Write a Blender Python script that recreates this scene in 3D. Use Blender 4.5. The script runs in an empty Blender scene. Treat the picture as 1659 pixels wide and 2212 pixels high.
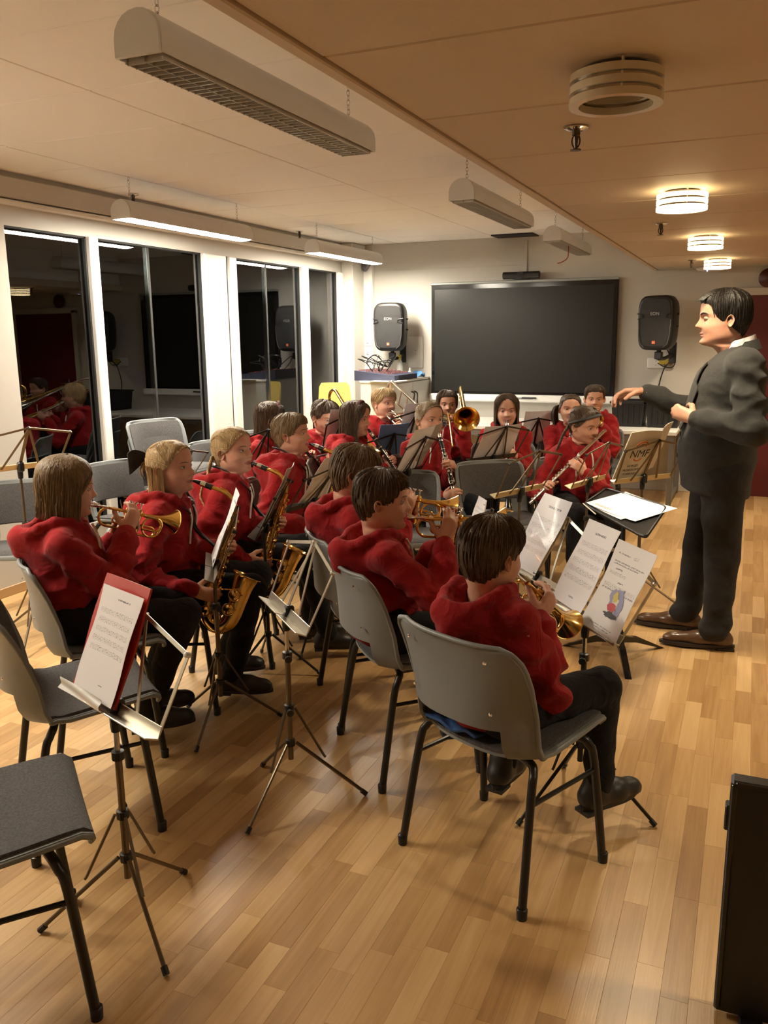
import bpy, bmesh, math, random
import numpy as np
from mathutils import Vector, Matrix, noise
random.seed(7)
RNG = np.random.default_rng(7)
C = bpy.context.scene.collection
SC = bpy.context.scene
PI = math.pi

# ---------------------------------------------------------------- camera
cam_data = bpy.data.cameras.new('camera')
cam = bpy.data.objects.new('camera', cam_data)
C.objects.link(cam)
_yaw, _pit, _rol = math.radians(23.40), math.radians(11.767), math.radians(-0.625)
_f = Vector((-math.sin(_yaw) * math.cos(_pit), math.cos(_yaw) * math.cos(_pit), -math.sin(_pit)))
_r = Vector((math.cos(_yaw), math.sin(_yaw), 0))
_u = _r.cross(_f)
_r2 = _r * math.cos(_rol) + _u * math.sin(_rol)
_u2 = -_r * math.sin(_rol) + _u * math.cos(_rol)
cam.matrix_world = Matrix(((_r2.x, _u2.x, -_f.x, 0.0), (_r2.y, _u2.y, -_f.y, 0.0), (_r2.z, _u2.z, -_f.z, 1.55), (0, 0, 0, 1)))
cam_data.sensor_fit = 'VERTICAL'
cam_data.sensor_height = 24.0
cam_data.lens = 1827.2 / 2212 * 24.0
cam_data.clip_start = 0.05
cam_data.clip_end = 200
SC.camera = cam

# ---------------------------------------------------------------- world, exposure
world = bpy.data.worlds.new('night_sky')
SC.world = world
world.use_nodes = True
_bg = world.node_tree.nodes['Background']
_bg.inputs[0].default_value = (0.20, 0.25, 0.34, 1)
_bg.inputs[1].default_value = 0.16
SC.view_settings.view_transform = 'Standard'
SC.view_settings.look = 'None'
SC.view_settings.gamma = 1.0
SC.view_settings.exposure = 2.85
SC.view_settings.use_curve_mapping = False
SC.cycles.use_denoising = True
SC.cycles.max_bounces = 8
SC.cycles.diffuse_bounces = 5
SC.cycles.glossy_bounces = 4
SC.cycles.transmission_bounces = 4
SC.cycles.transparent_max_bounces = 8
SC.cycles.sample_clamp_indirect = 4.0
SC.cycles.caustics_reflective = False
SC.cycles.caustics_refractive = False

TUBE_POWER = 27.0      # emission of the lit strip lamps
TUBE_COLOR = (1.0, 0.90, 0.735)
RING_WATTS = 2.4
RING_POWER = 1.0      # emission of the lit ring lamps
RING_COLOR = (1.0, 0.76, 0.40)

# ---------------------------------------------------------------- materials
def lin(c):
    return tuple((x / 12.92 if x <= 0.04045 else ((x + 0.055) / 1.055) ** 2.4) for x in c)

MATS = {}
def mat(name, col=(0.5, 0.5, 0.5), rough=0.5, metal=0.0, spec=0.5, bump=0.0, bscale=200.0, var=0.0, vscale=8.0,
        sheen=0.0, coat=0.0, wr=0.0, wscale=16.0, emit=None, estr=0.0, sss=0.0, stretch=None, col2=None):
    if name in MATS:
        return MATS[name]
    m = bpy.data.materials.new(name)
    m.use_nodes = True
    nt = m.node_tree
    b = nt.nodes['Principled BSDF']
    b.inputs['Base Color'].default_value = (*col, 1)
    b.inputs['Roughness'].default_value = rough
    b.inputs['Metallic'].default_value = metal
    b.inputs['Specular IOR Level'].default_value = spec
    b.inputs['Sheen Weight'].default_value = sheen
    b.inputs['Coat Weight'].default_value = coat
    if sss:
        b.inputs['Subsurface Weight'].default_value = sss
        b.inputs['Subsurface Radius'].default_value = (0.012, 0.004, 0.002)
    if emit:
        b.inputs['Emission Color'].default_value = (*emit, 1)
        b.inputs['Emission Strength'].default_value = estr
    if bump or var or wr:
        tc = nt.nodes.new('ShaderNodeTexCoord')
        mp = nt.nodes.new('ShaderNodeMapping')
        nt.links.new(tc.outputs['Object'], mp.inputs['Vector'])
        if stretch:
            mp.inputs['Scale'].default_value = stretch
    if var:
        n1 = nt.nodes.new('ShaderNodeTexNoise')
        n1.inputs['Scale'].default_value = vscale
        n1.inputs['Detail'].default_value = 4
        nt.links.new(mp.outputs[0], n1.inputs['Vector'])
        mx = nt.nodes.new('ShaderNodeMix')
        mx.data_type = 'RGBA'
        c2 = col2 if col2 else tuple(x * (1 - var) for x in col)
        mx.inputs[6].default_value = (*col, 1)
        mx.inputs[7].default_value = (*c2, 1)
        mr = nt.nodes.new('ShaderNodeMapRange')
        mr.inputs[1].default_value = 0.35
        mr.inputs[2].default_value = 0.65
        nt.links.new(n1.outputs['Fac'], mr.inputs[0])
        nt.links.new(mr.outputs[0], mx.inputs[0])
        nt.links.new(mx.outputs[2], b.inputs['Base Color'])
    if bump:
        n2 = nt.nodes.new('ShaderNodeTexNoise')
        n2.inputs['Scale'].default_value = bscale
        n2.inputs['Detail'].default_value = 3
        nt.links.new(mp.outputs[0], n2.inputs['Vector'])
        bp = nt.nodes.new('ShaderNodeBump')
        bp.inputs['Strength'].default_value = bump
        bp.inputs['Distance'].default_value = 0.01
        nt.links.new(n2.outputs['Fac'], bp.inputs['Height'])
        nt.links.new(bp.outputs[0], b.inputs['Normal'])
    if wr:
        n3 = nt.nodes.new('ShaderNodeTexNoise')
        n3.inputs['Scale'].default_value = wscale
        n3.inputs['Detail'].default_value = 2
        n3.inputs['Distortion'].default_value = 1.4
        nt.links.new(mp.outputs[0], n3.inputs['Vector'])
        b2 = nt.nodes.new('ShaderNodeBump')
        b2.inputs['Strength'].default_value = wr
        b2.inputs['Distance'].default_value = 0.03
        nt.links.new(n3.outputs['Fac'], b2.inputs['Height'])
        if bump:
            nt.links.new(b2.outputs[0], bp.inputs['Normal'])
        else:
            nt.links.new(b2.outputs[0], b.inputs['Normal'])
    MATS[name] = m
    return m

# ---------------------------------------------------------------- mesh helpers
def nrm(v):
    v = np.asarray(v, float)
    return v / (np.linalg.norm(v) + 1e-12)

def frame_of(d, up=(0, 0, 1)):
    d = nrm(d)
    u = np.asarray(up, float)
    if abs(d @ nrm(u)) > 0.98:
        u = np.array((0, 1.0, 0)) if abs(d[1]) < 0.9 else np.array((1.0, 0, 0))
    s = nrm(np.cross(d, u))
    return s, nrm(np.cross(s, d))

class MB:
    def __init__(self):
        self.V, self.F, self.M, self.n = [], [], [], 0
    def add(self, V, F, m=0):
        V = np.asarray(V, float).reshape(-1, 3)
        self.V.append(V)
        o = self.n
        for f in F:
            self.F.append(tuple(int(i) + o for i in f))
            self.M.append(m)
        self.n += len(V)
        return self
    def box(self, c, s, rot=None, b=0.0, m=0):
        c = np.asarray(c, float)
        hx, hy, hz = [x / 2 for x in s]
        b = min(b, hx * .9, hy * .9, hz * .9)
        V, idx = [], {}
        for sx in (-1, 1):
            for sy in (-1, 1):
                for sz in (-1, 1):
                    if b <= 0:
                        idx[sx, sy, sz, 0] = idx[sx, sy, sz, 1] = idx[sx, sy, sz, 2] = len(V)
                        V.append((sx * hx, sy * hy, sz * hz))
                    else:
                        for a, p in enumerate(((sx * hx, sy * (hy - b), sz * (hz - b)), (sx * (hx - b), sy * hy, sz * (hz - b)), (sx * (hx - b), sy * (hy - b), sz * hz))):
                            idx[sx, sy, sz, a] = len(V)
                            V.append(p)
        F = []
        q = ((-1, -1), (1, -1), (1, 1), (-1, 1))
        for s_ in (-1, 1):
            F.append([idx[s_, a, c_, 0] for a, c_ in q][::s_])
            F.append([idx[a, s_, c_, 1] for a, c_ in q][::-s_])
            F.append([idx[a, c_, s_, 2] for a, c_ in q][::s_])
        if b > 0:
            for s1 in (-1, 1):
                for s2 in (-1, 1):
                    F.append((idx[s1, s2, -1, 0], idx[s1, s2, -1, 1], idx[s1, s2, 1, 1], idx[s1, s2, 1, 0])[::s1 * s2])
                    F.append((idx[-1, s1, s2, 1], idx[-1, s1, s2, 2], idx[1, s1, s2, 2], idx[1, s1, s2, 1])[::s1 * s2])
                    F.append((idx[s2, -1, s1, 2], idx[s2, -1, s1, 0], idx[s2, 1, s1, 0], idx[s2, 1, s1, 2])[::s1 * s2])
                    for s3 in (-1, 1):
                        F.append((idx[s1, s2, s3, 0], idx[s1, s2, s3, 1], idx[s1, s2, s3, 2])[::s1 * s2 * s3])
        V = np.array(V)
        if rot is not None:
            V = V @ np.asarray(rot, float).T
        return self.add(V + c, F, m)
    def tube(self, pts, r, n=8, cap=True, closed=False, m=0, flat=None, up=(0, 0, 1)):
        """Sweep a circle along pts; r scalar or list; flat=(w,h) sweeps an ellipse or bar instead."""
        P = np.asarray(pts, float)
        k = len(P)
        R = np.full(k, r, float) if np.isscalar(r) else np.asarray(r, float)
        T = np.zeros_like(P)
        if closed:
            T = np.roll(P, -1, 0) - np.roll(P, 1, 0)
        else:
            T[1:-1] = P[2:] - P[:-2]
            T[0] = P[1] - P[0]
            T[-1] = P[-1] - P[-2]
        T /= np.linalg.norm(T, axis=1)[:, None] + 1e-12
        s, u = frame_of(T[0], up)
        V = []
        ang = np.arange(n) * 2 * PI / n + (PI / n if flat is not None and n == 4 else 0)
        ca, sa = np.cos(ang), np.sin(ang)
        if flat is not None and n == 4:
            ca, sa = ca * 1.41421, sa * 1.41421
        for i in range(k):
            if i:
                s = s - T[i] * (s @ T[i])
                s = nrm(s)
                u = np.cross(s, T[i])
            if flat is None:
                V.append(P[i] + R[i] * (np.outer(ca, s) + np.outer(sa, u)))
            else:
                V.append(P[i] + R[i] * (np.outer(ca * flat[0], s) + np.outer(sa * flat[1], u)))
        V = np.concatenate(V)
        F = []
        kk = k if closed else k - 1
        for i in range(kk):
            a, b = i * n, ((i + 1) % k) * n
            for j in range(n):
                j2 = (j + 1) % n
                F.append((a + j, a + j2, b + j2, b + j))
        if cap and not closed:
            F.append(tuple(range(n))[::-1])
            F.append(tuple(range((k - 1) * n, k * n)))
        return self.add(V, F, m)
    def lathe(self, prof, n=24, o=(0, 0, 0), axis=(0, 0, 1), m=0, cap=True, up=(0, 1, 0)):
        """prof: list of (radius, distance along axis)."""
        o = np.asarray(o, float)
        ax = nrm(axis)
        s, u = frame_of(ax, up)
        V, F = [], []
        ang = np.arange(n) * 2 * PI / n
        for r, h in prof:
            V.append(o + ax * h + r * (np.outer(np.cos(ang), s) + np.outer(np.sin(ang), u)))
        k = len(prof)
        for i in range(k - 1):
            for j in range(n):
                j2 = (j + 1) % n
                F.append((i * n + j, i * n + j2, (i + 1) * n + j2, (i + 1) * n + j))
        if cap:
            if prof[0][0] > 1e-5:
                F.append(tuple(range(n))[::-1])
            if prof[-1][0] > 1e-5:
                F.append(tuple(range((k - 1) * n, k * n)))
        return self.add(np.concatenate(V), F, m)
    def ball(self, c, r, n=10, rot=None, m=0):
        r = np.array((r, r, r), float) if np.isscalar(r) else np.asarray(r, float)
        V = [(0, 0, -1)]
        k = max(4, n // 2 + 1)
        for i in range(1, k):
            a = -PI / 2 + PI * i / k
            for j in range(n):
                t = 2 * PI * j / n
                V.append((math.cos(a) * math.cos(t), math.cos(a) * math.sin(t), math.sin(a)))
        V.append((0, 0, 1))
        F = []
        for j in range(n):
            F.append((0, 1 + (j + 1) % n, 1 + j))
            F.append((len(V) - 1, 1 + (k - 2) * n + j, 1 + (k - 2) * n + (j + 1) % n))
        for i in range(k - 2):
            for j in range(n):
                a, b = 1 + i * n + j, 1 + i * n + (j + 1) % n
                F.append((a, b, b + n, a + n))
        V = np.array(V) * r
        if rot is not None:
            V = V @ np.asarray(rot, float).T
        return self.add(V + np.asarray(c, float), F, m)
    def prism(self, poly, d, o=(0, 0, 0), X=(1, 0, 0), Y=(0, 1, 0), m=0):
        """Extrude a 2-D polygon (CCW in X,Y) by d along X x Y."""
        X, Y, o = np.asarray(X, float), np.asarray(Y, float), np.asarray(o, float)
        Z = np.cross(X, Y)
        p = np.array([o + X * a + Y * b for a, b in poly])
        n = len(poly)
        F = [tuple(range(n))[::-1], tuple(range(n, 2 * n))]
        for i in range(n):
            j = (i + 1) % n
            F.append((i, j, n + j, n + i))
        return self.add(np.concatenate((p, p + Z * d)), F, m)
    def grid(self, G, thick=0.0, wrap=False, m=0, skip=None):
        """G: array (nv, nu, 3). thick>0 makes a closed shell by offsetting along the normals."""
        G = np.asarray(G, float)
        nv, nu = G.shape[:2]
        du = np.roll(G, -1, 1) - np.roll(G, 1, 1)
        if not wrap:
            du[:, 0] = G[:, 1] - G[:, 0]
            du[:, -1] = G[:, -1] - G[:, -2]
        dv = np.empty_like(G)
        dv[1:-1] = G[2:] - G[:-2]
        dv[0] = G[1] - G[0]
        dv[-1] = G[-1] - G[-2]
        N = np.cross(du, dv)
        N /= np.linalg.norm(N, axis=2)[:, :, None] + 1e-12
        id_ = np.arange(nv * nu).reshape(nv, nu)
        cells = {}
        F = []
        ku = nu if wrap else nu - 1
        for i in range(nv - 1):
            for j in range(ku):
                if skip is not None and skip(i, j):
                    continue
                j2 = (j + 1) % nu
                f = (id_[i, j], id_[i, j2], id_[i + 1, j2], id_[i + 1, j])
                F.append(f)
        if thick:
            o = nv * nu
            edges = {}
            for f in F:
                for a, b in zip(f, f[1:] + f[:1]):
                    edges[a, b] = 1
            B = [tuple(i + o for i in f[::-1]) for f in F]
            S = [(b, a, a + o, b + o) for (a, b) in edges if (b, a) not in edges]
            return self.add(np.concatenate((G.reshape(-1, 3), (G - N * thick).reshape(-1, 3))), F + B + S, m)
        return self.add(G.reshape(-1, 3), F, m)
    def mesh(self, name, mats, smooth=35):
        me = bpy.data.meshes.new(name)
        V = np.concatenate(self.V) if self.V else np.zeros((0, 3))
        me.from_pydata(V.tolist(), [], self.F)
        for m in (mats if isinstance(mats, (list, tuple)) else [mats]):
            me.materials.append(m)
        if any(self.M):
            me.polygons.foreach_set('material_index', self.M)
        if smooth:
            me.polygons.foreach_set('use_smooth', [True] * len(me.polygons))
            if smooth < 180:
                me.set_sharp_from_angle(angle=math.radians(smooth))
        me.update()
        return me
    def build(self, name, mats, parent=None, smooth=35, **kw):
        o = bpy.data.objects.new(name, self.mesh(name, mats, smooth))
        C.objects.link(o)
        if parent is not None:
            o.parent = parent
        tag(o, **kw)
        return o

def tag(o, label=None, cat=None, group=None, kind=None):
    if label: o['label'] = label
    if cat: o['category'] = cat
    if group: o['group'] = group
    if kind: o['kind'] = kind
    return o

def empty(name, loc=(0, 0, 0), rz=0.0, **kw):
    o = bpy.data.objects.new(name, None)
    C.objects.link(o)
    o.location = loc
    o.rotation_euler = (0, 0, rz)
    o.empty_display_size = 0.1
    return tag(o, **kw)

KIDS = {}
def link_child(parent, child):
    child.parent = parent
    KIDS.setdefault(parent.name, []).append(child)

def copy_tree(o, parent=None):
    c = o.copy()
    C.objects.link(c)
    c.parent = parent
    for ch in [x for x in bpy.data.objects if x.parent == o]:
        copy_tree(ch, c)
    return c

def struct(mb, name, m, parent=None, smooth=0, **kw):
    o = mb.build(name, m, parent, smooth=smooth, **kw)
    if parent is None:
        o['kind'] = 'structure'
    return o

def arc(c, r, a0, a1, n, X=(1, 0, 0), Y=(0, 1, 0)):
    c, X, Y = np.asarray(c, float), np.asarray(X, float), np.asarray(Y, float)
    return [c + X * r * math.cos(a) + Y * r * math.sin(a) for a in np.linspace(a0, a1, n)]

def smooth_path(P, k=4):
    """Catmull-Rom through the points."""
    P = [np.asarray(p, float) for p in P]
    out = []
    for i in range(len(P) - 1):
        p0, p1, p2, p3 = P[max(i - 1, 0)], P[i], P[i + 1], P[min(i + 2, len(P) - 1)]
        for j in range(k):
            t = j / k
            out.append(0.5 * ((2 * p1) + (p2 - p0) * t + (2 * p0 - 5 * p1 + 4 * p2 - p3) * t * t + (3 * p1 - p0 - 3 * p2 + p3) * t ** 3))
    out.append(P[-1])
    return out
# ================================================================ ROOM
M_wall = mat('wall_paint', (0.53, 0.51, 0.465), 0.6, bump=0.05, bscale=60)
M_frame = mat('white_frame', (0.76, 0.75, 0.72), 0.35)
M_alu = mat('grey_sash', (0.28, 0.30, 0.29), 0.35, metal=0.2)
M_dark = mat('dark_gap', (0.012, 0.012, 0.012), 0.7)
M_ceil = mat('ceiling_tile', (0.84, 0.82, 0.80), 0.75, bump=0.08, bscale=350)
M_grid = mat('ceiling_grid', (0.50, 0.46, 0.41), 0.6)
M_lowc = mat('low_ceiling_panel', (0.58, 0.475, 0.37), 0.6, bump=0.08, bscale=300)
M_skirt = mat('oak_trim', (0.42, 0.26, 0.12), 0.45)
M_black = mat('black_plastic', (0.009, 0.009, 0.0095), 0.45)
M_blackg = mat('black_gloss', (0.008, 0.008, 0.009), 0.12)
M_white = mat('white_plastic', (0.75, 0.75, 0.74), 0.35)
M_redd = mat('dark_red_door', (0.10, 0.010, 0.012), 0.45)
M_steel = mat('steel', (0.55, 0.55, 0.55), 0.25, metal=1.0)
M_chrome = mat('chrome', (0.8, 0.8, 0.8), 0.08, metal=1.0)

XL, YB, ZC, ZLOW, XSTEP = -4.13, 8.79, 2.52, 2.14, -0.906
XR, YF = 3.2, -2.6

# ---- floor material: oak strips; each strip carries its own tone
def wood_material():
    m = bpy.data.materials.new('oak_strip')
    m.use_nodes = True
    nt = m.node_tree
    L = nt.links.new
    b = nt.nodes['Principled BSDF']
    at = nt.nodes.new('ShaderNodeAttribute'); at.attribute_name = 'tone'
    geo = nt.nodes.new('ShaderNodeNewGeometry')
    sep = nt.nodes.new('ShaderNodeSeparateXYZ'); L(geo.outputs['Position'], sep.inputs[0])
    ad = nt.nodes.new('ShaderNodeMath'); ad.operation = 'MULTIPLY_ADD'
    L(at.outputs['Fac'], ad.inputs[0]); ad.inputs[1].default_value = 61.0; L(sep.outputs['Y'], ad.inputs[2])
    com = nt.nodes.new('ShaderNodeCombineXYZ')
    L(sep.outputs['X'], com.inputs[0]); L(ad.outputs[0], com.inputs[1]); L(at.outputs['Fac'], com.inputs[2])
    mp = nt.nodes.new('ShaderNodeMapping'); mp.inputs['Scale'].default_value = (30, 1.6, 9)
    L(com.outputs[0], mp.inputs[0])
    n1 = nt.nodes.new('ShaderNodeTexNoise'); n1.inputs['Scale'].default_value = 1.0; n1.inputs['Detail'].default_value = 5; n1.inputs['Distortion'].default_value = 1.2
    L(mp.outputs[0], n1.inputs['Vector'])
    mp2 = nt.nodes.new('ShaderNodeMapping'); mp2.inputs['Scale'].default_value = (260, 5, 9)
    L(com.outputs[0], mp2.inputs[0])
    n2 = nt.nodes.new('ShaderNodeTexNoise'); n2.inputs['Scale'].default_value = 1.0; n2.inputs['Detail'].default_value = 3
    L(mp2.outputs[0], n2.inputs['Vector'])
    cr = nt.nodes.new('ShaderNodeValToRGB')
    e = cr.color_ramp.elements
    e[0].position = 0.0; e[0].color = (0.33, 0.185, 0.072, 1)
    e[1].position = 1.0; e[1].color = (0.61, 0.405, 0.195, 1)
    k = cr.color_ramp.elements.new(0.5); k.color = (0.48, 0.295, 0.125, 1)
    mi = nt.nodes.new('ShaderNodeMath'); mi.operation = 'MULTIPLY_ADD'
    L(n1.outputs['Fac'], mi.inputs[0]); mi.inputs[1].default_value = 0.9
    m2 = nt.nodes.new('ShaderNodeMath'); m2.operation = 'MULTIPLY_ADD'
    L(at.outputs['Fac'], m2.inputs[0]); m2.inputs[1].default_value = 0.78; m2.inputs[2].default_value = -0.38
    L(m2.outputs[0], mi.inputs[2])
    m3 = nt.nodes.new('ShaderNodeMath'); m3.operation = 'MULTIPLY_ADD'
    L(n2.outputs['Fac'], m3.inputs[0]); m3.inputs[1].default_value = 0.35
    m4 = nt.nodes.new('ShaderNodeMath'); m4.operation = 'SUBTRACT'
    L(mi.outputs[0], m4.inputs[0]); m4.inputs[1].default_value = 0.16
    L(m4.outputs[0], m3.inputs[2])
    L(m3.outputs[0], cr.inputs[0])
    L(cr.outputs[0], b.inputs['Base Color'])
    b.inputs['Roughness'].default_value = 0.33
    b.inputs['Coat Weight'].default_value = 0.15
    b.inputs['Coat Roughness'].default_value = 0.28
    bp = nt.nodes.new('ShaderNodeBump'); bp.inputs['Strength'].default_value = 0.12; bp.inputs['Distance'].default_value = 0.002
    L(n2.outputs['Fac'], bp.inputs['Height']); L(bp.outputs[0], b.inputs['Normal'])
    return m
M_oak = wood_material()

floor = struct(MB().box(((XL + XR) / 2, (YB + YF) / 2, -0.04), (XR - XL + .3, YB - YF + .3, 0.06)), 'floor', mat('floor_base', (0.20, 0.11, 0.05), 0.7))
tag(floor, 'light oak strip parquet floor')
def strip_mesh(mb, x0, x1, y0, y1, tones, t):
    b, z = 0.0004, 0.0
    V = [(x0, y0, -.010), (x1, y0, -.010), (x1, y1, -.010), (x0, y1, -.010),
         (x0, y0, z - b), (x1, y0, z - b), (x1, y1, z - b), (x0, y1, z - b),
         (x0 + b, y0 + b, z), (x1 - b, y0 + b, z), (x1 - b, y1 - b, z), (x0 + b, y1 - b, z)]
    F = [(8, 9, 10, 11)] + [(i, (i + 1) % 4, 4 + (i + 1) % 4, 4 + i) for i in range(4)] + [(4 + i, 4 + (i + 1) % 4, 8 + (i + 1) % 4, 8 + i) for i in range(4)]
    mb.add(V, F)
    tones.extend([t] * 12)
def set_tone(me, tones):
    a = me.attributes.new('tone', 'FLOAT', 'POINT')
    a.data.foreach_set('value', tones)
strips = []
W = 0.064
rs = random.Random(3)
for i in range(int((XR - XL) / W) + 1):
    x = XL + i * W
    y = YF + rs.uniform(-.4, 0)
    while y < YB:
        l = rs.choice((0.28, 0.34, 0.40, 0.40, 0.46, 0.52)) + rs.uniform(-.03, .03)
        strips.append((x + .0001, min(x + W, XR) - .0001, max(y, YF) + .0001, min(y + l, YB) - .0001, rs.random()))
        y += l
def in_view(s):
    p = Vector(((s[0] + s[1]) / 2, (s[2] + s[3]) / 2, 0)) - Vector((0, 0, 1.55))
    z = p.dot(_f)
    if z < .3: return None
    X, Y = p.dot(_r2) / z * 1827, -p.dot(_u2) / z * 1827
    return p.length if abs(X) < 850 and abs(Y) < 1130 else None
near = sorted([s for s in strips if in_view(s) is not None], key=in_view)[:300]
nearset = set(near)
for s in near:
    mb, tn = MB(), []
    strip_mesh(mb, *s[:4], tn, s[4])
    me = mb.mesh('plank', M_oak, smooth=0)
    set_tone(me, tn)
    o = bpy.data.objects.new('plank', me)
    C.objects.link(o)
    o.parent = floor
mb, tn = MB(), []
for s in strips:
    if s not in nearset:
        strip_mesh(mb, *s[:4], tn, s[4])
o = mb.build('plank_field', M_oak, floor, smooth=0, kind='stuff')
set_tone(o.data, tn)

# ---- walls
# left (window) wall: z bands and piers around four openings
WIN = [(3.93, 4.605), (4.69, 5.895), (6.37, 7.525), (7.66, 8.33)]
ZB, ZT = 0.30, 2.215
wl = MB()
T = 0.24
def wl_box(y0, y1, z0, z1, x1=XL):
    wl.box(((XL - T + x1) / 2, (y0 + y1) / 2, (z0 + z1) / 2), (x1 - XL + T, y1 - y0, z1 - z0))
wl_box(YF, YB, 0, ZB)
wl_box(YF, YB, ZT, ZC + .05)
ys = [YF] + [v for w in WIN for v in w] + [YB]
for a, b in zip(ys[::2], ys[1::2]):
    wl_box(a, b, ZB, ZT)
struct(wl, 'wall_left', M_wall, label='white wall with four tall windows')
struct(MB().box((XL + .02, (3.6 + YB) / 2, 2.43), (.04, YB - 3.6, 0.12), b=.006), 'trim_1', M_wall, label='shallow cream casing board along the top of the windows')
struct(MB().box((XL + .018, (YF + YB) / 2, 2.345), (.05, YB - YF, 0.03), b=.006), 'trim_2', M_frame, label='thin white ledge above the windows')
# round-edged casing bars between the windows, the broad one with a dark joint
M_case = M_frame
for n, (y0, y1) in enumerate(((4.605, 4.69), (5.895, 5.985), (6.255, 6.37), (7.525, 7.66), (8.33, 8.44))):
    struct(MB().box((XL + .012, (y0 + y1) / 2, (ZB + ZT) / 2), (.05, y1 - y0, ZT - ZB), b=.008), 'trim_%d' % (n + 3), M_case)
struct(MB().box((XL + .004, 6.118, (ZB + ZT) / 2), (.03, .235, ZT - ZB), b=.004), 'trim_8', M_frame, label='broad white panel between the second and third windows')
struct(MB().box((XL + .004, 6.245, (ZB + ZT) / 2), (.02, .012, ZT - ZB)), 'trim_9', M_dark)
struct(MB().box((XL + .07, 8.62, ZC / 2), (.14, .34, ZC), b=.01), 'trim_10', M_wall, label='cream pier in the corner beside the last window')
struct(MB().box((XL + .006, (YF + 3.9) / 2, .03), (.012, 3.9 - YF, .06), b=.003), 'baseboard_left', M_skirt)

def glass_material():
    m = bpy.data.materials.new('window_glass')
    m.use_nodes = True
    nt = m.node_tree
    for n in list(nt.nodes):
        nt.nodes.remove(n)
    out = nt.nodes.new('ShaderNodeOutputMaterial')
    tr = nt.nodes.new('ShaderNodeBsdfTransparent'); tr.inputs[0].default_value = (0.80, 0.85, 0.85, 1)
    gl = nt.nodes.new('ShaderNodeBsdfGlossy'); gl.inputs['Roughness'].default_value = 0.0; gl.inputs[0].default_value = (0.95, 0.97, 1, 1)
    fr = nt.nodes.new('ShaderNodeFresnel'); fr.inputs[0].default_value = 1.75
    mx = nt.nodes.new('ShaderNodeMixShader')
    nt.links.new(fr.outputs[0], mx.inputs[0]); nt.links.new(tr.outputs[0], mx.inputs[1]); nt.links.new(gl.outputs[0], mx.inputs[2])
    nt.links.new(mx.outputs[0], out.inputs[0])
    return m
M_glass = glass_material()
def window(n, y0, y1, mull, rail):
    w = MB()
    x = XL - .15
    d = .05
    w.box((x, y0 + d / 2, (ZB + ZT) / 2), (.07, d, ZT - ZB), b=.004)
    w.box((x, y1 - d / 2, (ZB + ZT) / 2), (.07, d, ZT - ZB), b=.004)
    w.box((x, (y0 + y1) / 2, ZT - d / 2), (.07, y1 - y0, d), b=.004)
    w.box((x, (y0 + y1) / 2, ZB + d / 2), (.07, y1 - y0, d), b=.004)
    o = w.build('window_%d' % n, M_alu, smooth=0, kind='structure', label='tall window with dark panes and grey sash frame')
    r = MB().box((x, (y0 + y1) / 2, .75), (.06, y1 - y0 - .1, .07), b=.004)
    r.build('rail', M_alu, o, smooth=0)
    if rail:
        r = MB()
        r.box((x + .012, (y0 + y1) / 2 - .03, 1.525), (.06, y1 - y0 - .12, .042), b=.004)
        r.box((x + .012, (y0 + y1) / 2 - .03, 1.475), (.06, y1 - y0 - .12, .042), b=.004)
        r.build('rail', M_alu, o, smooth=0)
        MB().box((x + .012, y1 - .12, 1.12), (.05, .04, .66), b=.004).build('sash_post', M_alu, o, smooth=0)
    # dark gasket on the far side jamb and along the head
    g = MB()
    g.box((XL - .012, y1 - .008, (ZB + ZT) / 2), (.03, .014, ZT - ZB))
    g.box((XL - .012, (y0 + y1) / 2, ZT - .006), (.03, y1 - y0, .012))
    g.build('gasket', M_dark, o, smooth=0)
    j = MB()
    for k, (xa, ya) in enumerate(((.03, .008), (.07, .014), (.10, .020))):
        j.box((XL - xa, y1 - ya / 2, (ZB + ZT) / 2), (.036, ya, ZT - ZB), b=.003)
        j.box((XL - xa, y0 + ya / 2, (ZB + ZT) / 2), (.036, ya, ZT - ZB), b=.003)
    j.build('jamb_lining', M_alu, o, smooth=0)
    parts = [(y0 + .03, y1 - .03)]
    if mull:
        MB().box((XL - .035, mull, (ZB + ZT) / 2), (.035, .022, ZT - ZB)).build('mullion', M_dark, o, smooth=0)
        MB().box((XL - .03, mull - .016, (ZB + ZT) / 2), (.02, .010, ZT - ZB)).build('mullion', M_alu, o, smooth=0)
        parts = [(y0 + .03, (y0 + y1) / 2), ((y0 + y1) / 2, y1 - .03)]
    for a, b in parts:
        MB().box((XL - .20, (a + b) / 2, (ZB + ZT) / 2), (.006, b - a, ZT - ZB - .04)).build('pane', M_glass, o, smooth=0)
    for a, b in ([(y0 + .004, mull - .012), (mull + .012, y1 - .016)] if mull else [(y0 + .004, y1 - .016)]):
        MB().box((XL - .022, (a + b) / 2, (ZB + ZT) / 2), (.006, b - a, ZT - ZB - .016)).build('pane', M_glass, o, smooth=0)
window(1, *WIN[0], None, True)
window(2, *WIN[1], 5.265, False)
window(3, *WIN[2], 6.925, False)
window(4, *WIN[3], None, True)

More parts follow.
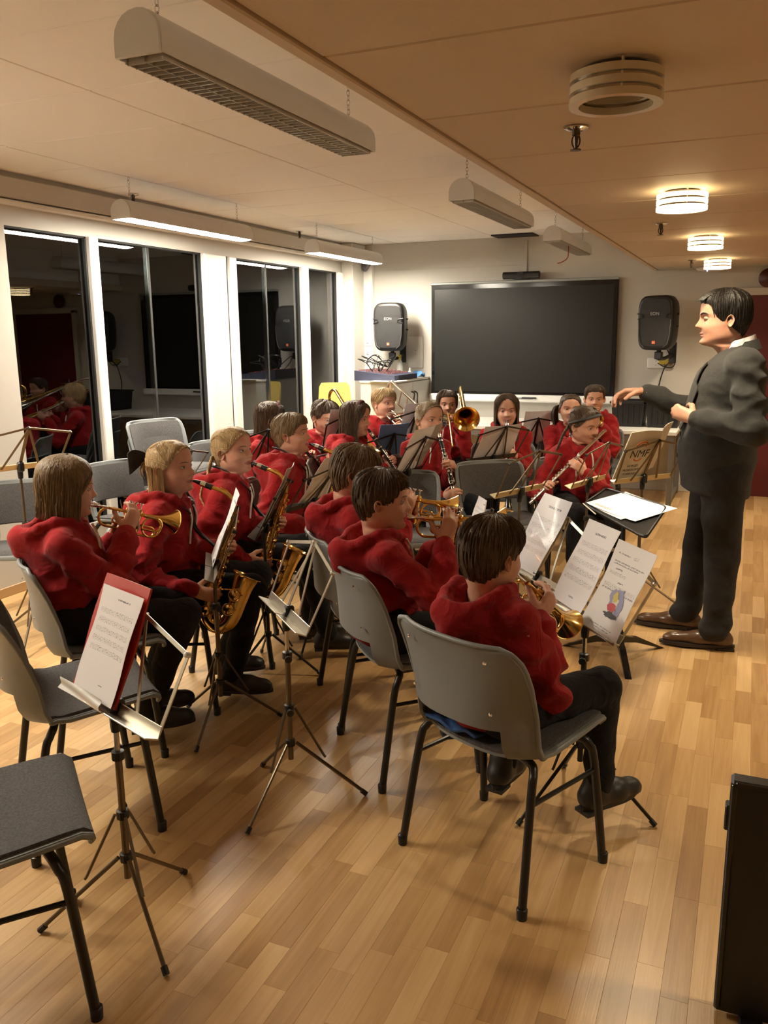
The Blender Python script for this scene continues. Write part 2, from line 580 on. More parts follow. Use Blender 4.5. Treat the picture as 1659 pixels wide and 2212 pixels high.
# back wall, right wall, wall behind the camera
wb = MB().box(((XL - .2 + XR + .2) / 2, YB + .1, 1.3), (XR - XL + .4, .2, 2.7))
struct(wb, 'wall_back', M_wall, label='cream wall carrying the screen and loudspeakers')
struct(MB().box((XR + .1, (YF + YB) / 2, 1.3), (.2, YB - YF + .4, 2.7)), 'wall_right', M_wall)
struct(MB().box(((XL + XR) / 2, YF - .1, 1.3), (XR - XL + .4, .2, 2.7)), 'wall_front', M_wall)
struct(MB().box(((-2.0 + XR) / 2, YB - .006, .04), (XR + 2.0, .012, .08), b=.003), 'baseboard_back', M_wall)
d = struct(MB().box((.36, YB - .02, .94), (.98, .04, 1.88), b=.004), 'door_1', M_redd, label='dark red door at the far right')
fr = MB()
fr.box((-.155, YB - .022, .96), (.07, .05, 1.92), b=.005)
fr.box((.36, YB - .022, 1.915), (1.10, .05, .07), b=.005)
fr.build('door_frame', M_wall, d, smooth=0)
MB().box((.0, YB - .05, .95), (.03, .02, .16), b=.004).tube([(.0, YB - .06, .98), (.0, YB - .09, .98), (.10, YB - .09, .98)], .009).build('door_handle', M_steel, d)
struct(MB().box((-2.20, YB - .009, 2.30), (.03, .018, .36), b=.003), 'trim_11', M_wall, label='cable conduit dropping from the ceiling to the camera bar')
struct(MB().box((-3.02, YB - .004, 2.245), (1.8, .006, .004)), 'trim_12', mat('wall_joint', (.5, .48, .44), .6))

# ---- ceilings
ceil = struct(MB().box(((XL + XSTEP) / 2, (YF + YB) / 2, ZC + .06), (XSTEP - XL + .2, YB - YF + .3, .06)), 'ceiling', mat('ceiling_void', (.05, .045, .04), .8), label='suspended ceiling of pale rectangular tiles')
gx = [-0.906, -1.43, -2.52, -3.61, XL]
yk = [YF + .0] + list(np.arange(-2.47, 8.8, 0.597))
yk = [y for y in yk if y < YB - .05] + [YB]
for gi in range(len(gx) - 1):
    for a, b in zip(yk[:-1], yk[1:]):
        t = MB()
        dz = rs.uniform(0, .0015)
        t.box(((gx[gi] + gx[gi + 1]) / 2, (a + b) / 2, ZC + .012 + dz), (gx[gi] - gx[gi + 1] - .007, b - a - .006, .02), b=.003)
        t.build('tile', M_ceil, ceil, smooth=0)
g = MB()
for x in gx[1:-1]:
    g.box((x, (YF + YB) / 2, ZC + .014), (.018, YB - YF, .014))
for y in yk[1:-1]:
    g.box(((XL + XSTEP) / 2, y, ZC + .016), (XSTEP - XL, .014, .014))
g.build('grid_bars', M_grid, ceil, smooth=0)
low = struct(MB().box(((XSTEP + XR) / 2, (YF + YB) / 2, ZLOW + .22), (XR - XSTEP - .02, YB - YF + .2, .36)), 'ceiling_low', mat('low_ceiling_void', (.06, .045, .03), .8), label='lowered ceiling of tan panels on the right')
yk = [YF] + list(np.arange(-2.47, 8.75, 0.606) + .01)
yk = [y for y in yk if y < YB - .3] + [8.40, YB]
for i, (a, b) in enumerate(zip(yk[:-1], yk[1:])):
    t = MB().box(((XSTEP + XR) / 2, (a + b) / 2, ZLOW + .015 + rs.uniform(0, .002)), (XR - XSTEP - .006, b - a - .008, .03), b=.004)
    t.build('panel', M_lowc if i < len(yk) - 2 else M_wall, low, smooth=0)
struct(MB().box((XSTEP - .022, (YF + YB) / 2, ZLOW + .03), (.036, YB - YF, .07), b=.004), 'trim_13', mat('step_trim', (.58, .47, .36), .5), label='pale edging board along the step in the ceiling')
struct(MB().box((XSTEP - .002, (YF + YB) / 2, ZLOW + .24), (.012, YB - YF, .34)), 'trim_14', M_ceil)
struct(MB().box((-2.28, YB - .15, ZC - .004), (.42, .26, .01)), 'trim_15', M_dark, label='dark open gap where a ceiling tile is missing')

# ---- the courtyard building outside, across from the windows
M_fac = mat('dark_facade', (0.10, 0.10, 0.102), 0.7, var=.4, vscale=3)
M_litw = mat('lit_window', (0.5, .4, .2), 0.6, emit=(1.0, 0.78, 0.36), estr=0.35)
M_dim = mat('dim_window', (0.015, 0.017, 0.02), 0.15)
fac = empty('courtyard_building', (-9.3, 9, 0), label='dark building across the courtyard with one lit window band', cat='building')
def fac_box(name, x, y0, y1, z0, z1, d, m, parent=fac):
    o = MB().box((x + 9.3, (y0 + y1) / 2 - 9, (z0 + z1) / 2), (d, y1 - y0, z1 - z0)).build(name, m, parent, smooth=0)
    return o
fac_box('wall', -9.4, 2, 26, -.6, 2.10, .3, M_fac)
fac_box('roof_edge', -9.15, 2, 26, 2.08, 2.24, .5, mat('roof_fascia', (.20, .20, .20), .6))
for i in range(16):
    y = 4.6 + i * 1.15
    w = fac_box('window', -9.23, y, y + 1.02, .3, 1.60, .04, M_dim)
    fac_box('pier', -9.15, y + 1.03, y + 1.13, .0, 2.08, .16, mat('facade_pier', (.16, .16, .165), .7))
for y0_, y1_, z0_, z1_ in ((11.35, 11.80, 1.66, 1.95), (11.90, 12.36, 1.66, 1.95), (13.9, 14.9, 1.86, 2.02), (15.0, 15.85, 1.86, 2.02)):
    fac_box('lit_window', -9.2, y0_, y1_, z0_, z1_, .03, M_litw)
for y_ in (8.95, 9.25, 9.58):
    fac_box('small_lamp', -9.12, y_, y_ + .06, 1.86, 1.90, .03, M_litw)
struct(MB().box((-4.95, 6.2, 2.36), (1.1, 9, .10)), 'roof_1', mat('eave_soffit', (.12, .115, .10), .7), label='dark eave of the own building above the windows')
struct(MB().box((-9, 10, -.35), (9.6, 34, .1)), 'ground', mat('courtyard_paving', (.06, .06, .06), .8), label='dark courtyard outside the windows')
# ================================================================ CEILING FITTINGS
M_lampbody = mat('lamp_body', (0.62, 0.62, 0.60), 0.4)
M_louver = mat('lamp_louver', (0.50, 0.47, 0.42), 0.35, metal=0.3)
M_tube_on = mat('lit_tube', (1, .95, .85), 0.5, emit=TUBE_COLOR, estr=TUBE_POWER)
M_tube_off = mat('unlit_tube', (.7, .7, .68), 0.3)

def strip_lamp(loc, lit, label, length=1.38):
    root = empty('strip_lamp', loc, label=label, cat='ceiling lamp')
    w, h, L = .145, .112, length
    prof = [(-w / 2, 0), (w / 2, 0), (w / 2, .04)] + [(math.cos(a) * w / 2, .045 + math.sin(a) * (h - .045)) for a in np.linspace(.05, PI - .05, 11)] + [(-w / 2, .04)]
    hs = MB()
    # hollow housing: outer skin with an open bottom
    outer = [(w / 2, 0.0), (w / 2, .04)] + [(math.cos(a) * w / 2, .045 + math.sin(a) * (h - .045)) for a in np.linspace(.05, PI - .05, 11)] + [(-w / 2, .04), (-w / 2, 0.0)]
    G = np.array([[(x, y, z) for x, z in outer] for y in (-L / 2, L / 2)])
    hs.grid(G, thick=.004)
    hs.build('housing', M_lampbody, root, smooth=40)
    for s in (-1, 1):
        e = MB().prism(prof if s < 0 else prof, .016, o=(0, s * L / 2 + (.008 if s < 0 else .008), 0), X=(1, 0, 0), Y=(0, 0, 1))
        e.build('end_cap', M_lampbody, root, smooth=30)
        c = MB()
        for i in range(7):
            z = h + .002 + i * (ZC - loc[2] - h) / 7
            c.tube(arc((0, s * (L / 2 - .09), z + .008), .007, 0, 2 * PI, 8, (1, 0, 0) if i % 2 else (0, 1, 0), (0, 0, 1.7))[:-1], .0014, n=4, closed=True)
        c.ball((0, s * (L / 2 - .09), h), (.008, .008, .008), 6)
        c.build('chain', M_steel, root)
    if lit:
        d = MB()
        G = np.array([[((u - .5) * (w - .012), v, -.008 * math.sin(PI * u)) for u in np.linspace(0, 1, 7)] for v in (-L / 2 + .02, L / 2 - .02)])
        d.grid(G[:, ::-1], thick=.003)
        d.build('lit_diffuser', M_tube_on, root)
    else:
        tb = MB()
        for x in (-.03, .03):
            tb.tube([(x, -L / 2 + .04, .04), (x, L / 2 - .04, .04)], .013, n=8)
        tb.build('fluorescent_tube', M_tube_off, root)
        MB().box((0, 0, .075), (w - .02, L - .03, .004)).build('reflector', M_louver, root, smooth=0)
        fins = MB()
        for i in range(40):
            y = -L / 2 + .03 + i * (L - .06) / 39
            fins.prism([(-w / 2 + .006, .03), (-w / 2 + .012, -.012), (w / 2 - .012, -.012), (w / 2 - .006, .03)], .003, o=(0, y, 0), X=(1, 0, 0), Y=(0, 0, 1))
        for x in (-w / 2 + .012, 0, w / 2 - .012):
            fins.box((x, 0, .008), (.003, L - .04, .036))
        fins.build('louver', M_louver, root, smooth=0)
    return root
strip_lamp((-1.555, 2.68, 2.285), False, 'long unlit strip lamp hanging nearest on chains')
strip_lamp((-1.555, 5.42, 2.285), False, 'unlit strip lamp hanging beyond the nearest one, before the screen')
far_lamp = strip_lamp((-1.555, 7.75, 2.285), False, 'unlit strip lamp close to the back wall with a red wire hanging out')
w = MB().tube(smooth_path([(.05, -.30, 0), (.055, -.31, -.05), (.05, -.32, -.11), (.01, -.33, -.14), (-.03, -.33, -.15)]), .004, n=5)
w.build('loose_wire', mat('red_wire', (.35, .03, .02), .5), far_lamp)
strip_lamp((-3.60, 5.03, 2.265), True, 'glowing strip lamp along the windows, nearer of the lit pair')
strip_lamp((-3.60, 7.50, 2.265), True, 'glowing strip lamp near the corner left of the screen')
strip_lamp((-3.60, 1.75, 2.285), True, 'added fill lamp in strip form beside the left wall, outside the view')  # unseen lamp, added to brighten the chairs and floor at front left

M_ring = mat('acrylic_ring', (0.62, 0.55, 0.40), 0.12, spec=.6)
M_ring_on = mat('lit_ring', (1, .9, .6), 0.3, emit=RING_COLOR, estr=RING_POWER)
M_mirr = mat('mirror_band', (0.42, 0.38, 0.30), 0.12, metal=1.0)
def ring_lamp(loc, lit, label):
    root = empty('ring_lamp', loc, label=label, cat='ceiling lamp')
    R = .105
    def band(r0, r1, z0, z1):
        mb = MB()
        n = 40
        q = [(r0, z0), (r1, z0), (r1, z1), (r0, z1)]
        V = [(r * math.cos(2 * PI * j / n), r * math.sin(2 * PI * j / n), z) for j in range(n) for r, z in q]
        F = [(4 * j + a, 4 * ((j + 1) % n) + a, 4 * ((j + 1) % n) + (a + 1) % 4, 4 * j + (a + 1) % 4) for j in range(n) for a in range(4)]
        return mb.add(V, [f[::-1] for f in F])
    MB().lathe([(.06, -.001), (.075, -.003), (.075, -.012), (.02, -.016)], 32).build('mount', M_mirr, root)
    for z in (-.020, -.045, -.070):
        band(R - .022, R, z - .009, z + .007).build('ring', M_ring_on if lit else M_ring, root, smooth=30)
    for z in (-.033, -.058):
        band(R - .015, R - .008, z - .010, z + .010).build('mirror_band', M_mirr, root, smooth=30)
    p = MB()
    for k in range(3):
        a = k * 2 * PI / 3 + .8
        p.tube([(math.cos(a) * (R - .011), math.sin(a) * (R - .011), 0), (math.cos(a) * (R - .011), math.sin(a) * (R - .011), -.076)], .004, n=6)
    p.build('post', M_chrome, root)
    if lit:
        MB().lathe([(.001, -.014), (.02, -.018), (.024, -.035), (.018, -.050), (.001, -.056)], 16).build('bulb', M_ring_on, root)
        l = bpy.data.lights.new('ring_glow', 'AREA')
        l.energy = RING_WATTS
        l.shape = 'DISK'
        l.size = .2
        l.spread = math.radians(130)
        l.color = (1.0, .82, .56)
        lo = bpy.data.objects.new('ring_glow', l)
        C.objects.link(lo)
        lo.parent = root
        lo.location = (0, 0, -.085)
    else:
        MB().lathe([(.001, -.014), (.02, -.018), (.024, -.035), (.018, -.050), (.001, -.056)], 16).build('bulb', M_tube_off, root)
    return root
ring_lamp((-.333, 2.133, ZLOW), False, 'unlit ring lamp nearest on the tan ceiling')
for y, t in ((4.006, 'glowing ring lamp second from the unlit one'), (5.89, 'glowing ring lamp in the middle of the lit three'), (7.728, 'glowing ring lamp closest to the back wall')):
    ring_lamp((-.33, y, ZLOW), True, t)
for y in (2.0, 4.6):
    ring_lamp((1.35, y, ZLOW), True, 'added fill lamp in ring form beyond the right edge, ' + ('nearer one of two' if y < 3 else 'farther one of two'))  # extra lamps out of view, put in to light the right of the floor

def sprinkler(loc, label):
    root = empty('fire_sprinkler', loc, label=label, cat='sprinkler')
    MB().lathe([(.035, 0), (.036, -.004), (.02, -.010), (.001, -.011)], 20).build('escutcheon', M_chrome, root)
    b = mat('dark_brass', (.10, .08, .06), .35, metal=1)
    MB().lathe([(.012, -.008), (.012, -.022), (.008, -.026), (.006, -.04), (.004, -.06)], 10).tube(arc((0, 0, -.038), .012, -PI / 2, PI / 2, 7, (1, 0, 0), (0, 0, 1.6)), .0025, n=5).tube(arc((0, 0, -.038), -.012, -PI / 2, PI / 2, 7, (1, 0, 0), (0, 0, 1.6)), .0025, n=5).build('sprinkler_head', b, root)
    MB().lathe([(.004, -.058), (.016, -.061), (.016, -.064), (.001, -.065)], 12).build('deflector', b, root)
sprinkler((-.524, 2.656, ZLOW), 'sprinkler head beyond the unlit ring lamp')
sprinkler((-.522, 5.084, ZLOW), 'sprinkler head on the tan ceiling before the middle lit ring lamp')
sprinkler((-.529, 7.708, ZLOW), 'sprinkler head left of the farthest lit ring lamp')
sprinkler((-4.0, 4.96, ZC), 'sprinkler head above the nearer glowing strip lamp')
sprinkler((-4.0, 7.32, ZC), 'sprinkler head between the two glowing strip lamps')

r = empty('access_point', (-.42, 8.62, ZLOW), label='flat white wireless device on the ceiling with blue light', cat='access point')
MB().lathe([(.13, 0), (.135, -.015), (.11, -.035), (.001, -.04)], 28).build('case', M_white, r)
MB().lathe([(.006, -.036), (.001, -.043)], 8, o=(-.03, -.06, 0)).build('status_light', mat('blue_led', (.1, .1, .8), .4, emit=(.25, .3, 1), estr=8), r)

# ================================================================ BACK WALL FITTINGS
tv = empty('wall_screen', (-2.23, YB, 1.49), label='large dark interactive screen on the back wall', cat='screen')
MB().box((0, -.035, 0), (1.94, .06, 1.16), b=.006).build('frame', M_blackg, tv, smooth=0)
M_scr = mat('screen_glass', (0.012, 0.0125, 0.0115), 0.30, spec=0.35)
MB().box((0, -.0665, .0), (1.86, .004, 1.06)).build('display', M_scr, tv, smooth=0)
MB().box((0, -.045, .588), (1.95, .085, .026), b=.006).build('top_edge', M_alu, tv, smooth=0)
MB().box((0, -.06, -.595), (1.95, .12, .075), b=.012).build('pen_tray', M_white, tv, smooth=0)
MB().box((0.02, -.122, -.59), (.30, .012, .018), b=.005).build('pen_slot', M_alu, tv, smooth=0)
pen = MB().tube([(.05, -.13, -.585), (.20, -.13, -.585)], .008, n=8)
pen.build('pen', M_black, tv)
vb = empty('camera_bar', (-2.22, YB - .10, 2.115), label='black conference camera bar on top of the screen', cat='webcam')
MB().tube([(-.19, 0, 0.02), (-.185, 0, 0.02), (.185, 0, 0.02), (.19, 0, .02)], [.028, .036, .036, .028], n=14).build('bar', M_black, vb)
MB().lathe([(.034, -.045), (.034, .03)], 16, o=(0, 0, .02), axis=(0, 1, 0)).build('lens_housing', M_blackg, vb)
MB().lathe([(.020, -.050), (.020, -.044)], 16, o=(0, 0, .02), axis=(0, 1, 0)).build('lens', mat('lens_glass', (.01, .01, .02), .05), vb)
MB().box((0, .02, -.013), (.16, .09, .012), b=.003).build('foot', M_black, vb, smooth=0)

M_txt = mat('logo_silver', (.35, .35, .35), .4)
def text_mesh(body, size, name, m, parent, loc, X, Y, depth=.0006, align='CENTER'):
    cu = bpy.data.curves.new(name, 'FONT')
    cu.body = body
    cu.size = size
    cu.align_x = align
    cu.extrude = depth
    tmp = bpy.data.objects.new(name, cu)
    C.objects.link(tmp)
    dg = bpy.context.evaluated_depsgraph_get()
    me = bpy.data.meshes.new_from_object(tmp.evaluated_get(dg))
    bpy.data.objects.remove(tmp)
    me.materials.clear()
    me.materials.append(m)
    o = bpy.data.objects.new(name, me)
    C.objects.link(o)
    o.parent = parent
    X, Y = Vector(X).normalized(), Vector(Y).normalized()
    Z = X.cross(Y)
    o.matrix_local = Matrix(((X.x, Y.x, Z.x, loc[0]), (X.y, Y.y, Z.y, loc[1]), (X.z, Y.z, Z.z, loc[2]), (0, 0, 0, 1)))
    return o
M_orange = mat('orange_badge', (.75, .12, .03), .5)
M_grille = mat('speaker_grille', (0.016, 0.016, 0.017), 0.55, bump=.5, bscale=500)
def loudspeaker(loc, rz, tilt, label):
    root = empty('loudspeaker', loc, rz, label=label, cat='loudspeaker')
    w, h, d = .335, .50, .28
    def ring(f, y, top=1.0):
        P = []
        for a in np.linspace(0, 2 * PI, 33)[:-1]:
            c, s = math.cos(a), math.sin(a)
            e = 2 / 5.0
            x = abs(c) ** e * math.copysign(1, c) * w / 2 * f
            z = abs(s) ** e * math.copysign(1, s) * h / 2 * f
            x *= 1.0 - .06 * (z < 0) * abs(z) / (h / 2)
            P.append((x, y, z))
        return P
    G = [ring(.001, -d / 2 - .012), ring(.90, -d / 2 - .010), ring(.97, -d / 2), ring(1.0, -d / 2 + .03), ring(1.0, -.02), ring(.92, .06), ring(.70, .13), ring(.001, .14)]
    MB().grid(np.array(G)[::-1], wrap=True).build('cabinet', M_black, root, smooth=50)
    gz = [ring(.001, -d / 2 - .020), ring(.70, -d / 2 - .019), ring(.86, -d / 2 - .015), ring(.87, -d / 2 - .008)]
    MB().grid(np.array(gz)[::-1], wrap=True).build('grille', M_grille, root, smooth=50)
    for s in (-1, 1):
        MB().tube([(s * .165, -d / 2 - .012, .085), (s * .115, -d / 2 - .022, .075), (s * .105, -d / 2 - .022, .05), (s * .16, -d / 2 - .012, .035)], .006, n=6).build('handle_rib', M_black, root)
        MB().tube([(s * .150, -d / 2 - .018, .03), (s * .145, -d / 2 - .020, -.10), (s * .128, -d / 2 - .019, -.19), (s * .09, -d / 2 - .018, -.222)], .005, n=6).build('edge_trim', mat('trim_gloss', (.08, .08, .085), .2), root)
    text_mesh('EON', .040, 'lettering', M_txt, root, (0, -d / 2 - .0205, .07), (1, 0, 0), (0, 0, 1))
    MB().box((0, -d / 2 - .018, -.178), (.032, .008, .030), b=.003).build('badge', M_orange, root, smooth=0)
    text_mesh('JBL', .015, 'lettering', M_white, root, (0, -d / 2 - .0226, -.184), (1, 0, 0), (0, 0, 1))
    k = MB()
    for z in (.08, -.03):
        k.lathe([(.008, 0), (.008, .02), (.001, .021)], 8, o=(w / 2 - .005, -.03, z), axis=(1, 0, 0))
    k.build('knob', M_black, root)
    br = MB()
    br.tube([(0, 0, -.24), (0, 0, -.34)], .022, n=10)
    br.box((0, .0, -.30), (.07, .05, .07), b=.006)
    br.tube([(0, 0, -.33), (.02, .10, -.33), (.05, .22, -.30)], .018, n=8)
    br.box((.05, .24, -.28), (.07, .02, .20), b=.004)
    br.build('bracket', M_black, root)
    return root
loudspeaker((-3.56, 8.50, 1.64), math.radians(6), 0, 'black loudspeaker on the wall left of the screen, above the cabinet')
spk = loudspeaker((-.83, 8.50, 1.64), math.radians(-14), 0, 'black loudspeaker on the wall right of the screen')
cb = MB()
cb.tube(smooth_path([(-.80, 8.66, 1.45), (-.74, 8.72, 1.30), (-.80, 8.755, 1.20), (-.84, 8.77, 1.0), (-.80, 8.77, .80), (-.74, 8.77, .70)]), .006, n=6)
cb.build('speaker_cable', M_black, smooth=60, label='thin black cable looping down from the right loudspeaker', cat='cable')
cb = MB().tube(smooth_path([(-.70, 8.66, 1.50), (-.70, 8.74, 1.25), (-.78, 8.76, 1.22), (-.86, 8.76, 1.26)]), .005, n=6)
cb.build('speaker_cable', M_black, smooth=60, label='short black cable between the right loudspeaker and its socket plate', cat='cable')
def plate(loc, w, h, label, name='socket_plate', m=M_white):
    o = empty(name, loc, label=label, cat='wall plate')
    MB().box((0, -.008, 0), (w, .016, h), b=.004).build('plate', m, o, smooth=0)
    mb = MB()
    for z in (-.02, .02):
        mb.lathe([(.004, -.018), (.004, -.015)], 8, o=(0, 0, z), axis=(0, 1, 0))
    mb.build('screw', M_steel, o)
plate((-.88, YB, 1.26), .16, .10, 'white socket plate below the right loudspeaker')
plate((-.80, YB - .016, 1.27), .10, .05, 'yellow connector plate behind the right loudspeaker', 'connector_plate', mat('yellow_plug', (.55, .42, .05), .5))
plate((-3.40, YB, 1.37), .17, .34, 'tall pale mounting board behind the left loudspeaker', 'mounting_board', M_wall)
tr = empty('cable_trunking', (-3.95, YB, 1.2), label='white vertical cable trunking with sockets in the corner', cat='trunking')
MB().box((0, -.03, 0), (.12, .06, 2.4), b=.006).build('duct', M_frame, tr, smooth=0)
for z, h in ((.27, .06), (.15, .07), (.06, .05), (-.05, .05), (-.14, .08)):
    s = MB().box((0.0, -.066, z), (.075, .012, h), b=.004).build('socket', M_white, tr, smooth=0)
    MB().box((0.0, -.073, z), (.03, .004, .012)).build('slot', mat('socket_slot', (.2, .2, .2), .5), s, smooth=0)
ms = empty('motion_sensor', (-3.95, YB - .09, 2.30), label='small grey sensor at the top of the corner trunking', cat='sensor')
MB().box((0, 0, 0), (.09, .06, .12), rot=Matrix.Rotation(.6, 3, 'Y'), b=.02).build('case', mat('sensor_grey', (.12, .12, .13), .5), ms, smooth=0)
MB().box((0, .05, 0), (.03, .06, .03)).build('bracket', M_black, ms, smooth=0)
fb = empty('fire_bell', (.075, YB, 2.03), label='round dark red fire bell at the far right', cat='bell')
MB().lathe([(.03, 0), (.085, -.02), (.088, -.045), (.06, -.068), (.001, -.075)], 28, axis=(0, 1, 0)).build('gong', mat('bell_red', (.06, .008, .006), .4), fb)
MB().lathe([(.05, 0), (.05, -.02)], 20, axis=(0, 1, 0)).build('base', M_black, fb)

# ================================================================ CABINET, DESK AND WHAT STANDS ON THEM
M_cab = mat('cabinet_white', (.60, .60, .57), .4)
cab = empty('storage_cabinet', (-3.43, 8.275, 0), label='pale two-door cabinet in the corner below the left loudspeaker', cat='cabinet')
MB().box((0, 0, .545), (.34, 1.03, 1.09), b=.004).build('body', M_cab, cab, smooth=0)
MB().box((0.005, 0, 1.10), (.37, 1.05, .022), b=.004).build('top', M_cab, cab, smooth=0)
for s in (-1, 1):
    d = MB().box((.181, s * .2575, .57), (.018, .508, 1.02), b=.004).build('door', M_cab, cab, smooth=0)
    MB().tube(smooth_path([(.19, s * .035, .80), (.225, s * .037, .82), (.222, s * .05, .89), (.225, s * .037, .96), (.19, s * .035, .98)], 4), .009, n=6).build('handle', mat('handle_grey', (.12, .12, .12), .35, metal=.6), d)
mix = empty('audio_mixer', (-3.45, 8.12, 1.111), label='dark audio mixer with knobs and cables on the cabinet', cat='mixer')
MB().prism([(-.22, 0), (.22, 0), (.22, .05), (-.22, .10)], .62, o=(-.02, .31, 0), X=(0, -1, 0) if False else (1, 0, 0), Y=(0, 0, 1)).build('case', mat('mixer_blue', (.035, .04, .075), .5), mix, smooth=0)
kb = MB()
for i in range(14):
    for j in range(5):
        x, y = -.18 + j * .075, -.27 + i * .041
        kb.lathe([(.008, 0), (.007, .016), (.001, .017)], 6, o=(x - .02, y, .095 - (x + .22) / .44 * .05))
kb.build('knob', mat('mixer_knob', (.25, .08, .06), .5), mix, kind='stuff')
cc = MB()
for k in range(9):
    a = rs.uniform(0, 6)
    x0, y0 = rs.uniform(-.15, .10), rs.uniform(-.2, .2)
    cc.tube(smooth_path([(x0, y0, .08), (x0 + .08 * math.cos(a), y0 + .08 * math.sin(a), .16 + rs.uniform(0, .09)), (x0 + .15 * math.cos(a + 1), y0 + .12 * math.sin(a + 1), .17 + rs.uniform(0, .08)), (-.05, .1, .12)], 5), .005, n=5)
cc.build('cable', M_black, mix, smooth=60)
pp = MB().prism([(-.16, -.13), (.18, -.20), (.20, .10), (-.12, .12)], .002, o=(-.02, -.28, 0))
o = pp.build('paper_sheet', mat('paper_white', (.80, .79, .78), .6), smooth=0, label='white paper sticking out over the cabinet front edge', cat='paper')
o.location = (-3.32, 8.08, 1.112)
sb = empty('spray_bottle', (-3.52, 8.62, 1.111), label='clear spray bottle with yellow trigger on the cabinet', cat='bottle')
MB().lathe([(.035, 0), (.036, .01), (.036, .11), (.028, .15), (.012, .18), (.012, .19)], 16).build('bottle', mat('cloudy_plastic', (.6, .6, .58), .3), sb)
MB().lathe([(.014, .188), (.014, .21)], 10).box((.0, -.015, .225), (.02, .07, .025), b=.006).tube([(0, -.03, .21), (0, -.035, .17)], .004, n=5).build('trigger', mat('trigger_yellow', (.6, .45, .06), .4), sb)
cl = MB()
G = np.array([[(u * .16 + .01 * math.sin(v * 9), v * .12, .018 + .022 * math.sin(u * 7 + v * 5) + .012 * math.sin(v * 15)) for u in np.linspace(-.5, .5, 10)] for v in np.linspace(-.5, .5, 9)])
G[:, :, 2] += .03
cl.grid(G, thick=.006)
o = cl.build('cleaning_cloth', mat('blue_cloth', (.08, .22, .50), .8), smooth=60, label='crumpled blue cloth at the right end of the cabinet top', cat='cloth')
o.location = (-3.33, 8.62, 1.10)
sb = empty('small_bottle', (-3.36, 8.50, 1.111), label='small clear bottle beside the blue cloth', cat='bottle')
MB().lathe([(.02, 0), (.02, .06), (.01, .075), (.01, .085)], 12).build('bottle', mat('cloudy_plastic'), sb)
MB().lathe([(.011, .085), (.011, .1), (.001, .101)], 10).build('cap', M_white, sb)
dv = empty('black_device', (-3.34, 8.30, 1.111), label='flat black box between the mixer and the blue cloth', cat='device')
MB().box((0, 0, .02), (.12, .18, .035), b=.006).build('case', M_black, dv, smooth=0)
MB().box((.062, 0, .02), (.006, .12, .015)).build('front_panel', M_steel, dv, smooth=0)

desk = empty('long_desk', (-1.80, 8.31, 0), label='long white table along the back wall under the screen', cat='table')
MB().box((0, 0, .672), (2.44, .88, .034), b=.004).build('tabletop', mat('desk_white', (.66, .66, .64), .35), desk, smooth=0)
M_leg = mat('desk_leg_grey', (.18, .17, .16), .45, metal=.4)
for x in (-1.18, -.42, .42, 1.18):
    for y in (-.40, .40):
        MB().box((x, y, .33), (.045, .045, .655), b=.004).build('leg', M_leg, desk, smooth=0)
MB().box((0, -.40, .62), (2.36, .03, .05)).box((1.18, 0, .05), (.03, .80, .03)).box((-1.18, 0, .05), (.03, .80, .03)).build('apron', M_leg, desk, smooth=0)
def crate(x, label):
    r = empty('plastic_crate', (x, 8.36, .689), label=label, cat='crate', group='black crates on the long table')
    w, d, h = .30, .36, .235
    q = [(-w / 2, -d / 2), (w / 2, -d / 2), (w / 2, d / 2), (-w / 2, d / 2)]
    V, F = [], []
    for f, z in ((.88, 0), (1.0, h), (.96, h), (.84, .01)):
        V += [(a * f, b * f, z) for a, b in q]
    F = [(3, 2, 1, 0), (12, 13, 14, 15)] + [(4 * k + i, 4 * k + (i + 1) % 4, 4 * k + 4 + (i + 1) % 4, 4 * k + 4 + i) for k in range(3) for i in range(4)]
    MB().add(V, F).build('body', M_black, r, smooth=0)
    rm = MB()
    for s in (-1, 1):
        rm.box((0, s * d / 2, h - .008), (w + .03, .02, .022), b=.004).box((s * w / 2, 0, h - .008), (.02, d + .02, .022), b=.004)
    rm.build('rim', M_black, r, smooth=0)
    rb = MB()
    for x_ in (-.10, -.05, 0, .05, .10):
        rb.box((x_, -d / 2 * .95, h * .48), (.01, .02, h * .75), b=.002)
    rb.build('rib', M_black, r, smooth=0)
crate(-1.05, 'black plastic crate on the long table, left one of two')
crate(-.735, 'black plastic crate on the long table, right one of two, behind the conductor')
o = MB().prism([(-.15, -.1), (.15, -.08), (.17, .1), (-.13, .12)], .002).build('paper_sheet', mat('paper_white'), smooth=0, label='loose paper lying on the long table under the screen', cat='paper')
o.location = (-1.75, 8.05, .69)

# yellow high-backed chair in the corner
yc = empty('yellow_chair', (-3.66, 7.42, 0), math.radians(-140), label='yellow high-backed chair in the corner beside the cabinet', cat='chair')
M_yel = mat('yellow_shell', (.80, .62, .16), .5)
G = []
for v, (y, z, w_) in enumerate(((.20, .44, .19), (.0, .43, .2), (-.16, .44, .2), (-.20, .50, .2), (-.215, .62, .19), (-.24, .85, .175), (-.26, 1.06, .155), (-.262, 1.10, .13))):
    G.append([(u * w_, y + .02 * u * u, z) for u in np.linspace(-1, 1, 9)])
MB().grid(np.array(G), thick=.014).build('shell', M_yel, yc, smooth=50)
for x in (-.16, .16):
    for y in (-.18, .17):
        MB().tube([(x * .8, y * .7, .43), (x, y, 0)], .011, n=8).build('leg', M_steel, yc)

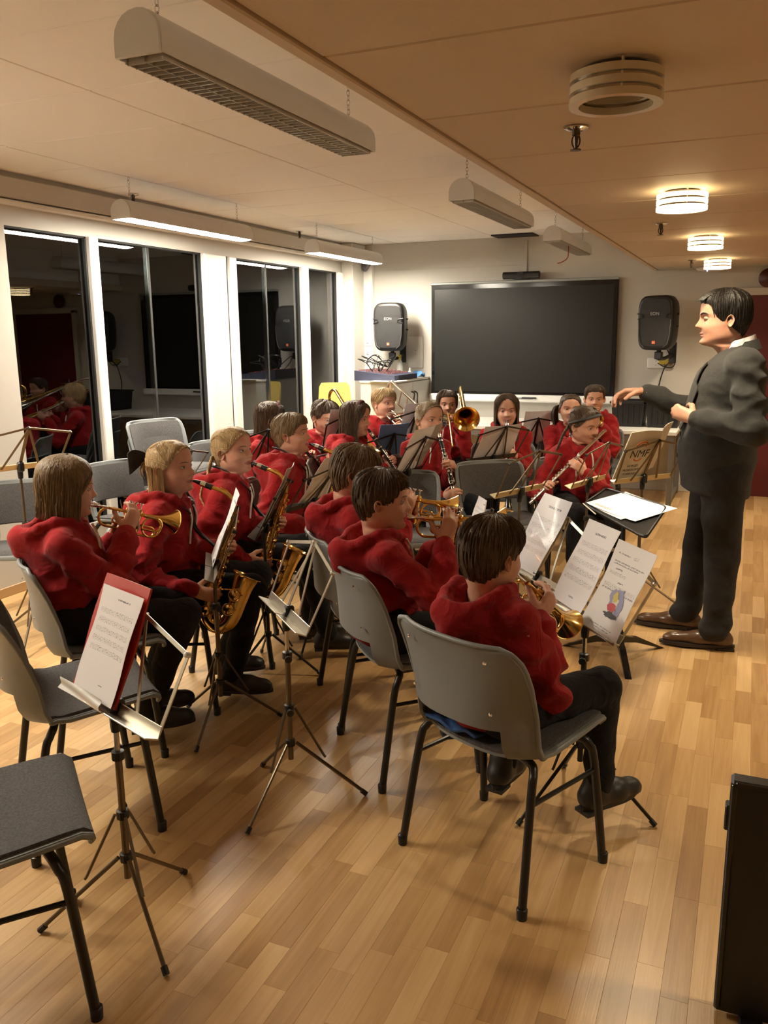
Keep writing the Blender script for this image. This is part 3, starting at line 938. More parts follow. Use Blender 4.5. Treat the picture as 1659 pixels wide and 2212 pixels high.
# ================================================================ BLACK PANEL AT THE RIGHT EDGE
bp_ = empty('black_screen', (.38, 1.86, 0), label='tall black flat screen standing at the lower right edge', cat='screen')
MB().box((0, 0, .305), (.72, .045, .58), b=.006).build('board', M_black, bp_, smooth=0)
fr = MB()
fr.box((-.352, -.026, .31), (.012, .008, .56), b=.002).box((0, -.026, .59), (.70, .008, .012), b=.002)
fr.build('edge_trim', M_blackg, bp_, smooth=0)
MB().box((-.362, 0, .50), (.012, .03, .06), b=.003).build('latch', M_black, bp_, smooth=0)
for x in (-.28, .28):
    MB().box((x, 0, .01), (.05, .22, .02), b=.004).build('foot', M_black, bp_, smooth=0)

# ================================================================ STACKING CHAIRS
M_shell = mat('shell_grey', (0.195, 0.212, 0.22), 0.38, bump=.15, bscale=500)
M_pad = mat('pad_fabric', (0.120, 0.115, 0.118), 0.95, bump=.6, bscale=420, var=.35, vscale=160)
M_tube = mat('black_tube', (0.010, 0.010, 0.010), 0.35)
def shell_point(u, v):
    """u in [-1,1] across, v in [0,1] from the front of the seat to the top of the back."""
    prof = [(0.0, .200, .408, .185), (.04, .205, .425, .200), (.10, .180, .440, .212), (.30, .05, .430, .222), (.44, -.09, .418, .226),
            (.52, -.180, .416, .228), (.57, -.222, .432, .228), (.62, -.242, .470, .228), (.68, -.250, .52, .228), (.76, -.252, .59, .230), (.87, -.256, .68, .234), (.95, -.268, .737, .226), (.985, -.274, .756, .206), (1.0, -.276, .763, .172)]
    for a, b in zip(prof[:-1], prof[1:]):
        if v <= b[0]:
            t = (v - a[0]) / (b[0] - a[0])
            y, z, w = [a[i] + (b[i] - a[i]) * t for i in (1, 2, 3)]
            break
    s = min(1, max(0, (v - .44) / .14))
    top = min(1, max(0, (1.0 - v) / .3))
    # the back wraps forward at its sides, the seat edges turn up a little
    y += (.034 + .070 * top) * abs(u) ** 2.8 * s
    z += (.014 * u * u) * (1 - s) + .030 * s * (1 - s) * 4 * abs(u) ** 3 * .5
    return (u * w, y, z)
def make_chair():
    root = empty('stacking_chair', (0, 0, 0))
    us = np.linspace(-1, 1, 17)
    us = np.sign(us) * np.abs(us) ** .8
    vs = [0, .02, .05, .10, .18, .26, .34, .42, .48, .52, .56, .59, .62, .65, .68, .72, .78, .84, .90, .94, .97, .985, 1.0]
    G = np.array([[shell_point(u, v) for u in us] for v in vs])
    def skip(i, j):
        vm, um = (vs[i] + vs[i + 1]) / 2, abs(us[j] + us[j + 1]) / 2
        return .535 < vm < .69 and um < .74 - max(0, (vm - .64)) * 1.5
    MB().grid(G, thick=.009, skip=skip).build('shell', M_shell, root, smooth=50)
    # rim bead round the shell edge
    rim = [G[i, 0] for i in range(len(vs))] + [G[-1, j] for j in range(1, 17)] + [G[i, -1] for i in range(len(vs) - 2, -1, -1)]
    MB().tube(rim, .0075, n=6).build('rim', M_shell, root, smooth=80)
    n = np.array([[shell_point(u * .94, v) for u in np.linspace(-1, 1, 13)] for v in (.05, .09, .15, .25, .35, .44, .49, .52)])
    n[:, :, 2] += .009
    n[0, :, 2] -= .006
    MB().grid(n, thick=.009).build('seat_pad', M_pad, root, smooth=60)
    n = np.array([[shell_point(u * .92, v) for u in np.linspace(-1, 1, 13)] for v in (.69, .71, .76, .82, .88, .94, .965)])
    n[:, :, 1] += .009
    MB().grid(n, thick=.009).build('back_pad', M_pad, root, smooth=60)
    for x in (-.13, .13):
        for v in (.74, .93):
            p = shell_point(x / .21, v)
            MB().lathe([(.006, 0), (.005, .003), (.001, .004)], 8, o=(p[0], p[1] - .010, p[2]), axis=(0, -1, .1)).build('screw', M_chrome, root)
    for s in (-1, 1):
        fl = smooth_path([(s * .12, .10, .405), (s * .185, .115, .403), (s * .205, .125, .385), (s * .215, .14, .33), (s * .235, .172, .02)], 4)
        MB().tube(fl, .0125, n=10).lathe([(.0145, 0), (.0155, .03), (.0135, .032)], 10, o=(s * .2365, .174, 0)).build('leg', M_tube, root, smooth=60)
        rl = smooth_path([(s * .12, -.10, .405), (s * .185, -.115, .403), (s * .205, -.13, .385), (s * .215, -.15, .33), (s * .235, -.202, .02)], 4)
        MB().tube(rl, .0125, n=10).lathe([(.0145, 0), (.0155, .03), (.0135, .032)], 10, o=(s * .2365, -.204, 0)).build('leg', M_tube, root, smooth=60)
        MB().tube([(s * .216, .145, .305), (s * .216, -.156, .305)], .007, n=8).build('stretcher', M_tube, root)
    MB().box((0, .06, .40), (.30, .02, .016), b=.004).box((0, -.08, .40), (.30, .02, .016), b=.004).build('under_frame', M_tube, root, smooth=0)
    return root
CHAIR0 = make_chair()
CHAIR_USED = [False]
def chair(x, y, deg, label, group=None):
    if not CHAIR_USED[0]:
        o = CHAIR0
        CHAIR_USED[0] = True
    else:
        o = copy_tree(CHAIR0)
    o.location = (x, y, 0)
    o.rotation_euler = (0, 0, math.radians(deg))
    return tag(o, label, 'chair', group or 'grey stacking chairs')

# ================================================================ MUSIC STANDS
M_nick = mat('stand_nickel', (0.55, 0.52, 0.44), 0.3, metal=.85)
M_bronze = mat('stand_bronze', (0.16, 0.125, 0.085), 0.38, metal=.8)
M_sdark = mat('stand_dark', (0.035, 0.03, 0.026), 0.4, metal=.5)
M_ledge = mat('stand_ledge', (0.60, 0.52, 0.36), 0.35, metal=.5)
M_knob = mat('stand_knob', (0.012, 0.012, 0.012), 0.4)
def desk_frame(tilt):
    """Local unit vectors of the tilted desk: X right, U up along the desk, N towards the reader."""
    X = np.array((1.0, 0, 0))
    U = np.array((0, math.sin(tilt), math.cos(tilt)))
    return X, U, np.cross(X, U)
def music_stand(x, y, deg, desk_h, label, tilt=22, leg0=90, foot=.27, hub=.30, colour='nickel', roll=0, pole_mat=None, w=.212, hgt=.25, group='folding wire music stands', desk_off=0.0, arms=True, ledge=None):
    """deg: direction the reader sits in (the desk faces that way)."""
    root = empty('music_stand', (x, y, 0), label=label, cat='music stand', group=group)
    M = {'nickel': M_nick, 'bronze': M_bronze, 'dark': M_sdark}[colour]
    MP = pole_mat or (M_bronze if colour != 'dark' else M_sdark)
    low = hub * .62
    for k in range(3):
        a = math.radians(leg0 + 120 * k)
        c, s = math.cos(a), math.sin(a)
        l = MB()
        l.tube([(c * .02, s * .02, hub), (c * foot * .45, s * foot * .45, hub * .47), (c * foot * .47, s * foot * .47, hub * .45)], .0045, n=5)
        l.tube([(c * .02, s * .02, low), (c * foot, s * foot, .012)], .006, n=6)
        lo = l.build('leg', MP, root, smooth=60)
        MB().tube([(c * (foot - .012), s * (foot - .012), .020), (c * (foot + .004), s * (foot + .004), .006)], .009, n=8).build('rubber_foot', M_knob, lo)
    mid = (hub + desk_h) / 2 + .02
    MB().tube([(0, 0, low - .06), (0, 0, mid)], .0095, n=10).build('pole', MP, root)
    MB().tube([(0, 0, mid - .02), (0, 0, desk_h - .02)], .0070, n=10).build('inner_pole', M_steel if colour == 'nickel' else MP, root)
    ang = math.radians(leg0 + 40)
    for z in (low, hub, mid):
        co = MB().lathe([(.010, -.012), (.0165, -.010), (.0165, .012), (.010, .014)], 10, o=(0, 0, z)).build('clamp', M_knob, root)
        if z != low:
            MB().lathe([(.004, 0), (.004, .02), (.012, .021), (.012, .03), (.001, .031)], 8, o=(math.cos(ang) * .015, math.sin(ang) * .015, z), axis=(math.cos(ang), math.sin(ang), 0)).build('thumb_screw', M_knob, co)
    dk = empty('desk', (0, 0, desk_h))
    dk.parent = root
    dk.rotation_euler = (0, 0, math.radians(deg + 90))
    X, U, N = desk_frame(math.radians(tilt))
    if roll:
        cr, sr = math.cos(math.radians(roll)), math.sin(math.radians(roll))
        X, U = X * cr + U * sr, -X * sr + U * cr
    P = lambda a, b, c=0.0: X * a + U * b + N * c + np.array((desk_off, 0, 0))
    MB().lathe([(.012, -.03), (.014, -.01), (.014, .02), (.008, .03)], 10, o=(0, 0, -.03)).box((0, 0.012, 0), (.03, .03, .05), b=.006).build('tilt_clamp', M_knob, dk)
    L = MB()
    R3 = np.array((X, U, N)).T
    for s in (-1, 1):
        L.box(P(s * w / 2, -.012, .012), (w - .008, .004, .040), rot=R3, b=.001)
        L.box(P(s * w / 2, .004, -.006), (w - .008, .032, .003), rot=R3, b=.001)
    L.build('ledge', ledge or M, dk, smooth=0)
    if arms:
        A = MB()
        def bar(p, q, wd=.011, th=.003):
            A.tube([p, q], 1.0, n=4, flat=(wd / 2, th / 2), up=N)
        bar(P(0, -.01), P(0, hgt), .016)
        bar(P(0, hgt, -.004), P(w + .01, hgt * .80, -.004))
        bar(P(0, hgt, -.004), P(-w - .01, hgt * .80, -.004))
        bar(P(w + .01, hgt * .80, -.007), P(w - .01, 0, -.007))
        bar(P(-w - .01, hgt * .80, -.007), P(-w + .01, 0, -.007))
        bar(P(0, hgt, -.009), P(w * .45, 0, -.009))
        bar(P(0, hgt, -.009), P(-w * .45, 0, -.009))
        A.build('folding_arms', M, dk, smooth=0)
        R_ = MB()
        for q in (P(0, hgt), P(w + .01, hgt * .80), P(-w - .01, hgt * .80)):
            R_.lathe([(.007, -.012), (.007, .003), (.001, .004)], 8, o=q, axis=N)
        R_.build('rivet', M_knob if colour != 'nickel' else M_steel, dk, kind='stuff')
    bpy.context.view_layer.update()
    return root, dk, (X, U, N)

def paper_material(name, kind, tint=(.80, .79, .82), rough=.55, coat=0.0):
    """Printed page: UV 0..1. kind: list of (v0, v1, type) bands; type 'staff', 'text', 'title'."""
    m = bpy.data.materials.new(name)
    m.use_nodes = True
    nt = m.node_tree
    b = nt.nodes['Principled BSDF']
    b.inputs['Roughness'].default_value = rough
    b.inputs['Coat Weight'].default_value = coat
    b.inputs['Coat Roughness'].default_value = .05
    Ln = nt.links.new
    uv = nt.nodes.new('ShaderNodeUVMap')
    sep = nt.nodes.new('ShaderNodeSeparateXYZ')
    Ln(uv.outputs[0], sep.inputs[0])
    def mth(op, a, b_=None, c=None):
        n = nt.nodes.new('ShaderNodeMath')
        n.operation = op
        for i, v in enumerate((a, b_, c)):
            if v is None: continue
            if hasattr(v, 'links') or hasattr(v, 'is_linked'):
                Ln(v, n.inputs[i])
            else:
                n.inputs[i].default_value = v
        return n.outputs[0]
    u, v = sep.outputs[0], sep.outputs[1]
    def rng(x, a, c):
        return mth('MULTIPLY', mth('GREATER_THAN', x, a), mth('LESS_THAN', x, c))
    def noise_(su, sv):
        mp = nt.nodes.new('ShaderNodeMapping')
        mp.inputs['Scale'].default_value = (su, sv, 1)
        Ln(uv.outputs[0], mp.inputs[0])
        n = nt.nodes.new('ShaderNodeTexNoise')
        n.inputs['Scale'].default_value = 1
        n.inputs['Detail'].default_value = 2
        Ln(mp.outputs[0], n.inputs['Vector'])
        return n.outputs['Fac']
    tot = None
    blobs, wordn = noise_(38, 120), noise_(30, 90)
    for (v0, v1, t, u0, u1) in kind:
        reg = mth('MULTIPLY', rng(v, v0, v1), rng(u, u0, u1))
        tt = mth('DIVIDE', mth('SUBTRACT', v, v0), v1 - v0)
        if t == 'staff':
            li = mth('LESS_THAN', mth('FRACT', mth('MULTIPLY', tt, 5.0)), .16)
            nb = mth('GREATER_THAN', blobs, .60)
            k = mth('MAXIMUM', mth('MULTIPLY', li, .55), mth('MULTIPLY', nb, .8))
        else:
            k = mth('MULTIPLY', mth('GREATER_THAN', wordn, .45), .85 if t == 'title' else .65)
        k = mth('MULTIPLY', k, reg)
        tot = k if tot is None else mth('MAXIMUM', tot, k)
    mx = nt.nodes.new('ShaderNodeMix')
    mx.data_type = 'RGBA'
    mx.inputs[6].default_value = (*tint, 1)
    mx.inputs[7].default_value = (.06, .06, .09, 1)
    if tot is None:
        mx.inputs[0].default_value = 0
    else:
        Ln(tot, mx.inputs[0])
    Ln(mx.outputs[2], b.inputs['Base Color'])
    MATS[name] = m
    return m
def staves(n, v0=.30, v1=.82, gap=.45, u0=.08, u1=.92):
    h = (v1 - v0) / n
    return [(v0 + i * h, v0 + i * h + h * (1 - gap), 'staff', u0, u1) for i in range(n)]
P_music = paper_material('music_page', staves(5, .28, .80) + [(.86, .885, 'title', .35, .7), (.10, .12, 'text', .45, .6)])
P_fold = paper_material('folder_page', staves(5, .40, .84) + [(.90, .915, 'title', .45, .75), (.12, .13, 'text', .55, .65)], tint=(.80, .78, .80))
P_gloss = paper_material('page_in_sleeve', staves(5, .25, .75) + [(.84, .87, 'title', .3, .75)], tint=(.80, .79, .83), rough=.22, coat=1.0)
P_plain = paper_material('plain_page', [], tint=(.82, .80, .82))
P_back = paper_material('page_back', staves(6, .15, .85), tint=(.66, .64, .66))
P_old = paper_material('grey_page', staves(3, .3, .8) , tint=(.38, .35, .31))
P_text = paper_material('worksheet_page', [(.865, .88, 'text', .12, .42), (.775, .79, 'text', .10, .88), (.75, .765, 'text', .10, .75), (.70, .715, 'title', .2, .38), (.64, .675, 'staff', .08, .52), (.57, .585, 'title', .38, .52), (.50, .545, 'staff', .06, .95), (.47, .49, 'text', .06, .95), (.09, .10, 'text', .2, .75), (.065, .075, 'text', .3, .7), (.86, .895, 'staff', .5, .62)], tint=(.82, .80, .79))
def sheet(name, stand, label, m, u0, v0, w=.21, h=.297, curl=.01, lift=.006, rot=0.0, thick=.0008, group='music sheets', cat='sheet music', back=None, fold=0.0):
    """A page lying on a stand's desk; u0 is its centre across, v0 its lower edge along the desk."""
    root, dk, (X, U, N) = stand
    nu, nv = 9, 11
    cr, sr = math.cos(rot), math.sin(rot)
    ph = (abs(hash(label)) % 7) * .9 if False else (len(label) % 7) * .9
    G = np.zeros((nv, nu, 3))
    for i, v in enumerate(np.linspace(0, 1, nv)):
        for j, u in enumerate(np.linspace(-.5, .5, nu)):
            a, b = u * w, v * h
            a, b = a * cr - b * sr, a * sr + b * cr
            z = lift + curl * (4 * u * u * .6 + v * v * .9) + .003 * math.sin(7 * v + ph + 4 * u) + fold * (v > .7) * (v - .7)
            G[i, j] = X * (u0 + a) + U * (v0 + b) + N * z
    mb = MB().grid(G, thick=thick)
    me = mb.mesh(name, [m, back] if back else m, smooth=80)
    uvl = me.uv_layers.new(name='UVMap')
    k = nu * nv
    for p in me.polygons:
        for li in p.loop_indices:
            q = me.loops[li].vertex_index % k
            uvl.data[li].uv = ((q % nu) / (nu - 1), (q // nu) / (nv - 1))
    if back:
        nf = (nu - 1) * (nv - 1)
        for i in range(nf, 2 * nf):
            me.polygons[i].material_index = 1
    o = bpy.data.objects.new(name, me)
    C.objects.link(o)
    o.matrix_world = dk.matrix_world.copy()
    tag(o, label, cat, group)
    return o
# ================================================================ INSTRUMENTS
# every instrument: origin at the mouth, +Y away from the player, Z up, X to the player's right
M_brass = mat('lacquered_brass', (0.80, 0.52, 0.16), 0.16, metal=1.0)
M_brassd = mat('aged_brass', (0.55, 0.34, 0.11), 0.24, metal=1.0)
M_silver = mat('silver_plate', (0.78, 0.77, 0.74), 0.14, metal=1.0)
M_ebony = mat('ebonite', (0.010, 0.010, 0.011), 0.25)
M_pearl = mat('pearl_button', (.7, .68, .62), .2)
M_cork = mat('pad_brown', (.25, .12, .05), .6)

def flare(y0, y1, r0, r1, n=12, e=3.0):
    return [(r0 + (r1 - r0) * (.18 * t + .82 * t ** e), y0 + (y1 - y0) * t) for t in np.linspace(0, 1, n)]

def cornet(label):
    r = empty('cornet', label=label, cat='instrument', group='brass cornets')
    MB().lathe([(.0085, -.002), (.0135, -.003), (.0135, .004), (.0115, .018), (.007, .028), (.0052, .04), (.0062, .07), (.0062, .075)], 14, axis=(0, 1, 0)).build('mouthpiece', M_silver, r)
    p = [(.016, .07, 0), (.016, .30, 0)] + arc((.016, .30, -.03), .03, PI / 2, -PI / 2, 9, (0, 1, 0), (0, 0, 1)) + [(.016, .24, -.06)]
    MB().tube([(0, .07, 0), (.010, .085, 0)] + p, .0058, n=8).lathe([(.0074, 0), (.0074, .06)], 10, o=(.016, .235, 0), axis=(0, 1, 0)).build('leadpipe', M_brass, r)
    b = [(-.016, .158, -.082), (-.016, .085, -.082)] + arc((-.016, .085, -.041), .041, -PI / 2, -3 * PI / 2, 12, (0, 1, 0), (0, 0, 1)) + [(-.016, .20, 0.0), (-.016, .27, 0)]
    MB().tube(b, [.0058] * 2 + [.0062] * 12 + [.0075, .0095], n=10).lathe(flare(.27, .405, .0095, .058, 14), 28, o=(-.016, 0, 0), axis=(0, 1, 0), cap=False).lathe([(x - .0012, y) for x, y in flare(.27, .405, .0095, .058, 14)][::-1], 28, o=(-.016, 0, 0), axis=(0, 1, 0), cap=False).tube(arc((-.016, .405, 0), .0578, 0, 2 * PI, 29, (1, 0, 0), (0, 0, 1))[:-1], .0016, n=5, closed=True).build('bell', M_brass, r, smooth=60)
    for k in range(3):
        y = .165 + .0265 * k
        v = MB().lathe([(.001, -.118), (.006, -.117), (.0135, -.108), (.0138, -.100), (.0122, -.099), (.0122, .008), (.0140, .009), (.0140, .018), (.009, .022), (.001, .023)], 14, o=(0, y, 0))
        vo = v.build('valve', M_brassd if k == 1 else M_brass, r)
        MB().lathe([(.0032, .02), (.0032, .046), (.0098, .047), (.0098, .051), (.001, .052)], 12, o=(0, y, 0)).build('finger_button', M_silver, vo)
    s = MB()
    s.tube([(.006, .235, -.045)] + [(.006, .285, -.045)] + arc((.006, .285, -.0675), .0225, PI / 2, -PI / 2, 8, (0, 1, 0), (0, 0, 1)) + [(.006, .225, -.09)], .0052, n=8)
    s.tube([(.004, .150, -.03), (.004, .115, -.03)] + arc((.004, .115, -.045), .015, PI / 2, 3 * PI / 2, 7, (0, 1, 0), (0, 0, 1)) + [(.004, .150, -.06)], .0050, n=8)
    s.tube([(.012, .190, -.04), (.035, .190, -.04)] + arc((.035, .190, -.053), .013, PI / 2, -PI / 2, 6, (1, 0, 0), (0, 0, 1)) + [(.012, .190, -.066)], .0048, n=8)
    s.tube(arc((.012, .285, -.045), .045, 0, 2 * PI, 25, (0, 1, 0), (0, 0, 1))[:-1], .0056, n=8, closed=True)
    s.build('valve_slides', M_brass, r, smooth=60)
    return r

def saxophone(label):
    r = empty('alto_saxophone', label=label, cat='instrument', group='alto saxophones')
    MB().tube([(0, 0, 0), (0, .02, -.003), (0, .05, -.012), (0, .085, -.022)], [.005, .0085, .0115, .0125], n=12).build('mouthpiece', M_ebony, r)
    MB().tube([(0, .035, -.008), (0, .058, -.014)], [.0125, .0135], n=12).build('ligature', M_silver, r)
    MB().tube(smooth_path([(0, .07, -.018), (0, .12, -.032), (0, .160, -.050), (0, .185, -.082), (0, .190, -.125)], 4), list(np.linspace(.0072, .0125, 17)), n=12).tube([(0, .12, -.018), (0, .150, -.032), (0, .168, -.052)], .003, n=5).build('neck', M_brass, r)
    top, bot = np.array((0, .189, -.13)), np.array((0, .112, -.50))
    ax = nrm(bot - top)
    MB().tube([top - ax * .004, top + ax * .02], .0165, n=12).build('neck_collar', M_brassd, r)
    path = [top, top + (bot - top) * .33, top + (bot - top) * .66, bot, (0, .112, -.545), (0, .130, -.580), (0, .165, -.596), (0, .200, -.583), (0, .222, -.548), (0, .237, -.49), (0, .252, -.43), (0, .263, -.393), (0, .268, -.378)]
    rad = [.0125, .0175, .0225, .0275, .0295, .031, .0325, .034, .0355, .039, .045, .053, .062]
    sp = smooth_path(path, 4)
    rr = np.interp(np.linspace(0, len(rad) - 1, len(sp)), range(len(rad)), rad)
    mb = MB().tube(sp, list(rr), n=20, cap=False)
    mb.tube(sp[-16:][::-1], list(rr[-16:][::-1] - .0015), n=20, cap=False)
    e, d = np.array(sp[-1]), nrm(np.array(sp[-1]) - np.array(sp[-2]))
    ex, ey = frame_of(d)
    mb.tube(arc(e, .062, 0, 2 * PI, 29, ex, ey)[:-1], .002, n=5, closed=True)
    mb.build('body', M_brass, r, smooth=70)
    side = np.array((1.0, 0, 0))
    fwd = np.cross(side, ax)
    fwd = fwd if fwd[1] > 0 else -fwd
    K, Rd, G = MB(), MB(), MB()
    for i, t in enumerate(np.linspace(.06, .97, 13)):
        c = top + (bot - top) * t
        rb = .0125 + (.0275 - .0125) * t
        nn = nrm(fwd + side * (.35 if i % 2 else -.25))
        kr = .0065 + .009 * t
        K.lathe([(kr * .9, 0), (kr, .003), (kr, .006), (kr * .5, .009), (.001, .009)], 12, o=c + nn * (rb + .006), axis=nn)
        K.lathe([(.003, 0), (.003, .010)], 6, o=c + nn * rb, axis=nn)
        n2 = nrm(side * (1 if i % 3 else -1) + fwd * .1)
        K.lathe([(kr * .8, 0), (kr * .85, .004), (.001, .006)], 10, o=c + n2 * (rb + .005) + ax * .012, axis=n2)
    for (x, y) in ((.016, .012), (.022, -.002), (-.016, .010), (-.021, -.004), (.004, .020)):
        o = side * x + fwd * y
        Rd.tube([top + o * .9 + ax * .03, bot + o * 1.35 - ax * .02], .0021, n=5)
        for t in np.linspace(.1, .95, 6):
            Rd.ball(top + (bot - top) * t + o * (1 + .35 * t), .0038, 6)
    for k, (c, kr) in enumerate((((0.036, .118, -.535), .018), ((.038, .165, -.56), .019), ((.042, .215, -.52), .021), ((.045, .236, -.46), .021))):
        K.lathe([(kr, 0), (kr, .005), (kr * .6, .009), (.001, .009)], 14, o=c, axis=(1, 0, 0))
        G.tube(arc(np.array(c) + np.array((.010, 0, 0)), kr + .004, 0, 2 * PI, 17, (0, 1, 0), (0, 0, 1))[:-1], .0018, n=4, closed=True)
        G.tube([np.array(c) + np.array((.010, kr + .004, 0)), np.array(c) + np.array((-.006, kr + .008, 0))], .002, n=4)
        G.tube([np.array(c) + np.array((.010, -kr - .004, 0)), np.array(c) + np.array((-.006, -kr - .008, 0))], .002, n=4)
    # palm keys and side key levers near the top, thumb hook, body to bell brace
    for t, x in ((.10, -.02), (.16, -.024), (.22, -.02), (.55, .026), (.60, .028), (.65, .027)):
        c = top + (bot - top) * t + side * x + fwd * .006
        K.ball(c, (.005, .013, .004), 8, rot=np.array((side, fwd, -ax)).T)
    Rd.tube(arc((0, .185, -.44), .034, 0, 2 * PI, 17, (1, 0, 0), (0, 1, 0))[:-1], .003, n=5, closed=True)
    K.build('keys', M_brass, r, smooth=40, kind='stuff')
    Rd.build('key_rods', M_brass, r, smooth=60, kind='stuff')
    G.build('key_guards', M_brassd, r, smooth=60, kind='stuff')
    return r

def clarinet(label):
    r = empty('clarinet', label=label, cat='instrument', group='black clarinets')
    MB().lathe([(.003, -.004), (.0075, .0), (.010, .03), (.0125, .06), (.0125, .075)], 14, axis=(0, 1, 0)).build('mouthpiece', M_ebony, r)
    MB().lathe([(.0128, .025), (.0135, .03), (.0135, .052), (.0128, .055)], 14, axis=(0, 1, 0)).build('ligature', M_silver, r)
    b = MB().lathe([(.0125, .07), (.0150, .08), (.0155, .115), (.0142, .138), (.0125, .14), (.0125, .355), (.0148, .36), (.0148, .372), (.0132, .375), (.0140, .56), (.0165, .565), (.0165, .575), (.0160, .58), (.018, .61), (.024, .64), (.031, .662), (.031, .666), (.027, .666), (.018, .62)], 18, axis=(0, 1, 0), cap=False)
    b.build('body', M_ebony, r)
    rg = MB()
    for y, q in ((.078, .0155), (.138, .0152), (.358, .0155), (.373, .0150), (.563, .0172), (.576, .0172), (.664, .0318)):
        rg.lathe([(q - .001, y - .003), (q, y - .0025), (q, y + .0025), (q - .001, y + .003)], 18, axis=(0, 1, 0))
    rg.build('joint_rings', M_silver, r, kind='stuff')
    k = MB()
    for s, y0, y1 in ((1, .16, .34), (-1, .18, .33), (1, .39, .54), (-1, .40, .55)):
        k.tube([(s * .013, y0, .009), (s * .0135, y1, .009)], .0022, n=5)
        for y in np.linspace(y0, y1, 5):
            k.ball((s * .0130, y, .008), .0036, 6)
    for i, y in enumerate((.175, .205, .235, .262, .290, .318, .40, .43, .46, .495, .525)):
        a = (0.0, .5, -.4)[i % 3]
        k.lathe([(.0078, .0135), (.0086, .0155), (.0086, .018), (.004, .019), (.001, .019)], 10, o=(0, y, 0), axis=(math.sin(a), 0, math.cos(a)))
    for s, y in ((1, .36), (1, .345), (-1, .35), (1, .545), (-1, .552), (-1, .535)):
        k.ball((s * .017, y, .006), (.004, .018, .003), 8)
    k.build('keys', M_silver, r, smooth=60, kind='stuff')
    return r

def flute(label):
    r = empty('flute', label=label, cat='instrument')
    # lies along +X (to the player's right)
    MB().tube([(-.07, .012, 0), (.16, .012, 0)], .0098, n=14).tube([(.16, .012, 0), (.60, .012, 0)], .0094, n=14).build('tube', M_silver, r)
    MB().ball((0, .008, .006), (.016, .013, .006), 12).build('lip_plate', M_silver, r)
    MB().lathe([(.0095, 0), (.0115, .002), (.0115, .012), (.0095, .014)], 14, o=(-.084, .012, 0), axis=(1, 0, 0)).build('crown_cap', M_silver, r)
    k = MB()
    for i, x in enumerate(np.linspace(.20, .57, 15)):
        k.lathe([(.0075, .0095), (.0083, .012), (.0083, .0145), (.003, .0155), (.001, .0155)], 12, o=(x, .012, 0), axis=(0, .25 if i % 4 else -.3, 1))
    k.tube([(.19, .024, .004), (.58, .024, .004)], .0024, n=6)
    for x in np.linspace(.19, .58, 8):
        k.ball((x, .0235, .003), .0038, 6)
    for x in (.158, .17, .455, .47):
        k.lathe([(.0098, 0), (.0112, .001), (.0112, .006), (.0098, .007)], 14, o=(x, .012, 0), axis=(1, 0, 0))
    k.build('keys', M_silver, r, smooth=60, kind='stuff')
    return r

def trombone(label, m=None, reach=.62, bell_r=.098):
    m = m or M_brass
    r = empty('trombone', label=label, cat='instrument', group='trombones')
    MB().lathe([(.009, -.002), (.0155, -.003), (.0155, .004), (.012, .024), (.007, .036), (.0062, .06)], 14, axis=(0, 1, 0)).build('mouthpiece', M_silver, r)
    s = MB()
    s.tube([(0, .05, 0), (0, reach, 0)] + arc((.0425, reach, 0), .0425, PI, 0, 11, (1, 0, 0), (0, 1, 0)) + [(.085, .10, 0)], .0075, n=10)
    s.tube([(0, .12, 0), (.085, .12, 0)], .005, n=8)
    s.tube([(0, .24, 0), (.085, .24, 0)], .005, n=8)
    s.build('slide', M_silver if m is M_silver else m, r, smooth=60)
    p = [(.085, .10, 0), (.085, .04, 0), (.06, -.02, .01), (-.03, -.02, .03)]
    bx = -.11
    b = MB()
    gp = smooth_path([(.085, .13, 0), (.080, .06, 0), (.04, .02, .0), (-.04, .04, .0), (bx + .0, .0, .0), (bx, -.10, 0), (bx, -.24, 0)], 4) + [np.array(q) for q in arc((bx, -.24, .06), .06, -PI / 2, -3 * PI / 2, 11, (0, 1, 0), (0, 0, 1))] + [np.array((bx, .02, .12)), np.array((bx, .16, .12))]
    b.tube(gp, list(np.linspace(.0075, .012, len(gp))), n=10)
    b.tube([(bx, -.10, 0), (bx, -.10, .12)], .005, n=8).tube([(bx, .0, 0), (bx, .0, .12)], .005, n=8)
    b.build('tubing', m, r, smooth=60)
    f = flare(.16, .42, .012, bell_r, 16, 3.6)
    MB().lathe(f, 32, o=(bx, 0, .12), axis=(0, 1, 0), cap=False).lathe([(a - .0015, y) for a, y in f][::-1], 32, o=(bx, 0, .12), axis=(0, 1, 0), cap=False).tube(arc((bx, .42, .12), bell_r - .001, 0, 2 * PI, 33, (1, 0, 0), (0, 0, 1))[:-1], .0022, n=5, closed=True).build('bell', m, r, smooth=60)
    return r
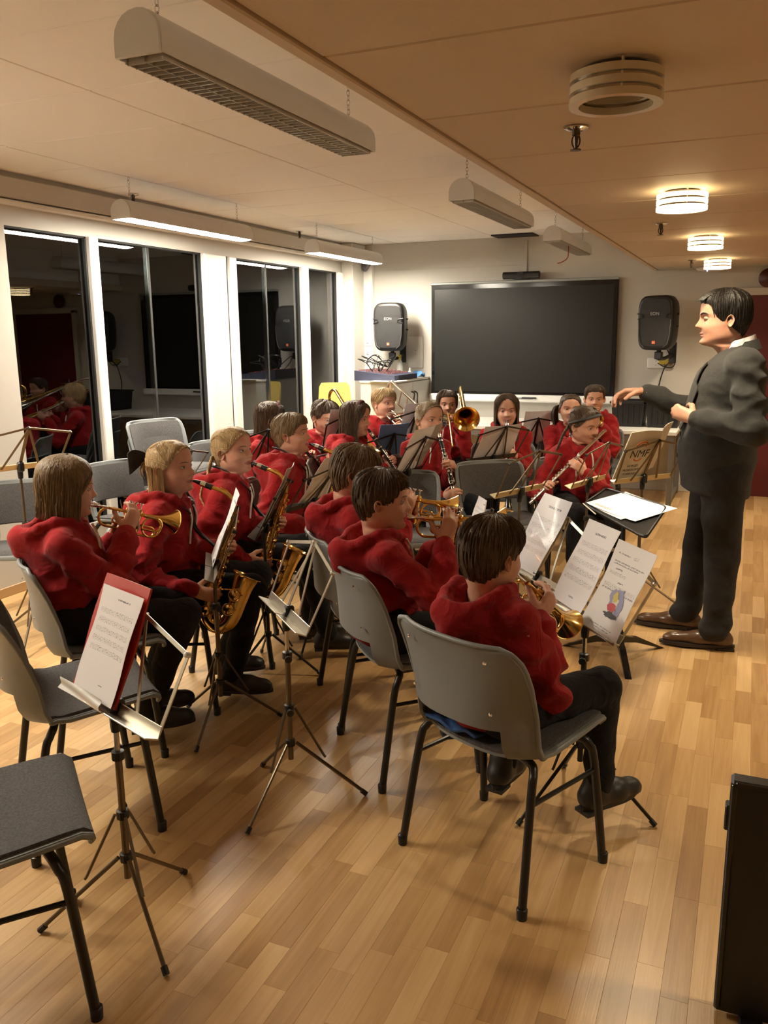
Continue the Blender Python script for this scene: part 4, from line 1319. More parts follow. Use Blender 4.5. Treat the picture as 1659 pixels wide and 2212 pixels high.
# ================================================================ PEOPLE
class Sdf:
    """Smooth union of rounded shapes on a grid, turned into a closed quad surface (surface nets)."""
    def __init__(s, lo, hi, h):
        s.lo, s.h = np.asarray(lo, float), h
        s.n = np.ceil((np.asarray(hi, float) - s.lo) / h).astype(int) + 1
        s.F = np.full(tuple(s.n), 1.0, np.float32)
        s.ax = [(s.lo[i] + h * np.arange(s.n[i])).astype(np.float32) for i in range(3)]
    def _win(s, lo, hi, pad):
        sl, A = [], []
        for i in range(3):
            a = max(0, int((lo[i] - pad - s.lo[i]) / s.h))
            b = min(s.n[i], int((hi[i] + pad - s.lo[i]) / s.h) + 2)
            if b <= a: return None, None
            sl.append(slice(a, b))
            A.append(s.ax[i][a:b])
        return tuple(sl), (A[0][:, None, None], A[1][None, :, None], A[2][None, None, :])
    def _mix(s, sl, d, k, cut=False):
        f = s.F[sl]
        if cut:
            h = np.maximum(k - np.abs(f + d), 0) / k
            s.F[sl] = np.maximum(f, -d) + h * h * k * .25
        else:
            h = np.maximum(k - np.abs(f - d), 0) / k
            s.F[sl] = np.minimum(f, d) - h * h * k * .25
    def cap(s, a, b, ra, rb=None, k=.02, cut=False, fold=0.0, freq=60.0, ph=0.0, flat=None):
        a, b = np.asarray(a, float), np.asarray(b, float)
        rb = ra if rb is None else rb
        m = max(ra, rb)
        sl, X = s._win(np.minimum(a, b) - m, np.maximum(a, b) + m, .05)
        if sl is None: return s
        ab = b - a
        L2 = float(ab @ ab) + 1e-9
        P = [X[i] - np.float32(a[i]) for i in range(3)]
        t = np.clip((P[0] * ab[0] + P[1] * ab[1] + P[2] * ab[2]) / L2, 0, 1)
        q = [P[i] - t * np.float32(ab[i]) for i in range(3)]
        if flat is not None:
            ax, f = flat
            c = q[0] * ax[0] + q[1] * ax[1] + q[2] * ax[2]
            q = [q[i] + np.float32(ax[i]) * c * (1 / f - 1) for i in range(3)]
        d = np.sqrt(q[0] ** 2 + q[1] ** 2 + q[2] ** 2) - (ra + (rb - ra) * t)
        if fold:
            e1, e2 = frame_of(ab)
            an = (q[0] * e1[0] + q[1] * e1[1] + q[2] * e1[2]) / m
            bn = (q[0] * e2[0] + q[1] * e2[1] + q[2] * e2[2]) / m
            L = math.sqrt(L2)
            d = d + fold * np.sin(t * L * freq + 2.2 * an + 1.3 * np.sin(2 * bn + ph) + ph) * (.35 + .65 * np.sin(t * 3.1 + ph) ** 2)
        s._mix(sl, d, k, cut)
        return s
    def ell(s, c, r, rot=None, k=.03, cut=False):
        c, r = np.asarray(c, float), np.asarray(r, float)
        m = float(r.max())
        sl, X = s._win(c - m, c + m, .05)
        if sl is None: return s
        P = [X[i] - np.float32(c[i]) for i in range(3)]
        if rot is not None:
            P = [P[0] * rot[0][i] + P[1] * rot[1][i] + P[2] * rot[2][i] for i in range(3)]
        q = np.sqrt((P[0] / r[0]) ** 2 + (P[1] / r[1]) ** 2 + (P[2] / r[2]) ** 2)
        g = np.sqrt((P[0] / r[0] ** 2) ** 2 + (P[1] / r[1] ** 2) ** 2 + (P[2] / r[2] ** 2) ** 2) + 1e-6
        s._mix(sl, np.where(q > .2, q * (q - 1) / g, -float(r.min())), k, cut)
        return s
    def plane_cut(s, p, n, k=.006):
        n = nrm(n)
        X = (s.ax[0][:, None, None], s.ax[1][None, :, None], s.ax[2][None, None, :])
        d = -((X[0] - p[0]) * n[0] + (X[1] - p[1]) * n[1] + (X[2] - p[2]) * n[2])
        s._mix((slice(None),) * 3, d.astype(np.float32), k, True)
        return s
    def surface(s, relax=1):
        F = s.F
        S = F < 0
        nx, ny, nz = F.shape
        cs = np.zeros((nx - 1, ny - 1, nz - 1), np.int8)
        acc = np.zeros((nx - 1, ny - 1, nz - 1, 3), np.float32)
        cnt = np.zeros((nx - 1, ny - 1, nz - 1), np.float32)
        for a in range(3):
            lo = [slice(None)] * 3; hi = [slice(None)] * 3
            lo[a] = slice(0, -1); hi[a] = slice(1, None)
            f0, f1 = F[tuple(lo)], F[tuple(hi)]
            cr = S[tuple(lo)] != S[tuple(hi)]
            t = np.where(cr, f0 / (f0 - f1 + 1e-12), 0)
            b, c = [i for i in range(3) if i != a]
            for ob in (0, 1):
                for oc in (0, 1):
                    sl = [slice(None)] * 3
                    sl[b] = slice(ob, F.shape[b] - 1 + ob)
                    sl[c] = slice(oc, F.shape[c] - 1 + oc)
                    m_, tt = cr[tuple(sl)], t[tuple(sl)]
                    cnt += m_
                    acc[..., a] += tt * m_
                    acc[..., b] += ob * m_
                    acc[..., c] += oc * m_
        act = cnt > 0
        idx = -np.ones(act.shape, np.int64)
        ii = np.argwhere(act)
        idx[act] = np.arange(len(ii))
        V = (ii + acc[act] / cnt[act][:, None]) * s.h + s.lo
        Q = []
        for a in range(3):
            lo = [slice(None)] * 3; hi = [slice(None)] * 3
            lo[a] = slice(0, -1); hi[a] = slice(1, None)
            s0, s1 = S[tuple(lo)], S[tuple(hi)]
            b, c = (a + 1) % 3, (a + 2) % 3
            e = np.argwhere(s0 != s1)
            e = e[(e[:, b] > 0) & (e[:, c] > 0) & (e[:, b] < F.shape[b] - 1) & (e[:, c] < F.shape[c] - 1)]
            if not len(e): continue
            def at(db, dc):
                q = e.copy()
                q[:, b] -= db; q[:, c] -= dc
                return idx[q[:, 0], q[:, 1], q[:, 2]]
            q = np.stack((at(1, 1), at(0, 1), at(0, 0), at(1, 0)), 1)
            fl = s0[e[:, 0], e[:, 1], e[:, 2]]
            q[~fl] = q[~fl][:, ::-1]
            Q.append(q)
        Q = np.concatenate(Q)
        Q = Q[(Q >= 0).all(1)]
        for _ in range(relax):
            A = np.zeros_like(V); n = np.zeros(len(V))
            for i in range(4):
                np.add.at(A, Q[:, i], V[Q[:, (i + 1) % 4]]); np.add.at(n, Q[:, i], 1)
                np.add.at(A, Q[:, (i + 1) % 4], V[Q[:, i]]); np.add.at(n, Q[:, (i + 1) % 4], 1)
            V = V * .45 + .55 * A / np.maximum(n, 1)[:, None]
        return V, Q

def fnoise(P, sc, seed=0.0):
    """Cheap smooth noise in about [-1, 1]."""
    x, y, z = (P * sc).T
    s = seed * 1.7
    a = np.sin(x * 1.0 + 1.7 * np.sin(y * .9 + s) + s) + np.sin(y * 1.3 + 1.4 * np.sin(z * 1.1 + 2 * s) - s) + np.sin(z * 1.1 + 1.6 * np.sin(x * 1.2 - s) + .5 * s)
    return a / 3

def quads(name, V, Q, m, parent=None, smooth=180, **kw):
    me = bpy.data.meshes.new(name)
    me.from_pydata(V.tolist(), [], Q.tolist())
    me.materials.append(m)
    me.polygons.foreach_set('use_smooth', [True] * len(me.polygons))
    me.update()
    o = bpy.data.objects.new(name, me)
    C.objects.link(o)
    o.parent = parent
    return tag(o, **kw)

def normals(V, Q):
    n = np.cross(V[Q[:, 2]] - V[Q[:, 0]], V[Q[:, 3]] - V[Q[:, 1]])
    N = np.zeros_like(V)
    for i in range(4):
        np.add.at(N, Q[:, i], n)
    return N / (np.linalg.norm(N, axis=1)[:, None] + 1e-12)

# ---------------------------------------------------------------- head
HT = np.array([-.55, -.38, -.22, -.12, -.06, -.03, -.005, .02, .05, .08, .11, .14, .165, .185, .205, .225, .25, .28, .31, .335, .36, .385, .41, .435, .46, .48, .50, .52, .54, .565, .59, .62, .66, .70, .75, .80, .85, .89, .925, .955, .978, .992, 1.0])
_prof = [(-.55, .30, .20, -.36), (-.38, .255, .15, -.33), (-.22, .235, .135, -.31), (-.12, .235, .15, -.30), (-.06, .24, .19, -.30), (-.03, .235, .27, -.305), (-.005, .215, .355, -.31), (.02, .215, .395, -.315), (.05, .235, .412, -.32),
         (.10, .272, .412, -.335), (.16, .300, .405, -.355), (.20, .312, .408, -.37), (.25, .325, .412, -.39), (.31, .336, .410, -.415), (.38, .346, .405, -.435), (.45, .350, .400, -.45), (.50, .352, .402, -.458), (.57, .356, .418, -.463), (.65, .358, .425, -.462), (.72, .355, .418, -.455)]
def head_profile(t):
    t = np.asarray(t, float)
    p = np.array(_prof)
    w, f, b = (np.interp(t, p[:, 0], p[:, i]) for i in (1, 2, 3))
    q = np.clip((t - .72) / .28, 0, 1)
    s = np.sqrt(np.maximum(1 - q ** 2.1, 0))
    return w * s, f * s - .02 * (q > 0) * q, b * s + .0 * q
TH_HALF = PI * np.linspace(0, 1, 25) ** 1.25
TH = np.concatenate((-TH_HALF[:0:-1], TH_HALF))[1:]          # -pi..pi without the doubled seam
def head_points(T, TH_, off=0.0, face=1.0, jaw=1.0):
    """Grid of head surface points in units of head height; off may be an array of the grid's shape."""
    T2, A = np.meshgrid(T, TH_, indexing='ij')
    w, f, b = head_profile(T2)
    w = w * np.where(T2 < .3, 1 + (jaw - 1) * np.clip((.3 - T2) / .2, 0, 1) * np.clip((T2 + .1) / .1, 0, 1), 1)
    w, f, b = np.maximum(w, 1e-4), np.maximum(f, 1e-4), np.maximum(-b, 1e-4)
    sx, cy = np.sin(A), np.cos(A)
    e = np.where(cy > 0, f, b)
    p = 2.25
    r = ((np.abs(sx) / w) ** p + (np.abs(cy) / e) ** p) ** (-1 / p)
    fr = np.clip(cy, 0, 1)
    x = r * sx
    if face:
        g = lambda cx, ct, sx_, st: np.exp(-((x - cx) / sx_) ** 2 - ((T2 - ct) / st) ** 2)
        d = np.zeros_like(r)
        # nose: bridge to tip, sharp below
        am = np.interp(T2, [.29, .325, .355, .385, .43, .50, .56, .60], [0, .045, .108, .112, .078, .040, .018, 0])
        wd = np.interp(T2, [.30, .36, .44, .56], [.075, .066, .050, .055])
        d += am * np.exp(-(x / wd) ** 2)
        d += .030 * (g(.062, .345, .03, .028) + g(-.062, .345, .03, .028))
        d -= .048 * (g(.15, .50, .075, .05) + g(-.15, .50, .075, .05))
        d += .020 * (g(.14, .585, .12, .03) + g(-.14, .585, .12, .03))
        d += .030 * (g(.20, .33, .12, .09) + g(-.20, .33, .12, .09))
        d += .034 * g(0, .055, .10, .05)
        d += .032 * (g(0, .225, .085, .016)) + .034 * g(0, .178, .075, .017) - .020 * g(0, .202, .10, .009) - .018 * g(0, .125, .10, .022)
        d -= .012 * g(0, .27, .03, .02)
        r = r + d * np.clip(fr * 1.6, 0, 1) * face
    r = r + off
    return np.stack((r * sx, r * cy, T2), -1)

M_iris = mat('iris_grey', (.07, .09, .10), .15)
M_irisb = mat('iris_brown', (.05, .025, .012), .15)
M_eye = mat('eye_white', (.62, .60, .57), .2)
def skin_mat(key, col):
    return mat('skin_' + key, col, .50, sss=.0, spec=.4, bump=.04, bscale=300, var=.12, vscale=30, col2=(col[0] * .97, col[1] * .80, col[2] * .78))
M_skin = skin_mat('fair', (.56, .325, .225))
M_skin2 = skin_mat('tan', (.46, .255, .165))
M_lip = mat('lip', (.42, .155, .125), .4)

class Head:
    """Places head-local points (head heights, chin at z 0) in the world, bending the neck towards the torso."""
    def __init__(s, A, H, hd, hp, hr, U, F):
        s.A, s.H = np.asarray(A, float), H
        a = math.radians(hd)
        f = np.array((math.cos(a), math.sin(a), 0.0))
        p = math.radians(hp)
        fw = f * math.cos(p) + np.array((0, 0, 1.0)) * math.sin(p)
        rt = np.array((math.sin(a), -math.cos(a), 0.0))
        up = np.cross(rt, fw)
        q = math.radians(hr)
        s.R = np.stack((rt * math.cos(q) + up * math.sin(q), fw, up * math.cos(q) - rt * math.sin(q)), 1)
        tr = np.cross(F, U)
        s.R0 = np.stack((tr, np.cross(U, tr), U), 1)
        s.piv = np.array((0, -.06, .20))
    def __call__(s, P):
        P = np.asarray(P, float)
        sh = P.shape
        P = P.reshape(-1, 3)
        k = np.clip((P[:, 2] + .42) / .40, 0, 1)
        k = (k * k * (3 - 2 * k))[:, None]
        q = (P - s.piv) * s.H
        W = s.A + (q @ s.R.T) * k + (q @ s.R0.T) * (1 - k)
        return W.reshape(sh)
    def dir(s, v):
        return s.R @ np.asarray(v, float)

def head_mesh(mb, hd, adult=False, brow=(.20, .13, .07), lids=.55, look=(0, 0)):
    """Adds skin 0, lips 1, eye white 2, iris 3, brow 4 to mb."""
    G = head_points(HT, TH, jaw=1.10 if adult else 1.0)
    nv, nu = G.shape[:2]
    W = hd(G)
    V = W.reshape(-1, 3)
    F, M = [], []
    for i in range(nv - 1):
        for j in range(nu):
            j2 = (j + 1) % nu
            c = (G[i, j] + G[i + 1, j2]) / 2
            lip = .160 < c[2] < .243 and c[1] > .2 and abs(c[0]) < .125 * (1 - ((c[2] - .2) / .05) ** 2 * .5)
            F.append((i * nu + j, i * nu + j2, (i + 1) * nu + j2, (i + 1) * nu + j))
            M.append(1 if lip else 0)
    F = [f[::-1] for f in F]
    mb.add(V, [f for f, m in zip(F, M) if m == 0], 0)
    mb.add(V, [f for f, m in zip(F, M) if m == 1], 1)
    e = .053
    for s in (-1, 1):
        c = np.array((s * .148, .328, .50))
        o = hd(c)
        fw = nrm(hd.dir((s * .10 + look[0], 1, look[1])))
        up = hd.dir((0, 0, 1))
        rt = nrm(np.cross(fw, up)); up = np.cross(rt, fw)
        R = np.stack((rt, fw, up), 1)
        mb.ball(o, e * hd.H, 14, rot=R, m=2)
        mb.lathe([(e * .50, e * .868), (e * .45, e * .905), (e * .2, e * 1.0), (.0001, e * 1.02)] if False else [(e * .50 * hd.H, e * .85 * hd.H), (e * .46 * hd.H, e * .905 * hd.H), (e * .25 * hd.H, e * .99 * hd.H), (.0001, e * 1.012 * hd.H)], 14, o=o, axis=fw, m=3)
        # lids: partial shells above and below the opening
        f2 = nrm(hd.dir((s * .12, 1, -.03)))
        r2 = nrm(np.cross(f2, hd.dir((0, 0, 1)))); u2 = np.cross(r2, f2)
        hi = 26 - 34 * (1 - lids)
        for a0, a1, rr in ((hi, 96, 1.13), (-22, -80, 1.10)):
            Gd = []
            for el in np.radians(np.linspace(a0, a1, 5)):
                row = []
                for az in np.radians(np.linspace(-100, 100, 13)):
                    d = f2 * math.cos(el) * math.cos(az) + r2 * math.cos(el) * math.sin(az) * 1.08 + u2 * math.sin(el)
                    row.append(o + d * e * rr * hd.H)
                Gd.append(row)
            mb.grid(np.array(Gd), m=0)
        # lash line
        L = [o + (f2 * math.cos(math.radians(hi)) * math.cos(az) + r2 * math.cos(math.radians(hi)) * math.sin(az) * 1.08 + u2 * math.sin(math.radians(hi) * (1 - .18 * abs(az)))) * e * 1.14 * hd.H for az in np.radians(np.linspace(-62, 62, 7))]
        mb.tube(L, [.0004, .0011, .0014, .0014, .0014, .0012, .0004], n=4, m=4)
        B = [(s * x, 0, z) for x, z in ((.055, .575), (.10, .592), (.15, .602), (.20, .598), (.245, .578))]
        Bp = []
        for x, _, z in B:
            th = math.asin(max(-1, min(1, x / .40)))
            q = head_points(np.array([z]), np.array([th]), off=.002)[0, 0]
            Bp.append(hd(q))
        mb.tube(Bp, [.0008, .0018, .0020, .0017, .0005] if not adult else [.002, .0036, .004, .0036, .0012], n=5, m=4)
        # ear: bowl with a raised rim
        rows = []
        for k, q in enumerate((0, .35, .6, .8, .93, 1.0, .92)):
            lift = (.020, .012, .018, .045, .062, .045, .0)[k]
            row = []
            for a in np.linspace(0, 2 * PI, 19)[:-1]:
                ey, ez = math.cos(a) * q * .070, math.sin(a) * q * .115
                ey *= 1.0 - .25 * (math.sin(a) < 0) * abs(math.sin(a))
                row.append((s * (.345 + lift + .03 * (-ey) / .07), -.045 + ey - .25 * ez * .3, .425 + ez))
            rows.append(row)
        rows = np.array(rows)
        if s < 0: rows = rows[:, ::-1]
        mb.grid(hd(rows), wrap=True, m=0)
    return mb

# ---------------------------------------------------------------- hands
def hand_mesh(mb, W, d, n, side, L, curl=(.5, .6, .4), spread=.10, thumb=(.6, .4), h=.0036, thick=1.0, arm=None, m=0):
    """W wrist, d finger direction, n palm normal (the way the palm faces), side +1 right hand."""
    d = nrm(d)
    n = nrm(np.asarray(n, float) - d * (np.asarray(n, float) @ d))
    t = np.cross(d, n) * side                      # towards the thumb
    W = np.asarray(W, float)
    S = Sdf(W - L * 1.15, W + L * 1.15, h)
    pr = .0095 * L / .15 * thick
    kn = []
    for i, (x, y) in enumerate(((.42, .53), (.14, .56), (-.14, .53), (-.38, .47))):
        K = W + d * y * L + t * x * .36 * L * .86
        kn.append(K)
        S.cap(W + d * .06 * L + t * x * .10 * L, K, pr * 1.15, pr * .98, k=.012)
    S.ell(W + d * .30 * L - n * .002, (.24 * L * .75, .34 * L * .85, .085 * L), rot=np.stack((t, d, n), 1), k=.012)
    fl = ((.23, .15, .12), (.26, .17, .13), (.24, .16, .12), (.18, .12, .11))
    cl = curl if hasattr(curl[0], '__len__') else [curl] * 4
    for i, K in enumerate(kn):
        ang = 0.0
        p = K
        dd = nrm(d + t * (1.5 - i) * spread)
        r = pr * (.92, .95, .92, .80)[i]
        for j in range(3):
            ang += cl[i][j]
            v = dd * math.cos(ang) + n * math.sin(ang)
            q = p + v * fl[i][j] * L
            S.cap(p, q, r, r * .90, k=.003 if j else .006)
            p, r = q, r * .90
    T0 = W + d * .12 * L + t * .13 * L + n * .02 * L
    v = nrm(d * .55 + t * .75 + n * thumb[0] * .8)
    T1 = T0 + v * .26 * L
    S.cap(T0, T1, pr * 1.35, pr * 1.1, k=.012)
    v = nrm(v + d * .35 + n * thumb[1] - t * thumb[1] * .5)
    T2 = T1 + v * .18 * L
    S.cap(T1, T2, pr * 1.05, pr * .95, k=.004)
    v = nrm(v + d * .2 + n * thumb[1] * .6 - t * thumb[1] * .6)
    S.cap(T2, T2 + v * .14 * L, pr * .95, pr * .80, k=.004)
    back = nrm(arm) if arm is not None else -d
    S.cap(W + d * .05 * L, W + back * .30 * L, .145 * L * thick, .15 * L * thick, k=.015, flat=(n, .78))
    V, Q = S.surface(1)
    mb.add(V, Q, m)
    return mb

def two_bone(S, W, l1, l2, hint):
    S, W = np.asarray(S, float), np.asarray(W, float)
    v = W - S
    D = np.linalg.norm(v)
    if D > (l1 + l2) * .985:
        f = D / ((l1 + l2) * .985)
        l1, l2 = l1 * f, l2 * f
    x = v / D
    a = (l1 * l1 - l2 * l2 + D * D) / (2 * D)
    hgt = math.sqrt(max(l1 * l1 - a * a, 1e-6))
    h = nrm(np.asarray(hint, float) - x * (np.asarray(hint, float) @ x))
    return S + x * a + h * hgt

# ---------------------------------------------------------------- hair
def hair_mat(key, c1, c2):
    ms = []
    for n, f in (('', 1.0), ('_deep', .80), ('_light', 1.22)):
        ms.append(mat('hair_' + key + n, tuple(x * f for x in c1), .48, var=.5, vscale=1.0, col2=tuple(x * f for x in c2), stretch=(150, 150, 22), spec=.35, bump=.5, bscale=1.0))
    return ms
HAIRS3 = {'blond': hair_mat('blond', (.40, .275, .135), (.25, .16, .07)), 'dkblond': hair_mat('dark_blond', (.20, .135, .070), (.11, .072, .036)),
          'brown': hair_mat('brown', (.085, .052, .030), (.042, .025, .015)), 'dkbrown': hair_mat('dark_brown', (.072, .044, .027), (.036, .022, .014)), 'black': hair_mat('near_black', (.016, .013, .011), (.007, .006, .005)),
          'ltbrown': hair_mat('light_brown', (.16, .105, .056), (.085, .054, .028))}
HAIRS = {k: v[1] for k, v in HAIRS3.items()}
LINE_A = [0, .35, .75, 1.05, 1.35, 1.62, 1.80, 2.05, 2.5, PI]
def hair_low(fringe, nape, side):
    return [fringe, fringe, fringe - .05, side + .12, side + .04, side + .07, side - .06, nape + .12, nape, nape]
def dome(t, th, off):
    """Head surface pushed out by off, straight up near the crown."""
    t, th, off = np.broadcast_arrays(np.asarray(t, float), np.asarray(th, float), np.asarray(off, float))
    w = head_profile(t)[0]
    q = np.clip(w / .357, 0, 1)
    rad = np.where(t > .72, q, 1.0)
    P = np.stack([head_points(np.array([a]), np.array([b]), off=c, face=0.0)[0, 0] for a, b, c in zip(t.ravel(), th.ravel(), (off * rad).ravel())]) if t.ndim == 1 else None
    P[:, 2] += np.where(t > .72, off * np.sqrt(np.maximum(1 - q * q, 0)), 0)
    return P
def hair_cap(hd, low, seed, thick=.045, vol=1.0, mess=1.0):
    """Shell over the skull, thin at the hairline and fuller above."""
    T = np.concatenate((np.linspace(-.35, .70, 36), np.array([.74, .78, .82, .86, .90, .93, .955, .975, .99, .998, 1.0])))
    A = np.linspace(-PI, PI, 73)[:-1]
    T2, A2 = np.meshgrid(T, A, indexing='ij')
    a = np.abs(A2)
    line = np.interp(a, LINE_A, low) + .012 * np.sin(A2 * 13 + seed) * mess
    ramp = np.interp(a, [0, 1.0, 1.5, 3.2], [.08, .10, .26, .34])
    k = np.clip((T2 - line) / ramp, 0, 1)
    k = k * k * (3 - 2 * k)
    strand = .5 + .5 * np.sin(A2 * 46 + 5 * np.sin(T2 * 6 + seed) + 3 * np.sin(A2 * 5 + seed))
    off = np.where(T2 > line, .007 + thick * vol * k * (.85 + .15 * np.sin(A2 * 3 + seed)) + .006 * strand * k * mess, -.03)
    w = head_profile(T2)[0]
    q = np.clip(w / .357, 0, 1)
    rad = np.where(T2 > .72, q, 1.0)
    G = head_points(T, A, off=off * rad, face=0.0)
    G[..., 2] += np.where(T2 > .72, off * np.sqrt(np.maximum(1 - q * q, 0)), 0)
    keep = off > 0
    mb = MB()
    W = hd(G)
    nu = len(A)
    F = []
    for i in range(len(T) - 1):
        for j in range(nu):
            j2 = (j + 1) % nu
            if keep[i, j] or keep[i + 1, j] or keep[i, j2] or keep[i + 1, j2]:
                F.append((i * nu + j, (i + 1) * nu + j, (i + 1) * nu + j2, i * nu + j2))
    mb.add(W.reshape(-1, 3), F)
    return mb
LOCK_RNG = np.random.default_rng(11)
def lock(mb, hd, P, r, n=4, m=None):
    k = len(P)
    rad = [r * x for x in np.interp(np.linspace(0, 1, k), [0, .25, .7, 1], [.55, 1, .8, .08])]
    mb.tube(hd(np.array(P)), [x * hd.H for x in rad], n=n, cap=False, m=int(LOCK_RNG.choice([0, 0, 1, 2])) if m is None else m)
def surf(t, th, off):
    return dome(np.array([t]), np.array([th]), np.array([off]))[0]
def short_locks(mb, hd, rng, count, low, length=.30, lift=.012, base=.04, sweep=.0, r=.016):
    """Locks combed out from the crown towards the hairline, hugging the head near it."""
    for _ in range(count):
        th = rng.uniform(-PI, PI)
        ln = float(np.interp(abs(th), LINE_A, low))
        t1 = ln + (.97 - ln) * rng.random() ** .8
        n = 6
        q = np.linspace(0, 1, n)
        t = np.clip(t1 + length * .75 * (.4 - q), ln + .004, .985)
        a = th + sweep * q + rng.normal(0, .04)
        rampw = np.interp(abs(th), [0, 1.0, 1.5, 3.2], [.08, .10, .26, .34])
        k = np.clip((t - ln) / rampw, 0.05, 1)
        P = dome(t, a, .005 + base * k + lift * k * q)
        lock(mb, hd, P, r * rng.uniform(.7, 1.2) * (.55 + .45 * k.mean()))
# ---------------------------------------------------------------- clothed figures
def fabric(name, col, var=.18, bump=.35, bscale=700, sheen=.25, vscale=14, wr=.45, wscale=13):
    return mat(name, col, .95, var=var, vscale=vscale, bump=bump, bscale=bscale, sheen=sheen, spec=.2, wr=wr, wscale=wscale)
M_red = fabric('red_hoodie', (.33, .012, .015), sheen=.10)
M_redin = fabric('hood_lining', (.20, .006, .008), sheen=.05)
M_trous = fabric('black_trousers', (.012, .012, .014), sheen=.05)
M_jean = fabric('dark_jeans', (.016, .019, .028), sheen=.05)
M_shoe = mat('black_shoe', (.014, .013, .013), .42)
M_sole = mat('shoe_sole', (.022, .02, .02), .6)
M_cord = mat('white_cord', (.72, .68, .62), .8)
M_strap = mat('neck_strap', (.010, .010, .011), .6)
M_suit = fabric('grey_suit', (.036, .036, .035), var=.12, sheen=.08, vscale=60, wr=.12)
M_suitp = fabric('charcoal_trousers', (.026, .025, .025), var=.1, sheen=.06, vscale=60, wr=.15)
M_shirt = fabric('white_shirt', (.74, .70, .74), var=.05, sheen=.1)
M_tie = fabric('dark_tie', (.018, .024, .035))
M_brshoe = mat('brown_leather', (.105, .052, .026), .32, coat=.3, var=.3, vscale=18)
M_heel = mat('dark_heel', (.02, .013, .01), .5)

class Joints: pass
def seated(cx, cy, d, T=.42, s=1.0, lean=8, head=(None, 0, 0), H=.205, seat=.462, slide=-.045, thigh=.36, shin=.36, neckl=.072, legs=((6, .02, 0), (6, .02, 0)), sw=.148, bend=0):
    J = Joints()
    a = math.radians(d)
    J.d, J.s, J.H = d, s, H
    J.fwd = np.array((math.cos(a), math.sin(a), 0.0))
    J.rt = np.array((math.sin(a), -math.cos(a), 0.0))
    J.base = np.array((cx, cy, 0.0))
    J.hip = np.array((cx, cy, seat + .070 * s)) + J.fwd * slide
    l = math.radians(lean)
    b = math.radians(bend)
    rt = J.rt * math.cos(b) + np.array((0, 0, 1.0)) * math.sin(b)
    up0 = np.array((0, 0, 1.0)) * math.cos(b) - J.rt * math.sin(b)
    J.U = nrm(up0 * math.cos(l) + J.fwd * math.sin(l))
    J.R = rt
    J.F = np.cross(J.U, J.R)
    J.F = J.F if J.F @ J.fwd > 0 else -J.F
    J.L = T - .070 * s
    J.neck = J.hip + J.U * J.L + J.F * .008
    J.sh = [J.neck - J.U * .052 * s + J.R * sg * sw * s - J.F * .008 for sg in (-1, 1)]
    hh, hp, hr = head
    J.A = J.neck + (J.U * .55 + np.array((0, 0, .45))) * neckl * s + J.F * .012
    J.head = Head(J.A, H, d if hh is None else hh, hp, hr, J.U, J.F)
    J.l1, J.l2 = .268 * s, .228 * s
    J.hips, J.knee, J.ankle, J.foot = [], [], [], []
    for sg, (sp, pull, out) in zip((-1, 1), legs):
        h = J.hip + J.rt * sg * .078 * s - np.array((0, 0, .012))
        aa = a - sg * math.radians(sp)
        kd = np.array((math.cos(aa), math.sin(aa), 0))
        k = h + kd * thigh * s + np.array((0, 0, -.012))
        an = k + kd * pull + J.rt * sg * out
        an[2] = max(k[2] - math.sqrt(max((shin * s) ** 2 - pull ** 2 - out ** 2, .01)), .088)
        J.hips.append(h); J.knee.append(k); J.ankle.append(an); J.foot.append(kd)
    return J

def to_base(V, base):
    return np.asarray(V) - base

def sdf_box(P, pad):
    P = np.array(P)
    return P.min(0) - pad, P.max(0) + pad

